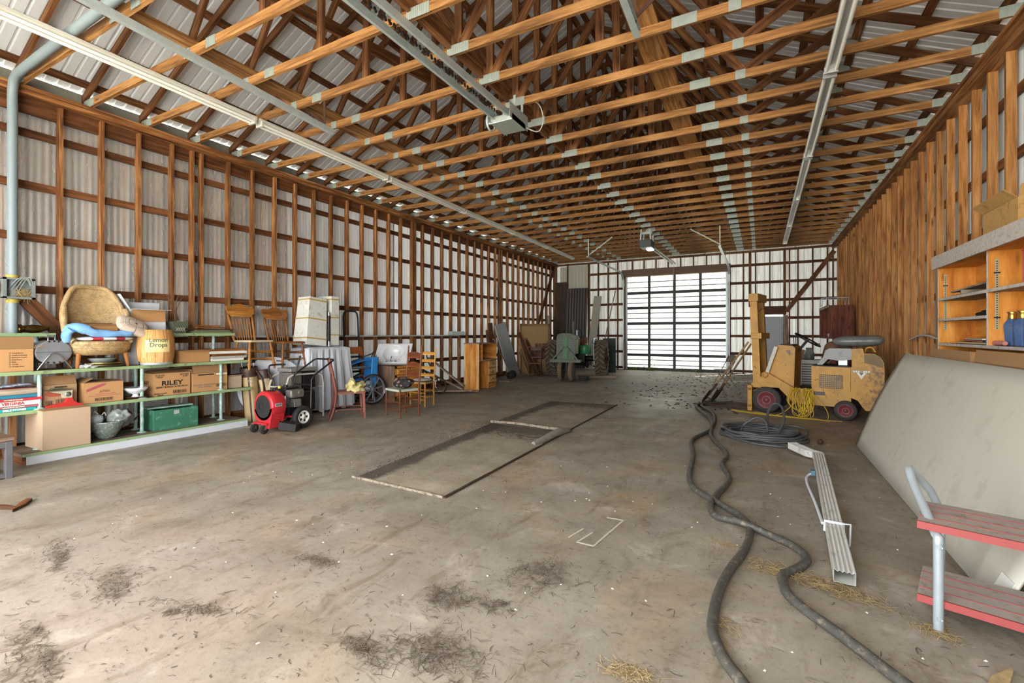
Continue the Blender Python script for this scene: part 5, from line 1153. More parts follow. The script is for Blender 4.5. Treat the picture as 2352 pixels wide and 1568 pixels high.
def lean(label, y, x0, x1, w, h, th, m, cat='board', name='leaning_board', yl=0, group=None):
    """a sheet leaning on the left wall: foot at x0, head at x1"""
    dx = x1-x0; L = math.hypot(dx, h); b = MB(); b.beam((x0, y, 0.004), (x1, y+yl, h), w, th, (h/L, 0, -dx/L)); return tag(b.build(name, m, bevel=.003), label, cat, group)
lean('tall grey flush door leaning on the left wall studs beyond the desk', 13.3, -7.0, -7.36, .72, 1.70, .04, plain('grey_primer', 'a7acb0', .6, 0, .08, 3), 'door', 'flush_door_slab', -.35)
lean('narrow brown plywood strip leaning beside the grey door', 12.55, -7.3, -7.42, .25, 1.72, .02, M_girt, yl=-.1)
lean('dark narrow board leaning behind the brown plywood strip', 12.2, -7.2, -7.36, .12, 1.5, .03, M_web, yl=-.05)
t = thing('push_mower', 'old dark push mower with a long wooden handle before the grey door', 'mower', (-6.72, 12.55, 0), rad(20))
b = MB(); b.cyl((0, .05, .12), (-.5, -.25, 1.22), .016); b.beam((-.5, -.38, 1.22), (-.5, -.08, 1.22), .03, .03); b.build('handle', M_oldwood, t)
b = MB(); 
for y in (-.2, .2): b.lathe([(.10, -.025), (.125, -.025), (.125, .025), (.10, .025), (.10, -.025)], 22, (0, y, .126), 'Y'); b.lathe([(.0001, -.01), (.1, -.01), (.1, .01), (.0001, .01)], 18, (0, y, .126), 'Y')
b.build('wheel', M_rubber, t)
b = MB()
for k in range(5): g = 2*PI*k/5; b.beam((.08*math.cos(g), -.18, .126+.08*math.sin(g)), (.08*math.cos(g+.5), .18, .126+.08*math.sin(g+.5)), .006, .03)
b.cyl((0, -.2, .126), (0, .2, .126), .015); b.build('blade_reel', M_rust, t)
b = MB(); b.bx(-.15, .2, -.35, .4, .004, .03); o = b.build('flat_board', M_oldwood); o.location = (-6.55, 12.1, 0); tag(o, 'flat weathered board on the floor before the push mower', 'board')
# wooden framed board standing across the corner
M_hand0 = wood('dull_frame_wood', '5c4630', '7f6444', 'a08258', vary=.1)
M_hard = plain('hardboard', 'a98a5e', .8, 0, .1, 4)
t = thing('framed_board', 'large framed hardboard panel standing across the left far corner', 'board', (-6.87, 14.55, 0), rad(47))
b = MB(); b.bx(-.54, .54, -.006, .006, .02, 1.68); b.build('panel', M_hard, t)
b = MB(); b.bx(-.55, -.49, -.03, .02, 0, 1.7); b.bx(.49, .55, -.03, .02, 0, 1.7); b.bx(-.55, .55, -.03, .02, 1.64, 1.72); b.bx(-.55, .55, -.03, .02, .0, .06); b.build('frame', M_hand0, t)
b = MB(); b.bx(.0, .45, -.02, -.007, .5, 1.05); b.build('inner_panel', wood('reddish_ply', '54382a', '755344', '8d6a58', vary=.1), t)
t = thing('step_ladder', 'folded wooden step ladder leaning before the framed board', 'ladder', (-6.6, 14.15, 0))
for y in (-.17, .17):
    b = MB(); b.beam((.12, y-.1, 0.01), (-.62, y+.02, 1.42), .035, .09, (1, 0, .5)); b.build('rail', M_darkwood, t)
for k in range(5):
    f = .12+.18*k; b = MB(); b.beam((.12-.74*f, -.27+.12*f, 1.42*f), (.12-.74*f, .07+.12*f, 1.42*f), .12, .02); b.build('step', M_oldwood, t)
for k in range(6):
    lean('loose plank of the fan of offcuts standing before the framed board', 13.78+.10*k, -6.72, -7.16-.02*k, .085, .88+.07*(k % 3), .02, M_pine if k % 2 else M_oldwood, 'plank', 'offcut_plank', .22, 'fan of offcut planks')
# wooden side chair
chair('dark wooden spindle chair standing before the framed board beside the tractor', (-6.52, 13.85, 0), (.35, -.9), .38, .36, .44, .93, M_darkwood, M_darkwood, ((.88, .12), (.60, .04)), low=2, name='spindle_chair', back_rake=.08)
# sheets standing against the far wall
def wallsheet(label, x0, x1, z1, y, m, dx=0, dy=.15, th=.02, ribs=None, name='leaning_board'):
    b = MB()
    if ribs:
        n = int((x1-x0)/ribs); vs = []; fs = []
        for k in range(n*2+1): x = x0+(x1-x0)*k/(n*2); o_ = .02*(k % 2); vs += [(x, y-dy-o_, .01), (x+dx, y-o_, z1)]
        for k in range(n*2): fs.append((2*k, 2*k+2, 2*k+3, 2*k+1))
        b.add(vs, fs); o = b.build(name, m, solid=.006)
    else:
        b.beam(((x0+x1)/2, y-dy, .005), ((x0+x1)/2+dx, y, z1), x1-x0, th, (0, 1, 0)); o = b.build(name, m)
    return tag(o, label, 'board')
wallsheet('tall dark brown sheet leaning in the left far corner', -7.50, -6.98, 3.48, 17.80, wood('dark_hardboard', '2f241c', '42342a', '54443a', vary=.1, knots=False), dx=.03)
wallsheet('wide dark ribbed roofing sheet leaning on the far wall behind the tractor', -7.02, -6.10, 3.20, 17.72, plain('dark_brown_steel', '38302e', .5, .2, .12, 5), dx=.05, ribs=.11, name='ribbed_sheet')
wallsheet('narrow pale board leaning on the far wall beside the dark ribbed sheet', -6.02, -5.72, 2.86, 17.75, plain('pale_board', 'a9a898', .7, 0, .06, 4), dx=.22, dy=.4)
b = MB(); b.cyl((-5.15, 16.2, .02), (-4.95, 17.78, 3.1), .018); tag(b.build('long_pole', M_oldwood), 'long thin pole leaning on the far wall behind the tractor', 'pole')
b = MB(); b.beam((-4.70, 16.1, .01), (-4.74, 16.2, 1.22), .46, .035, (0, 1, 0)); tag(b.build('green_door_slab', plain('dark_green_paint', '2d4034', .6, 0, .15, 6), bevel=.004), 'dark green door panel standing at the tractor rear wheel', 'panel')
b = MB(); b.beam((-6.9, 15.8, .01), (-7.25, 16.6, 2.05), .13, .06, (1, 0, 0)); tag(b.build('weathered_beam', M_oldwood), 'weathered beam leaning into the corner behind the tractor', 'beam')
b = MB()
for k in range(40):
    f = k/40; p = Vector((-7.12, 16.3, 2.0)).lerp(Vector((-6.55, 15.2, .62)), f); b.beam(p, p+Vector((.012, -.024, -.034)), .03 if k % 2 else .012, .012 if k % 2 else .03, (1, 0, 0))
tag(b.build('hanging_chain', M_galv), 'steel chain hanging by the weathered beam behind the tractor', 'chain')
# ---------------------------------------------------------------- tractor
M_jg = plain('faded_green_paint', '566350', .6, .1, .2, 9, dirt='57503c', dirt_amt=.4)
M_jg2 = plain('green_tank_paint', '2f7a4c', .4, 0, .12, 7)
M_lug = plain('dusty_lug', '6f614d', .9, 0, .15, 9)
M_tire = plain('dusty_tyre', '4a4035', .9, 0, .2, 12)
M_dark = plain('greasy_iron', '25221f', .6, .3, .3, 18)
M_rimr = plain('rusty_rim', '7c4a3c', .6, .2, .2, 12, dirt='a59a8a', dirt_amt=.3)
t = thing('farm_tractor', 'old green row-crop tractor parked in the left far corner', 'tractor', (-5.28, 14.42, 0), rad(-170.9))
for s in (-1, 1):
    x = s*.79; b = MB(tr(x, 0, .59)); b.lathe([(.36, -.13), (.42, -.15), (.53, -.15), (.555, -.12), (.56, 0), (.555, .12), (.53, .15), (.42, .15), (.36, .13)], 44, (0, 0, 0), 'X'); w_ = b.build('rear_tyre', M_tire, t)
    b = MB(tr(x, 0, .59))
    for k in range(22):
        for e in (-1, 1):
            g = 2*PI*(k+(.5 if e > 0 else 0))/22
            p0 = Vector((e*.01, .565*math.cos(g), .565*math.sin(g))); p1 = Vector((e*.15, .545*math.cos(g-.22), .545*math.sin(g-.22))); b.beam(p0, p1, .05, .085, Vector((0, math.cos(g), math.sin(g))))
    b.build('tread_lug', M_lug, w_)
    b = MB(tr(x, 0, .59)); b.lathe([(.37, -.12), (.375, 0), (.37, .12), (.34, .11), (.30, .03), (.16, .0), (.12, .04), (.06, .05), (.0001, .05)], 30, (0, 0, 0), 'X', sx=1); b.lathe([(.0001, -.05), (.12, -.04), (.30, -.03), (.34, -.11)], 30, (0, 0, 0), 'X'); b.build('rear_rim', M_rimr, w_)
    b = MB(); b.cyl((s*.55, 0, .59), (s*1.02, 0, .59), .04); b.cyl((s*.95, 0, .59), (s*1.02, 0, .59), .075); b.build('axle_hub', M_rust, w_)
    x = s*.155; b = MB(tr(x, 1.68, .31)); b.lathe([(.2, -.05), (.27, -.065), (.30, -.04), (.31, 0), (.30, .04), (.27, .065), (.2, .05)], 34, (0, 0, 0), 'X'); w_ = b.build('front_tyre', M_lug, t)
    b = MB(tr(x, 1.68, .31)); b.lathe([(.0001, -.03), (.07, -.03), (.1, -.01), (.2, -.045), (.205, .045), (.1, .01), (.07, .03), (.0001, .03)], 26, (0, 0, 0), 'X'); b.build('front_rim', plain('dusty_grey_rim', '7c776c', .7, .1, .2, 12), w_)
b = MB(); b.cyl((-.1, 1.68, .31), (.1, 1.68, .31), .035); b.cyl((0, 1.66, .31), (0, 1.60, .75), .055); b.build('front_spindle', M_dark, t)
b = MB(); b.cyl((-.6, 0, .59), (.6, 0, .59), .09); b.bx(-.2, .2, -.25, .35, .38, .85); b.lathe([(.16, 0), (.16, .22)], 20, (.0, .25, .5), 'Y'); b.bx(-.15, .15, .35, 1.55, .48, .80); b.build('drive_body', M_dark, t, bevel=.03)
b = MB(tr(0, .62, 0)); b.prism([(-.2, .78), (-.21, 1.22), (-.15, 1.33), (-.05, 1.38), (.05, 1.38), (.15, 1.33), (.21, 1.22), (.2, .78)], 0, .98, 'XZ'); b.build('hood', M_jg, t, bevel=.02)
b = MB(tr(0, 1.60, 0)); b.prism([(-.255, .62), (-.265, 1.25), (-.235, 1.36), (-.1, 1.40), (.1, 1.40), (.235, 1.36), (.265, 1.25), (.255, .62)], 0, .2, 'XZ'); b.build('radiator_shell', M_jg, t, bevel=.025)
b = MB(tr(0, 1.801, 0))
for s in (-1, 1):
    for k in range(8): z = .74+.062*k; b.bx(s*.08, s*.245, 0, .004, z, z+.038)
b.build('grille_slot', M_black, t)
b = MB(tr(0, 1.80, 0)); b.prism([(-.065, .66), (-.07, 1.28), (0, 1.31), (.07, 1.28), (.065, .66)], 0, .025, 'XZ'); b.build('centre_strip', plain('brighter_green_strip', '4f7a52', .6, 0, .15, 12, dirt='4c4a3a', dirt_amt=.3), t, bevel=.01)
b = MB()
for s in (-1, 1): b.bx(s*.262, s*.268, 1.2, 1.78, .80, 1.2)
b.build('side_panel', plain('dusty_pale_panel', 'a9aa9c', .6, .1, .15, 9), t)
b = MB()
for s in (-1, 1):
    for k in range(9): z = .83+.04*k; b.bx(s*.268, s*.272, 1.55, 1.74, z, z+.02)
b.build('louvre', M_black, t)
b = MB(); b.beam((-.45, 1.86, .60), (.45, 1.86, .60), .05, .085)
for s in (-1, 1): b.beam((s*.38, 1.86, .62), (s*.03, 1.86, 1.02), .04, .035, (0, 1, 0)); b.beam((s*.42, 1.86, .60), (s*.3, .6, .55), .04, .06)
b.build('front_bracket', M_jg, t)
b = MB(); b.cyl((-.10, 1.15, 1.34), (-.10, 1.15, 1.50), .032); b.cyl((-.10, 1.15, 1.48), (-.10, 1.15, 1.76), .024); b.build('exhaust_stack', M_jg, t)
b = MB(); b.cyl((-.18, 1.0, 1.34), (-.18, 1.0, 1.46), .03); b.ball((-.18, 1.0, 1.47), .04); b.build('air_stack', M_galv, t)
b = MB(); b.cyl((.0, .55, 1.2), (.0, .22, 1.36), .018); b.tube([(.19*math.cos(a*PI/12), .2+.06*math.sin(a*PI/12), 1.37+.18*math.sin(a*PI/12)) for a in range(24)], .013, 8, closed=True)
for k in range(3): g = 2*PI*k/3+.5; b.cyl((0, .2, 1.37), (.19*math.cos(g), .2+.06*math.sin(g), 1.37+.18*math.sin(g)), .008, 6)
b.build('steering_wheel', M_black, t)
b = MB(); b.bx(-.24, .24, -.48, -.08, 1.0, 1.07); b.bx(-.24, .24, -.52, -.45, 1.05, 1.28); b.build('seat', plain('brown_vinyl_seat', '7a4a34', .6, 0, .15), t, bevel=.03)
b = MB(); b.lathe([(.0001, 0), (.17, 0), (.18, .02), (.185, .25), (.175, .27), (.0001, .275)], 24, (-.38, .75, .76), sy=1.2); b.build('side_tank', M_jg2, t)
b = MB(); b.beam((-.38, .75, .63), (-.15, .75, .63), .08, .25); b.build('tank_bracket', M_dark, t)
b = MB(); b.grid(lambda u, v: (-.52-.10*v, -.34+.75*u, .88+.34*math.sin(PI*(.15+.7*u))), 10, 3); b.grid(lambda u, v: (.52+.10*v, -.34+.75*u, .88+.34*math.sin(PI*(.15+.7*u))), 10, 3); b.build('fender', plain('pale_grey_fender', '8f9290', .5, .3, .2, 9), t, solid=.006)
b = MB(); b.bx(-.6, -.585, -.05, .35, .55, 1.25); b.build('tin_shield', M_galv, t)
b = MB()
for k in range(4): b.tube([(-.2-.05*k, .9-.15*k, .5), (-.32, .8-.15*k, .42-.02*k), (-.36, .5, .40)], .022, 8, sub=4)
b.lathe([(.0001, 0), (.1, 0), (.12, .06), (.0001, .07)], 18, (-.42, .35, .42), 'X'); b.beam((-.5, .3, .45), (-.2, .3, .45), .1, .14); b.build('linkage', M_dark, t)
for k, (p0, p1) in enumerate((((-5.0, 13.6, .04), (-3.95, 14.25, .04)), ((-5.1, 13.85, .04), (-4.0, 14.5, .04)))):
    b = MB(); b.beam(p0, p1, .16, .07); tag(b.build('floor_timber', M_oldwood), ('near weathered timber lying on the floor under the tractor', 'far weathered timber lying on the floor under the tractor')[k], 'timber')
bowl('drain_pan', 'grey oil pan on the floor beside the tractor front wheels', 'pan', -4.62, 13.15, 0, [(.0001, .0), (.13, 0), (.17, .11), (.18, .115), (.165, .11), (.125, .01), (.0001, .01)], plain('grey_pan', '4d4d4b', .5, .2))
# ================================================================ right side: lift truck and what lies round it
q = NT('worn_yellow_paint'); o = q.obj(); n1 = q.noise(o, 4, 5, .65); n2 = q.noise(o, 8, 9, .78, .6)
c = q.mix(q.ramp(n1, [(.35, 0), (.65, 1)]), lin('a8761a'), lin('c08e2a'))
c = q.mix(q.ramp(q.noise(o, 2.2, 3), [(.5, 0), (.75, .55)]), c, lin('92753f'))
c = q.mix(q.ramp(n2, [(.575, 0), (.615, .85)]), c, lin('54331f'))
sp_ = q.n('ShaderNodeSeparateXYZ', i_0=o); c = q.mix(q.math('MULTIPLY', q.ramp(q.math('MULTIPLY', sp_.outputs[0], .6), [(.70, 0), (.95, 1)]), q.ramp(q.noise(o, 11, 8, .75), [(.50, 0), (.56, .8)])), c, lin('4f2f1c'))
q.base(c); q.p(Roughness=.5); M_yp = q.m
M_maroon = plain('maroon_wheel', '6d3236', .5, 0, .15, 10, dirt='8c6a60', dirt_amt=.2)
M_tyre2 = plain('worn_solid_tyre', '383431', .8, 0, .15, 14)
M_vinyl = plain('grey_vinyl', '6f716f', .35, 0, .2, 6, dirt='3a3836', dirt_amt=.2)
A = rad(-12.5); t = thing('lift_truck', 'old yellow lift truck with a tall mast and maroon wheels', 'forklift', (.10, 9.33, 0), A)
def wheel(x, y, r, w, nm):
    b = MB(tr(x, y, r)); b.lathe([(r*.64, 0), (r*.92, 0), (r, w*.12), (r, w*.88), (r*.92, w), (r*.64, w)], 40, (0, 0, 0), 'Y'); w_ = b.build(nm, M_tyre2, t)
    b = MB(tr(x, y, r)); b.lathe([(.0001, -.01), (r*.16, -.01), (r*.2, .02), (r*.36, .022), (r*.38, .012), (r*.58, .015), (r*.65, -.004), (r*.66, .05)], 32, (0, 0, 0), 'Y'); b.build('wheel_hub', M_maroon, w_)
wheel(-.017, .0, .228, .2, 'front_tyre'); wheel(-.017, .68, .228, .2, 'front_tyre'); wheel(1.121, .0, .158, .16, 'rear_tyre'); wheel(1.121, .7, .158, .16, 'rear_tyre')
for y in (.17, .65):
    b = MB(tr(0, y, 0)); b.prism([(-.262, .42), (-.135, .42), (-.205, 2.0), (-.325, 2.0)], 0, .10, 'XZ'); b.build('mast_rail', M_yp, t, bevel=.006)
b = MB(); b.bx(-.335, -.175, .13, .79, 1.98, 2.12); b.build('mast_cap', M_yp, t, bevel=.006)
b = MB(); b.bx(-.30, -.12, .14, .78, 1.30, 1.405); b.build('mast_band', M_yp, t, bevel=.006)
b = MB(); b.bx(-.295, -.13, .16, .76, .42, .50); b.cyl((-.24, .46, .4), (-.30, .46, 1.95), .04); b.build('mast_foot', M_yp, t)
b = MB(); b.bx(-.345, -.27, .10, .20, .0, .46); b.bx(-.345, -.27, .72, .82, 0.0, .46); b.bx(-.34, -.28, .1, .82, .06, .12); b.bx(-.34, -.28, .1, .82, .36, .42); b.build('carriage', M_yp, t, bevel=.004)
for y in (.16, .66):
    b = MB(); b.beam((-.345, y+.05, .03), (-1.34, y+.05, .012), .10, .035, (0, 0, 1), .09, .012); b.build('fork', M_rust, t)
b = MB(tr(0, .13, 0)); b.prism([(-.015, .69), (.115, 1.16), (.155, 1.195), (.37, 1.18), (.405, 1.14), (.385, .47), (.1, .58)], 0, .62, 'XZ'); b.build('front_cowl', M_yp, t, bevel=.012)
b = MB(tr(0, .122, 0)); b.prism([(.06, .68), (.17, 1.0), (.22, 1.06), (.395, 1.08), (.375, .50)], 0, .012, 'XZ'); b.build('cowl_side_panel', M_yp, t, bevel=.008)
b = MB(tr(0, .10, 0)); b.beam((-.02, 0, .70), (.125, 0, 1.165), .055, .07, (0, 1, 0)); b.build('cowl_edge', plain('pale_worn_edge', 'a9a69a', .5, .2), t)
b = MB(tr(0, .06, 0)); b.prism([(-.12, .62), (-.05, .72), (.0, .70), (.40, .46), (.66, .46), (.66, .845), (1.19, .845), (1.19, .46), (1.19, .30), (1.0, .20), (.46, .20), (.36, .24), (.10, .52), (-.12, .5)], 0, .70, 'XZ'); b.build('chassis', M_yp, t, bevel=.008)
b = MB(tr(0, .04, 0)); b.lathe([(.03, 0), (.055, 0), (.055, .03), (.03, .03), (.03, 0)], 20, (-.05, 0, .665), 'Y'); b.build('pivot_eye', M_yp, t)
b = MB(tr(0, .05, 0)); b.bx(-.15, .2, 0, .03, .45, .53); b.build('axle_bracket', M_yp, t)
b = MB(tr(0, .03, 0)); b.prism([(.655, .50), (.655, .855), (1.185, .85), (1.185, .47)], 0, .03, 'XZ'); b.build('side_door', M_yp, t, bevel=.008)
b = MB(tr(0, .02, 0)); b.bx(.765, 1.085, -.001, .011, .50, .72); g_ = b.build('grille_opening', M_black, t, bevel=.02)
b = MB(tr(0, .012, 0))
for k in range(11): x = .778+.03*k; b.bx(x-.0035, x+.0035, 0, .006, .50, .72)
for k in range(7): z = .517+.031*k; b.bx(.765, 1.085, 0.001, .007, z-.0035, z+.0035)
b.build('grille_mesh', M_yp, g_)
b = MB(tr(0, .055, 0)); b.bx(.62, .84, 0, .006, .375, .43); b.build('frame_slot', M_black, t, bevel=.015)
b = MB(tr(0, .03, 0)); b.prism([(1.19, .86), (1.61, .87), (1.61, .20), (1.38, .18), (1.335, .24), (1.28, .33), (1.19, .37)], 0, .78, 'XZ'); b.build('counterweight', M_yp, t, bevel=.02)
b = MB(tr(0, .05, 0)); b.prism([(1.2, .86), (1.2, 1.15), (1.34, 1.16), (1.36, 1.08), (1.48, 1.08), (1.56, 1.03), (1.60, .95), (1.61, .86)], 0, .74, 'XZ'); b.build('rear_cover', M_yp, t, bevel=.02)
b = MB(tr(0, .04, 0)); b.prism([(1.36, .93), (1.36, 1.07), (1.47, 1.07), (1.545, 1.03), (1.59, .95), (1.59, .87), (1.48, .90)], 0, .02, 'XZ'); b.build('dusty_panel', plain('dusty_brown_panel', '7d6a4a', .7, 0, .15, 9), t)
b = MB(tr(1.42, .2, 1.08)); b.tube([(-.06, 0, 0), (-.04, 0, .08), (.03, 0, .09), (.07, 0, .02)], .015, 8, sub=4); b.build('lift_ring', M_yp, t)
b = MB(); b.bx(.42, .66, .1, .74, .44, .465); b.build('foot_plate', M_dark, t)
b = MB(); b.bx(.66, 1.19, .05, .78, .845, .865); b.build('deck_plate', M_dark, t)
b = MB(tr(.93, .2, .87)); b.prism([(-.22, .0), (-.13, .13), (-.10, .24), (-.04, .28), (.25, .28), (.27, .2), (.27, .1), (.05, .08), (-.06, .1), (-.14, .0)], 0, .46, 'XZ'); b.build('seat_back', M_vinyl, t, bevel=.03)
b = MB(tr(1.06, .3, .87)); b.bx(-.06, .06, 0, .2, 0, .12); b.build('seat_post', M_galv, t)
b = MB(); b.tube([(.40, .42, 1.08), (.50, .42, 1.22), (.545, .42, 1.28)], .022, 10); b.build('steering_column', M_dark, t)
Msw = tr(.545, .42, 1.285) @ rotm('Y', rad(32)); b = MB(Msw); b.tube([(.215*math.cos(a*PI/14), .215*math.sin(a*PI/14), 0) for a in range(28)], .014, 8, closed=True)
for k in range(3): g = 2*PI*k/3; b.cyl((0, 0, -.02), (.21*math.cos(g), .21*math.sin(g), 0), .010, 6)
b.cyl((0, 0, -.03), (0, 0, .02), .03); b.cyl((.19, -.1, 0), (.19, -.1, .05), .012); b.build('steering_wheel', M_black, t)
b = MB(); b.cyl((.3, .25, 1.18), (.28, .25, 1.24), .02); b.bx(.16, .36, .2, .6, 1.18, 1.205); b.build('fuel_cap', M_rust, t)
b = MB()
for k in range(3): b.cyl((.30+.03*k, .72, 1.0), (.28+.03*k, .74, 1.33), .008, 6); b.ball((.28+.03*k, .74, 1.34), .02)
b.build('lever', M_dark, t)
# emblem: white V under a striped bar
b = MB(tr(1.325, .0285, .735)); b.prism([(-.085, .075), (0, -.065), (.085, .075), (.05, .075), (0, -.005), (-.05, .075)], -.001, .0015, 'XZ'); b.build('emblem_chevron', plain('emblem_white', 'd9d5c8', .5), t)
b = MB(tr(1.325, .0285, .735)); b.bx(-.115, .115, -.002, .0, .04, .075); e_ = b.build('emblem_bar', plain('emblem_grey', '8b8a84', .5), t)
b = MB(tr(1.325, .0285, .735)); b.prism([(-.025, .03), (.025, .03), (0, -.0)], -.003, .0, 'XZ'); b.build('emblem_centre', M_black, t)
for s in (-1, 1):
    b = MB(tr(1.325, .0285, .735)); 
    for k in range(3): b.prism([(s*(.02+.03*k), .045), (s*(.04+.03*k), .045), (s*(.05+.03*k), .07), (s*(.03+.03*k), .07)], -.003, -.001, 'XZ')
    b.build('emblem_stripe', M_white, e_)
inv_t = wmat(t)
def LW(x, y, z): return inv_t @ Vector((x, y, z))
b = MB(inv_t @ tr(1.26, .40, 1.272) @ rotm('Y', rad(-3))); blob(b, (0, 0, 0), (.34, .28, .09), 3, .04, 40, 16, e=.45); tag(b.build('loose_seat_pad', M_vinyl), 'worn grey vinyl seat pad lying on top of the lift truck rear', 'seat pad')
b = MB(); rr = random.Random(4); base = [LW(.40+.28*rr.random(), .02+.08*rr.random(), .44) for _ in range(30)]
for k in range(16):
    x0 = .34+.35*rr.random(); x1 = .34+.35*rr.random(); lo = rr.uniform(.02, .22); y = -.02-.05*rr.random()
    b.tube([LW(x0, .08, .47), LW(x0-.03, y, .38), LW(x0+rr.uniform(-.08, .08), y-.04*rr.random(), lo), LW((x0+x1)/2, y-.06*rr.random(), max(.012, lo-.08)), LW(x1+rr.uniform(-.06, .06), y-.03, lo+.05), LW(x1, .05, .47)], .006, 5, sub=6)
for pts in (((.45, -.03, .25), (.2, -.1, .012), (-.15, -.08, .012), (-.1, -.2, .012), (.4, -.25, .012), (.75, -.2, .012), (.9, -.12, .012), (.85, -.05, .2), (.6, .0, .46)), ((.5, -.05, .2), (.55, -.15, .012), (.0, -.22, .012), (-.55, -.1, .012), (-.3, -.26, .012), (.3, -.32, .012), (.8, -.28, .012), (1.1, -.2, .012)), ((.55, -.04, .3), (.5, -.12, .012), (.3, -.18, .012), (.65, -.26, .012), (.95, -.3, .012))):
    b.tube([LW(*p) for p in pts], .006, 5, sub=8)
tag(b.build('extension_cord', plain('yellow_cord', 'c9a62c', .5, 0, .15)), 'tangled yellow extension cord spilling from the lift truck onto the floor', 'cord')
# shovels on the mast
M_hand = wood('shovel_handle_wood', '6f5a3c', '96794f', 'ad925f', vary=.2, knots=False)
for lab, p0, p1 in (('long handled shovel leaning on the mast with its blade farther forward', (-1.02, 9.86, .02), (-.20, 9.62, 1.24)), ('long handled shovel leaning on the mast behind the first one', (-.86, 10.15, .02), (-.16, 9.78, 1.20))):
    t = thing('shovel', lab, 'shovel', p0); p0 = Vector(p0); p1 = Vector(p1); d = p1-p0
    b = MB(); b.tube([p0+d*.32, p1], .017, 10); b.build('handle', M_hand, t, world=True)
    b = MB(); b.tube([p0+d*.16, p0+d*.34], .021, 10); sd = d.cross(Vector((0, 0, 1))).normalized()
    def bl(u, v): w = .105*(1 if v > .3 else math.sqrt(max(.02, v/.3))); p = p0+d*(.22*v); return p+sd*((u-.5)*2*w)-Vector((0, 0, .02*(1-(2*u-1)**2)))+Vector((0, 0, .022))
    b.grid(bl, 10, 10); b.build('blade', M_rust, t, world=True, solid=.003)
# folding chair
t = thing('folding_chair', 'tan metal folding chair near the overhead door', 'chair', (-.82, 13.35, 0), math.atan2(-.55, -.85)-PI/2)
M_fold = plain('tan_metal', '837a68', .45, .2, .1)
for s in (-1, 1):
    b = MB(); b.tube([(s*.2, .24, 0), (s*.2, -.12, .62), (s*.19, -.2, .82)], .012, 8); b.build('leg', M_fold, t)
    b = MB(); b.tube([(s*.17, -.22, 0), (s*.17, .16, .45)], .012, 8); b.build('leg', M_fold, t)
b = MB(); b.grid(lambda u, v: (-.19+.38*u, -.13+.36*v, .45-.012*math.sin(PI*u)*math.sin(PI*v)), 8, 8); b.build('seat', M_fold, t, solid=.012)
b = MB(); b.grid(lambda u, v: ((-.2+.4*u)*(1-.1*v*v), -.145-.055*v-.02*math.sin(PI*u), .64+.2*v*(1-.25*abs(2*u-1)**3)), 10, 6); b.build('backrest', M_fold, t, solid=.01)
b = MB(); b.cyl((-.2, .15, .15), (.2, .15, .15), .008); b.cyl((-.17, -.14, .1), (.17, -.14, .1), .008); b.build('stretcher', M_fold, t)
# things behind the lift truck
t = thing('drawer_chest', 'small white chest of drawers behind the lift truck', 'chest of drawers', (.90, 11.25, 0))
b = MB(); b.bx(-.22, .24, -.22, .25, 0, .84); b.bx(-.235, .255, -.24, .26, .84, .865); b.build('body', M_white, t, bevel=.004)
for k in range(4):
    b = MB(); b.bx(-.237, -.22, -.19, .22, .06+.195*k, .235+.195*k); d_ = b.build('drawer', M_white, t, bevel=.004)
    b = MB(); b.ball((-.25, -.08, .15+.195*k), .018); b.ball((-.25, .12, .15+.195*k), .018); b.build('knob', M_knob, d_)
b = MB()
for k in range(14): b.bx(-.17, .2, -.228, -.222, .12+.05*k, .14+.05*k)
b.build('side_louvre', plain('grey_slat', '6a6a68', .6), t)  # grey strips across the side of the chest
t = thing('glass_jar', 'clear glass jar standing on the white chest of drawers', 'jar', (.86, 11.1, .867))
b = MB(); b.lathe([(.0001, 0), (.085, 0), (.09, .02), (.09, .13), (.06, .19), (.058, .24), (.052, .24), (.054, .19), (.084, .13), (.084, .02), (.0001, .012)], 24); b.build('glass', plain('jar_glass', 'c9d2d4', .08, 0, .03, 4, Transmission_Weight=.8, IOR=1.45), t)
b = MB(tr(.70, 11.55, 0)); b.prism([(-.2, 0), (.2, 0), (.2, .95), (.15, 1.03), (.06, 1.07), (-.06, 1.07), (-.15, 1.03), (-.2, .95)], 0, .03, 'XZ'); tag(b.build('round_topped_board', plain('pink_brown_board', '9a7566', .7, 0, .1, 4)), 'pinkish brown round-topped board standing beside the white chest', 'board')
t = thing('paper_sack', 'brown paper sack with red lettering behind the lift truck seat', 'sack', (1.28, 10.6, 0), rad(-10))
b = MB(); blob(b, (0, 0, .62), (.28, .2, .62), 8, .12, 30, 18, e=.5, fr=3); b.build('bag', plain('brown_sack', '7f5a44', .85, 0, .15, 6), t)
text('sack_lettering', 'OHIO', .15, face((-.02, -.222, .98), (.25, 0, 1), (0, -1, .1)), plain('sack_red', '6e2a2a', .8), t, .002)
M_red_p = wood('red_brown_pine', '4a2417', '6e3a28', '8a5240', vary=.1)
t = thing('wall_cupboard', 'reddish brown open wall cupboard on the right wall near the far end', 'cupboard', (1.78, 15.1, 1.26))
b = MB(); b.bx(-.27, .24, -1.1, -1.08, 0, .84); b.bx(-.27, .24, 1.08, 1.1, 0, .84); b.bx(.22, .24, -1.08, 1.08, 0, .84); b.bx(-.27, .22, -1.08, 1.08, .80, .84); b.bx(-.27, .22, -1.08, 1.08, 0, .03); b.build('case', M_red_p, t)
for y in (-.35, .38): b = MB(); b.bx(-.25, .22, y, y+.02, .03, .8); b.build('divider', M_red_p, t)
b = MB(); b.bx(-.28, -.26, -1.1, 1.1, .79, .86); b.build('front_strip', M_oldwood, t)
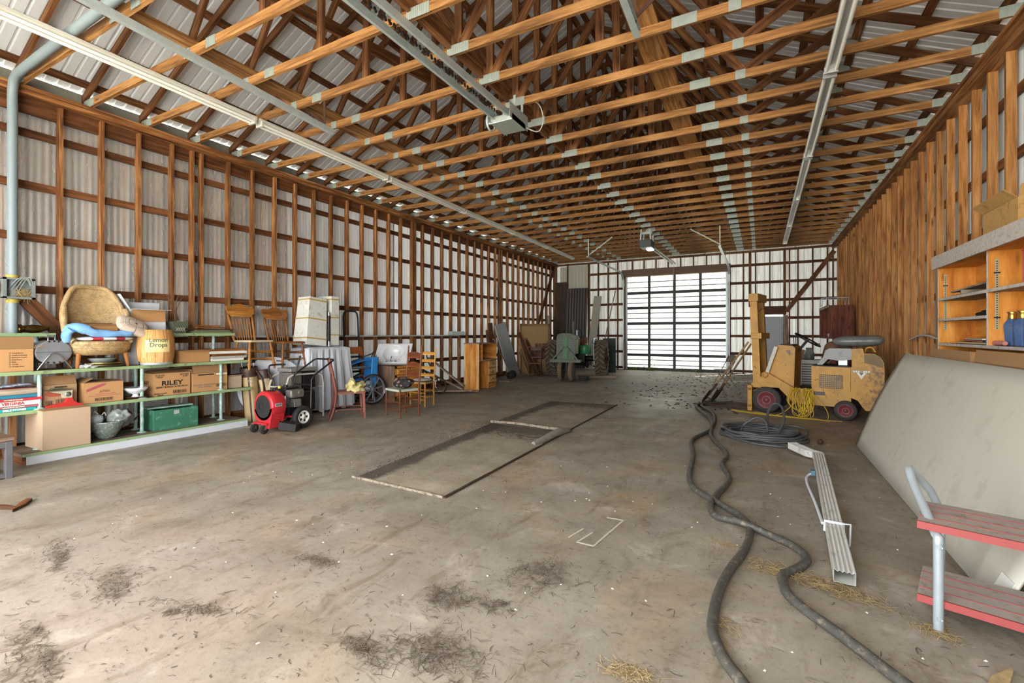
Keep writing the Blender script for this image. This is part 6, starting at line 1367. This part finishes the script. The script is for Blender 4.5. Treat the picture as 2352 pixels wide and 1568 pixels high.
b = MB(); b.tube([(1.4, 14.3, 2.13), (1.4, 14.3, 2.3), (1.95, 14.3, 2.3), (1.95, 14.3, 2.13)], .01, 6); b.tube([(1.4, 14.9, 2.13), (1.4, 14.9, 2.3), (1.95, 14.9, 2.3), (1.95, 14.9, 2.13)], .01, 6)
b.tube([(1.4, 14.3, 2.3), (1.4, 14.9, 2.3)], .01, 6); b.tube([(1.95, 14.3, 2.3), (1.95, 14.9, 2.3)], .01, 6); b.tube([(1.4, 14.3, 2.115), (1.4, 14.9, 2.115)], .01, 6); b.tube([(1.95, 14.3, 2.115), (1.95, 14.9, 2.115)], .01, 6); tag(b.build('wire_rack', M_galv), 'thin wire rack standing on top of the brown wall cupboard', 'rack')
for k in range(2):
    b = MB(tr(1.56+.05*k, 14.35+.25*k, 1.293)); blob(b, (0, 0, .05), (.05, .09, .05), k+3, .3, 16, 10); tag(b.build('paint_rag', M_cloth), ('pale rag in the near end of the brown wall cupboard', 'pale rag deeper inside the brown wall cupboard')[k], 'rag')
b = MB(); b.beam((.78, 17.45, .01), (.72, 17.84, 2.0), .14, .02, (0, 1, 0)); tag(b.build('pale_plank', M_oldwood), 'pale plank leaning beside the grey walk-in door', 'plank')
b = MB(); b.tube([(2.07, 9.4, 1.30), (2.06, 8.9, 1.36), (2.06, 8.5, 1.37), (2.06, 8.1, 1.33), (2.06, 7.7, 1.30), (2.06, 7.2, 1.31), (2.06, 6.9, 1.33)], .014, 8, sub=6); tag(b.build('wall_cable', plain('pale_grey_cable', 'b4b7b2', .5)), 'grey cable sagging along the right wall studs to the shelves', 'cable')
# ---------------------------------------------------------------- black hoses on the floor
M_hose = plain('black_hose', '45443f', .6, 0, .2, 16, dirt='7b705e', dirt_amt=.3)
def hose(label, pts, r=.025):
    b = MB(); b.tube([(p[0], p[1], r if len(p) < 3 else p[2]) for p in pts], r, 10, sub=6); return tag(b.build('floor_hose', M_hose), label, 'hose')
hose('thick black hose bending farther left and running to the viewer side', [(-.95, 10.6), (-.75, 10.1), (-1.0, 9.573), (-.696, 8.547), (-.636, 7.242), (-.779, 6.392), (-.673, 5.597), (-.604, 4.732), (-.496, 4.368), (-.268, 4.079), (-.1, 3.825), (-.067, 3.59), (-.095, 3.285), (-.161, 2.974), (-.198, 2.697), (-.204, 2.437), (-.187, 2.3), (-.133, 2.153), (-.064, 2.043), (.05, 1.85), (.2, 1.5)])
hose('thick black hose crossing the other one and curling to the straw heap', [(-.5, 10.3), (-.85, 9.9), (-1.083, 9.45), (-.69, 7.966), (-.59, 6.768), (-.35, 5.878), (-.361, 5.367), (-.262, 4.839), (-.331, 4.30, .03), (-.354, 4.033), (-.296, 3.813), (-.13, 3.70, .055), (.033, 3.644), (.181, 3.521), (.247, 3.37), (.21, 3.23), (.115, 3.067), (.108, 2.984), (.127, 2.847), (.196, 2.731), (.306, 2.598), (.411, 2.458), (.495, 2.341), (.7, 2.1), (1.0, 1.8)])
b = MB(); rr = random.Random(8)
for k in range(6):
    a0 = rr.uniform(-.3, .3); rx = .42+.1*rr.random(); ry = .30+.18*rr.random(); cx = .0+rr.uniform(-.06, .06); cy = 7.15+rr.uniform(-.1, .1)
    b.tube([(cx+rx*math.cos(g*PI/8+a0), cy+ry*math.sin(g*PI/8+a0), .018+.022*k*.6+.02*math.sin(g*1.7+k)**2) for g in range(16)], .017, 8, closed=True, sub=3)
b.tube([(-.25, 7.3, .03), (-.2, 7.35, .12), (-.05, 7.35, .22), (.06, 7.3, .18), (.08, 7.2, .05)], .017, 8, sub=6); b.tube([(.1, 7.4, .05), (.08, 7.55, .22), (.16, 7.7, .38), (.26, 7.6, .36), (.28, 7.4, .2), (.2, 7.2, .04)], .017, 8, sub=6)
b.tube([(.1, 7.5, .05), (.35, 7.6, .10), (.55, 7.5, .08), (.5, 7.2, .03), (.2, 7.1, .05), (-.1, 7.0, .06)], .017, 8, sub=6); b.tube([(-.4, 6.9, .02), (-.1, 6.6, .018), (.2, 6.55, .018), (.31, 6.6, .018)], .017, 8, sub=6)
tag(b.build('coiled_cable', plain('grey_black_cable', '4b4d4e', .5, 0, .15)), 'heap of coiled grey cable on the floor before the lift truck', 'cable')
b = MB(); b.ball((.66, 7.0, .035), .035); tag(b.build('small_ball', M_rust), 'small dark ball on the floor right of the coiled cable', 'ball')
# downspout
M_dsp = plain('white_downspout', 'c9c9c2', .45, .1, .08, 9, dirt='8f8c80', dirt_amt=.25)
t = thing('gutter_downspout', 'white fluted gutter downspout lying on the floor with an elbow end', 'downspout', (.48, 4.6, .0))
p0 = Vector((.41, 3.14, .05)); p1 = Vector((.556, 6.05, .06)); d = (p1-p0).normalized(); sd = d.cross(Vector((0, 0, 1))).normalized()
def prof(k): 
    a = [(-.05, -.035), (.05, -.035), (.05, .035)]+[(.05-.1*(j+.5)/9, .035-(.010 if j % 2 else 0)) for j in range(9)]+[(-.05, .035)]
    return a
pr = prof(0); n = len(pr)
def pipe(b, stations):
    vs = []; fs = []
    for p, dd in stations:
        s_ = dd.cross(Vector((0, 0, 1))).normalized(); u_ = s_.cross(dd)
        for x, z in pr: vs.append(p+s_*x+u_*z)
    for i in range(len(stations)-1):
        for k in range(n): fs.append((i*n+k, i*n+(k+1) % n, (i+1)*n+(k+1) % n, (i+1)*n+k))
    b.add(vs, fs)
b = MB(); pipe(b, [(p0, d), (p1, d)]); b.build('pipe', M_dsp, t, world=True, solid=.002)
e = Vector((-.55, .83, 0)).normalized(); b = MB(); pipe(b, [(p1, d), (p1+d*.04+e*.02, (d+e*.8).normalized()), (p1+e*.14, e), (p1+e*.42+Vector((0, 0, .02)), e)]); b.build('elbow', M_dsp, t, world=True, solid=.002)
b = MB()
for f in (.26,): q0 = p0+(p1-p0)*f; b.tube([q0+sd*.053+Vector((0, 0, -.03)), q0+sd*.053+Vector((0, 0, .038)), q0-sd*.053+Vector((0, 0, .038)), q0-sd*.053+Vector((0, 0, -.03))], .012, 6)
b.tube([p0+d*.75+sd*.05+Vector((0, 0, .04)), p0+d*.7+sd*.09+Vector((0, 0, .06)), p0+d*.55+sd*.07+Vector((0, 0, -.03))], .006, 5); b.build('tie', M_cloth, t, world=True)
b = MB(); b.tube([p0+d*.9-sd*.06-Vector((0, 0, .03)), p0+d*1.4-sd*.09-Vector((0, 0, .035)), p0+d*1.9-sd*.13-Vector((0, 0, .035)), p0+d*2.15-sd*.12-Vector((0, 0, .03)), p0+d*2.2-sd*.06], .011, 8, sub=5); b.build('cord', M_cloth, t, world=True)
b = MB(); b.bx(-.02, .02, -.03, .03, -.03, .02); o = b.build('blue_clip', plain('teal_tape', '4a6a78', .6), t, world=False, bevel=.006); o.location = (p0+d*2.2-sd*.075)-t.location
# ---------------------------------------------------------------- board leaning at the right
M_board = plain('grey_white_board', 'bfbcae', .6, 0, .05, 1.6, dirt='aca899', dirt_amt=.2)
t = thing('wall_board_sheet', 'large grey-white wallboard sheet leaning on cartons at the right', 'sheet', (1.05, 5.3, 0))
b = MB()
def bd(u, v):
    y = 3.18+4.01*u; x = 1.055+.475*v; z = .006+1.15*v; bow = .02*math.sin(PI*v)*(1 if u > .5 else 1)*(u**8)*1.5; return (x-bow, y, z)
b.grid(bd, 30, 8); b.build('sheet', M_board, t, world=True, solid=.013)
b = MB(); Mb = Matrix(((0, .382, -.924, 0), (1, 0, 0, 0), (0, .924, .382, 0), (0, 0, 0, 1))); b.M = tr(1.10, 3.30, .12) @ face((0, 0, 0), (0, 1, 0), (-.924, 0, .382)); b.bx(-.10, .04, -.04, .05, .006, .0085); b.build('paper_label', M_white, t, world=True)
b = MB(); b.beam((1.58, 7.2, 1.155), (1.12, 7.24, .02), .02, .03, (0, 1, 0)); tag(b.build('edge_batten', M_board), 'thin pale batten at the far edge of the leaning wallboard', 'batten')
for k, (y0, y1, h, lab) in enumerate(((5.3, 6.35, 1.14, 'large torn brown carton behind the leaning wallboard, under the shelves'), (4.15, 5.2, 1.16, 'large brown carton behind the near half of the leaning wallboard'))):
    tt, a, c_ = carton(lab, 1.56, 1.70, y0, y1, 0, h, (('f', 84, .09), ('l', 80, .10), ('b', 84, .10)), m=plain('crushed_card', '9c7c5c', .9, 0, .12, 6), rz=PI if False else 0)
for k, (x0, x1, y0, y1, z, h, lab) in enumerate(((1.62, 2.0, 7.5, 7.95, 0, .55, 'brown carton on the floor between lift truck and wallboard'), (1.64, 1.98, 7.52, 7.9, .555, .42, 'pinkish brown carton stacked beside the leaning wallboard'))):
    carton(lab, x0, x1, y0, y1, z, h, (('l', 30, .1),), m=plain('pink_card', 'a07a62', .9, 0, .1, 6))
# ---------------------------------------------------------------- step with pipe rail
M_tread = plain('grey_tread', 'a2978d', .7, 0, .08, 8, dirt='6f675e', dirt_amt=.25)
M_pinkred = plain('faded_red_strip', '94403e', .6, 0, .1, 12)
M_ppipe = plain('galvanised_pipe', 'a9b3b8', .35, .35, .1, 12)
t = thing('boarding_steps', 'two-tread boarding steps with a bent galvanised pipe rail', 'steps', (.75, 2.95, 0))
dx = Vector((.96, -.28, 0)); dyv = Vector((.28, .96, 0)); O = Vector((.665, 2.90, 0))
for z, TL in ((.145, .42), (.495, .56)):
    b = MB(); p = O+dyv*.19+Vector((0, 0, z-.012)); b.beam(p, p+dx*TL, .38, .03, (0, 0, 1)); tb = b.build('tread', M_tread, t, world=True, bevel=.004)
    b = MB()
    for k in (.09, .19, .29): q0 = O+dyv*k+Vector((0, 0, z+.0045)); b.beam(q0, q0+dx*TL, .004, .003)
    q0 = O-dyv*.004+Vector((0, 0, z-.012)); b.beam(q0, q0+dx*TL, .012, .034); b.build('red_strip', M_pinkred, tb, world=True)
for off, nm in ((0, 0), (.47, 1)):
    b = MB(); s_ = dx*off; pts = [(.735, 2.87, .0), (.735, 2.87, .41), (.732, 2.90, .45), (.715, 3.17, .595), (.712, 3.23, .64), (.715, 3.26, .655), (.735, 3.285, .64), (.87, 3.40, .44), (.88, 3.41, .03)]
    b.tube([Vector(p)+s_ for p in pts], .020, 12, sub=3); b.build('pipe_rail', M_ppipe, t, world=True)
    b = MB()
    for z in (.405, .07): b.lathe([(.0001, .008), (.010, .006), (.012, 0)][::-1], 12, tuple(Vector((.735, 2.848, z))+s_), 'Y'); 
    b.build('bolt', M_chrome, t, world=True)
# ---------------------------------------------------------------- bookcase on the right wall
M_opine = wood('orange_pine', 'a8621f', 'cc8533', 'dea052', vary=.08, gs=7)
M_worn = plain('worn_white_edge', 'b9b2aa', .7, 0, .2, 16, dirt='857870', dirt_amt=.3)
t = thing('wall_bookcase', 'orange pine bookcase with worn shelf edges on the right wall', 'shelf', (1.92, 5.6, 0))
XA, XB = 1.75, 2.075
for y in (6.84, 5.56, 4.28):
    b = MB(); b.bx(XA+.005, XB, y, y+.02, 0 if y > 6 else 1.28, 2.12); b.build('side_panel', M_opine, t, world=True)
    b = MB(); b.bx(XA, XA+.006, y, y+.02, 0 if y > 6 else 1.28, 2.12); b.build('panel_edge', M_worn, t, world=True)
    b = MB(); b.bx(1.80, 1.822, y-.004, y, 1.43, 2.05); st_ = b.build('shelf_standard', plain('cream_metal_strip', 'b6b596', .4, .4, .1, 12), t, world=True)
    b = MB()
    for k in range(30): b.bx(1.806, 1.816, y-.0046, y-.004, 1.44+.02*k, 1.448+.02*k)
    for z in (1.53, 1.755, 1.92): b.bx(1.79, 1.83, y-.012, y-.004, z, z+.012)
    b.build('slot', M_black, st_, world=True)
b = MB(); b.bx(XB-.012, XB, 4.0, 6.84, .9, 2.12); b.build('back_panel', M_opine, t, world=True)
for z, y0, y1 in ((1.28, 3.6, 6.84), (1.545, 5.58, 6.84), (1.77, 3.6, 6.84)):
    b = MB(); b.bx(XA+.01, XB-.012, y0, y1, z-.012, z+.012); b.build('shelf_board', M_oldwood, t, world=True)
    b = MB(); b.bx(XA-.004, XA+.01, y0, y1, z-.013, z+.013); b.build('shelf_edge', M_worn, t, world=True)
b = MB(); b.bx(XA-.03, XB, 3.6, 6.87, 2.12, 2.14); b.build('top_board', M_opine, t, world=True)
b = MB(); b.bx(XA-.05, XA-.03, 3.6, 6.87, 2.11, 2.25); b.build('front_fascia', M_worn, t, world=True)
carton('torn open carton standing on top of the orange bookcase', 1.78, 2.06, 5.10, 5.75, 2.142, .33, (('l', 120, .1), ('r', 90, .12), ('b', 140, .1)), m=plain('stained_card', 'b08a52', .9, 0, .14, 7, dirt='7a5c34', dirt_amt=.2))
b = MB(); b.bx(1.79, 2.03, 5.66, 6.6, 1.786, 1.80); b.bx(1.79, 2.03, 5.66, 5.68, 1.80, 1.83); b.bx(1.79, 2.03, 6.3, 6.33, 1.80, 1.845); b.beam((1.91, 5.66, 1.86), (1.91, 6.6, 1.84), .24, .015); tag(b.build('wooden_rack', M_oldwood), 'flat grey wooden rack on the upper shelf of the bookcase', 'rack')
b = MB(tr(1.92, 6.0, 1.558)); rr = random.Random(2)
for k in range(22): b.tube([(rr.uniform(-.08, .08), rr.uniform(-.22, .22), .008+.03*rr.random()) for _ in range(4)], .006, 5, sub=3)
blob(b, (0, -.02, .03), (.08, .16, .03), 3, .5, 20, 10, fr=4); tag(b.build('tool_tangle', M_dark), 'tangle of dark tools and wire on the middle bookcase shelf', 'tools')
for k, (y0, y1, z, hh, col, lab) in enumerate(((5.75, 6.5, 0, .022, 'c0a878', 'cream book at the bottom of the lowest shelf pile'), (5.85, 6.35, .023, .018, 'a8604e', 'red edged booklet second in the lowest shelf pile'), (5.9, 6.3, .042, .016, 'b9b2a6', 'pale booklet topmost in the lowest shelf pile'), (5.6, 5.88, .024, .018, '2f4a74', 'dark blue booklet at the end of the lowest shelf pile'))):
    t = thing('book', lab, 'book', (1.91, (y0+y1)/2, 1.2935+z), 0, 'books on the bookcase'); hL = (y1-y0)/2
    b = MB(); b.bx(-.09, .09, -hL, hL, 0, .003); b.bx(-.09, .09, -hL, hL, hh-.003, hh); b.bx(-.09, -.087, -hL, hL, 0, hh); b.build('cover', plain('cover_'+col, col, .6, 0, .06), t)
    b = MB(); b.bx(-.087, .085, -hL+.005, hL-.005, .003, hh-.003); b.build('pages', M_page, t)
for k, (x, y, lab) in enumerate(((1.865, 5.43, 'blue square glass vase with a gold neck, farther of the bookcase pair'), (1.85, 5.21, 'blue square glass vase with a gold neck, nearer of the bookcase pair'))):
    t = thing('blue_vase', lab, 'vase', (x, y, 1.293), rad(20), 'blue vases on the bookcase')
    b = MB(rotm('Z', PI/4)); b.lathe([(.0001, 0), (.040, 0), (.044, .01), (.056, .16), (.054, .185), (.032, .225), (.030, .232)], 4, smooth=False); b.build('body', plain('dusty_blue_glass', '45608c', .35, 0, .15, 8, dirt='6d7884', dirt_amt=.35), t, bevel=.006)
    b = MB(); b.lathe([(.031, .226), (.029, .235), (.027, .27), (.036, .285), (.033, .287), (.025, .27), (.0001, .26)], 22); b.build('gold_neck', plain('gold_metal', 'b58f4a', .3, .9, .1, 8), t)
t = thing('pink_tube', 'faded pink wrapped tube lying before the blue vases', 'tube', (1.80, 5.52, 1.315), 0)
b = MB(); b.tube([(0, -.15, 0), (0, .1, 0), (0, .13, 0)], [.018, .022, .012], 12); b.build('tube', plain('faded_pink', 'bf7a74', .6, 0, .12), t)
b = MB(); b.bx(-.08, .08, -.16, .16, 0, .30); b.bx(-.085, .085, -.165, .165, .26, .275); o = b.build('red_tin', plain('red_tin', 'b2222e', .4, 0, .08), bevel=.01); o.location = (1.9, 4.98, 1.783); tag(o, 'bright red tin on the upper bookcase shelf', 'tin')
# ================================================================ the floor: pit cover, straw, marks
q = NT('muddy_cover'); o = q.obj(); uv = q.uv()
ed = q.n('ShaderNodeSeparateXYZ', i_0=uv); n1 = q.noise(o, 2.4, 5, .65); n2 = q.noise(o, 12, 6, .72)
c = q.mix(q.ramp(n1, [(.35, 0), (.65, 1)]), lin('857b67'), lin('9d937f'))
c = q.mix(q.ramp(q.math('ADD', ed.outputs[0], q.math('MULTIPLY', q.math('SUBTRACT', n1, .5), .28)), [(.17, .95), (.25, 0)]), c, lin('4c433a'))
c = q.mix(q.ramp(n2, [(.60, 0), (.70, .8)]), c, lin('43362a'))
c = q.mix(q.ramp(q.math('ADD', ed.outputs[1], q.math('MULTIPLY', q.math('SUBTRACT', n2, .5), .7)), [(.74, 0), (.86, .75)]), c, lin('3f3228'))
q.base(c); q.p(Roughness=.85); q.bump(n2, .3, .02); M_mud = q.m
def cover(label, A_, B_, C_, D_, seed):
    A_, B_, C_, D_ = [Vector((p[0], p[1], 0)) for p in (A_, B_, C_, D_)]
    def fn(u, v):
        p = (A_*(1-u)+B_*u)*(1-v)+(D_*(1-u)+C_*u)*v; e = min(u, 1-u, v, 1-v); p.z = .007+.016*min(1, e*14)*(.6+.6*NZ.noise(Vector((p.x*2+seed, p.y*1.3, 0))))+.006*NZ.noise(Vector((p.x*7, p.y*5, seed))); p.z = max(.004, p.z); return p
    b = MB(); b.grid(fn, 40, 60); return tag(b.build('pit_cover', M_mud), label, 'floor cover', 'covers over the floor pit')
cover('muddy sheet covering the near half of the floor pit', (-3.46, 3.27), (-2.39, 3.23), (-2.44, 6.15), (-3.68, 6.2), 1)
cover('muddy sheet covering the far half of the floor pit', (-3.70, 6.32), (-2.45, 6.28), (-2.49, 8.95), (-3.80, 8.8), 5)
def strip_(label, pts, w, h, m, name='pit_edge_board'):
    b = MB()
    for p, q_ in zip(pts, pts[1:]): b.beam((p[0], p[1], h/2+.001+(p[2] if len(p) > 2 else 0)), (q_[0], q_[1], h/2+.001+(q_[2] if len(q_) > 2 else 0)), w, h)
    return tag(b.build(name, m), label, 'edge board')
M_pale = plain('pale_worn_timber', '8f8472', .85, 0, .3, 14, dirt='54463a', dirt_amt=.5)
strip_('pale worn timber edging the near end of the floor pit', [(-3.50, 3.265), (-3.15, 3.25), (-2.38, 3.215)], .022, .02, M_pale)
strip_('pale broken timber lying across the middle of the pit cover', [(-3.70, 6.25, .012), (-3.2, 6.27, .02), (-2.75, 6.22, .012), (-2.42, 6.24, .01)], .06, .035, M_pale)
strip_('dark strip for the shaded gap along the long side of the floor pit', [(-2.36, 3.215), (-2.40, 5.4), (-2.43, 6.4), (-2.465, 8.97)], .012, .014, M_rust, 'pit_gap_strip')  # dark strip stands in for the shaded recess beside the pit
b = MB(); b.tube([(-2.50, 5.25, .02), (-2.46, 5.6, .035), (-2.44, 5.95, .05), (-2.40, 6.2, .03)], [.03, .05, .055, .03], 8, sub=5); tag(b.build('rolled_flap', plain('grey_canvas', '857f74', .9, 0, .2)), 'rolled grey canvas flap at the side of the pit cover', 'flap')
# loose mud along the pit
rr = random.Random(21); b = MB()
for _ in range(1300):
    f = rr.random()
    if rr.random() < .5: p = (-3.50-.3*f+rr.gauss(.10, .10), 3.3+3.2*f)
    elif rr.random() < .6: p = (-3.1+rr.gauss(0, .35), 5.85+rr.gauss(0, .22))
    else: p = (-3.2+rr.gauss(0, .4), 8.4+rr.gauss(0, .3))
    s = .003+.006*rr.random()**3; b.M = tr(p[0], p[1], .024) @ rotm('Z', rr.random()*6) @ Matrix.Diagonal((s*1.4, s, s*.5, 1)); b.add([(-1, -.6, -1), (1, -.8, -1), (.7, 1, -1), (-.8, .7, -1), (0, 0, 1)], [(0, 1, 4), (1, 2, 4), (2, 3, 4), (3, 0, 4)])
b.M = Matrix(); o = b.build('mud_crumbs', plain('dark_mud', '41352a', .95, 0, .3, 20)); tag(o, 'dark mud crumbs scattered along the floor pit', 'mud', kind='stuff')
# straw and hay
def clump(label, x, y, rx, ry, h, n, L, m, seed, w=.0024, name='straw_clump', rz=0):
    b = MB(rotm('Z', rz)); straws(b, (0, 0, .001), rx*1.3, ry*1.3, h*.6, int(n*1.1), L*.72, w, random.Random(seed)); o = b.build(name, m); o.location = (x, y, 0); return tag(o, label, 'straw' if m is M_straw else 'hay', kind='stuff')
clump('long heap of dry straw at the mouth of the downspout', .22, 3.10, .24, .07, .06, 900, .09, M_straw, 1, rz=rad(-15))
clump('tuft of dry straw at the broken end of the downspout', .41, 3.07, .08, .06, .03, 160, .07, M_straw, 2)
clump('tuft of dry straw at the foot of the pipe rail', .71, 2.85, .07, .05, .035, 260, .06, M_straw, 3)
clump('wisp of straw where the two hoses cross', -.18, 3.38, .09, .04, .02, 110, .06, M_straw, 4)
clump('straw caught beside the hose at the lower middle', -.14, 2.4, .06, .12, .03, 150, .06, M_straw, 5)
clump('small straw heap at the bottom edge of the floor view', -.45, 1.92, .08, .05, .04, 260, .07, M_straw, 6)
clump('brown leaf litter patch between the pit and the hoses', -1.05, 3.97, .09, .045, .02, 160, .04, M_straw, 7)
clump('tangled brown hay patch before the chalk mark', -1.13, 2.45, .15, .11, .035, 420, .07, M_hay, 8, name='hay_clump')
clump('small hay patch beside the hay before the chalk mark', -1.22, 2.06, .08, .05, .03, 160, .06, M_hay, 18, name='hay_clump')
clump('dark hay clump in the middle foreground', -1.46, 2.02, .11, .10, .035, 330, .07, M_hay, 9, name='hay_clump')
clump('broad dark hay patch nearest the viewer', -1.22, 1.63, .17, .11, .04, 520, .08, M_hay, 10, name='hay_clump')
clump('dark hay drift at the bottom of the floor view', -1.56, 1.50, .12, .06, .03, 260, .07, M_hay, 11, name='hay_clump')
clump('small black hay tuft on the open floor left of the middle', -2.42, 1.95, .11, .05, .03, 200, .06, M_hay, 12, name='hay_clump')
clump('thin dark hay streak near the shelves', -3.95, 1.25, .22, .05, .012, 260, .07, M_hay, 13, name='hay_clump', rz=rad(-20))
clump('grey hay streak on the pale floor', -2.6, 1.30, .17, .05, .012, 220, .06, M_hay, 14, name='hay_clump', rz=rad(15))
clump('dark hay streak left of the pale floor', -3.2, 1.27, .22, .08, .012, 320, .06, M_hay, 15, name='hay_clump', rz=rad(-10))
clump('low dark hay drift in the lower left corner', -2.75, .80, .24, .06, .018, 360, .07, M_hay, 16, name='hay_clump', rz=rad(-12))
b = MB(); rr = random.Random(31)
for _ in range(1500):
    x = rr.uniform(-4.6, .9); y = rr.uniform(.5, 4.6) if rr.random() < .8 else rr.uniform(4, 11); g = rr.random()*PI; L = .01+.05*rr.random()**2
    if rr.random() < .5: x += .6*NZ.noise(Vector((x, y, 0)))
    w = .0012+.002*rr.random(); dv = Vector((math.cos(g), math.sin(g), 0))*L/2; s_ = Vector((-math.sin(g), math.cos(g), 0))*w; p = Vector((x, y, .002)); k = s_*rr.uniform(-3, 3)
    b.add([p-dv-s_, p-dv+s_, p+s_+k+Vector((0, 0, .002)), p-s_+k+Vector((0, 0, .002)), p+dv+s_*.6, p+dv-s_*.6], [(1, 0, 3, 2), (2, 3, 5, 4)])
tag(b.build('straw_litter', M_hay), 'loose bits of hay littered over the concrete', 'litter', kind='stuff')
b = MB()
for _ in range(230):
    x = rr.uniform(-4.5, 1.0); y = rr.uniform(.6, 12); s = .003+.004*rr.random(); b.M = tr(x, y, .002) @ rotm('Z', rr.random()*6) @ Matrix.Diagonal((s*1.5, s, .004, 1)); b.add([(-1, -.6, -.3), (1, -.8, -.3), (.7, 1, -.3), (-.8, .7, -.3), (0, 0, 1)], [(0, 1, 4), (1, 2, 4), (2, 3, 4), (3, 0, 4)])
b.M = Matrix(); tag(b.build('pale_flakes', M_white), 'pale flakes and droppings littered over the concrete', 'litter', kind='stuff')
b = MB()
for _ in range(420):
    x = rr.gauss(-1.2, .9); y = rr.uniform(9, 17.6); s = .012+.02*rr.random(); b.M = tr(x, y, .003) @ rotm('Z', rr.random()*6) @ Matrix.Diagonal((s*1.5, s, s*.4, 1)); b.add([(-1, -.6, -.3), (1, -.8, -.3), (.7, 1, -.3), (-.8, .7, -.3), (0, 0, 1)], [(0, 1, 4), (1, 2, 4), (2, 3, 4), (3, 0, 4)])
b.M = Matrix(); tag(b.build('dry_leaves', M_dark), 'dark dry leaves blown in around the overhead door', 'leaves', kind='stuff')
M_chalk = plain('chalk', 'b9b3a4', .9)
b = MB()
for p, q_ in (((-1.09, 2.96), (-.97, 2.955)), ((-.97, 2.955), (-.905, 3.465)), ((-1.085, 2.965), (-1.04, 3.15)), ((-1.03, 3.46), (-.905, 3.465)), ((-1.16, 3.0), (-1.12, 3.18))): b.beam((p[0], p[1], .002), (q_[0], q_[1], .002), .013, .002)
tag(b.build('chalk_mark', M_chalk), 'faint white square chalk mark on the concrete', 'chalk mark')
for k, (x, y, r_, lab) in enumerate(((-5.35, 1.36, 20, 'broken brown wood scrap on the floor at the left edge'), (-5.28, 1.46, -35, 'second brown wood scrap beside the first at the left edge'), (.84, 2.55, 60, 'splintered wood sliver on the floor below the steps'))):
    b = MB(); b.prism([(-.14, -.02), (-.05, -.03), (.13, -.012), (.15, .0), (.02, .028), (-.12, .02)], 0, .022 if k < 2 else .012, 'XY'); o = b.build('wood_scrap', M_girt if k < 2 else M_straw); o.location = (x, y, .002+.0*k); o.rotation_euler.z = rad(r_); tag(o, lab, 'scrap')
# weeds creeping under the overhead door
q = NT('weed_leaf'); q.base(lin('6f8f3a')); q.p(Roughness=.7); rr = random.Random(3)
for k, (x, n) in enumerate(((-4.3, 22), (-3.95, 14), (-3.62, 30), (-2.55, 16), (-1.95, 14))):
    b = MB()
    for _ in range(n):
        p = Vector((rr.gauss(0, .12), -.14+rr.uniform(-.1, .02), .03+abs(rr.gauss(0, .10)))); g = rr.random()*6; d_ = Vector((math.cos(g), math.sin(g), .4))*.04; s_ = Vector((-math.sin(g), math.cos(g), .2))*.02
        b.add([p-d_, p+s_, p+d_, p-s_], [(0, 1, 2, 3)]); b.tube([(p.x*.3, -.1, .0), p], .003, 4)
    o = b.build('weed', q.m); o.location = (x, YF-.02, 0); tag(o, ['leafy weed at the tractor side foot of the overhead door', 'sparse weed next to the leafy one at the overhead door', 'darker weed at the first upright of the overhead door', 'small weed below the middle of the overhead door', 'small weed at the third upright of the overhead door'][k], 'weed')
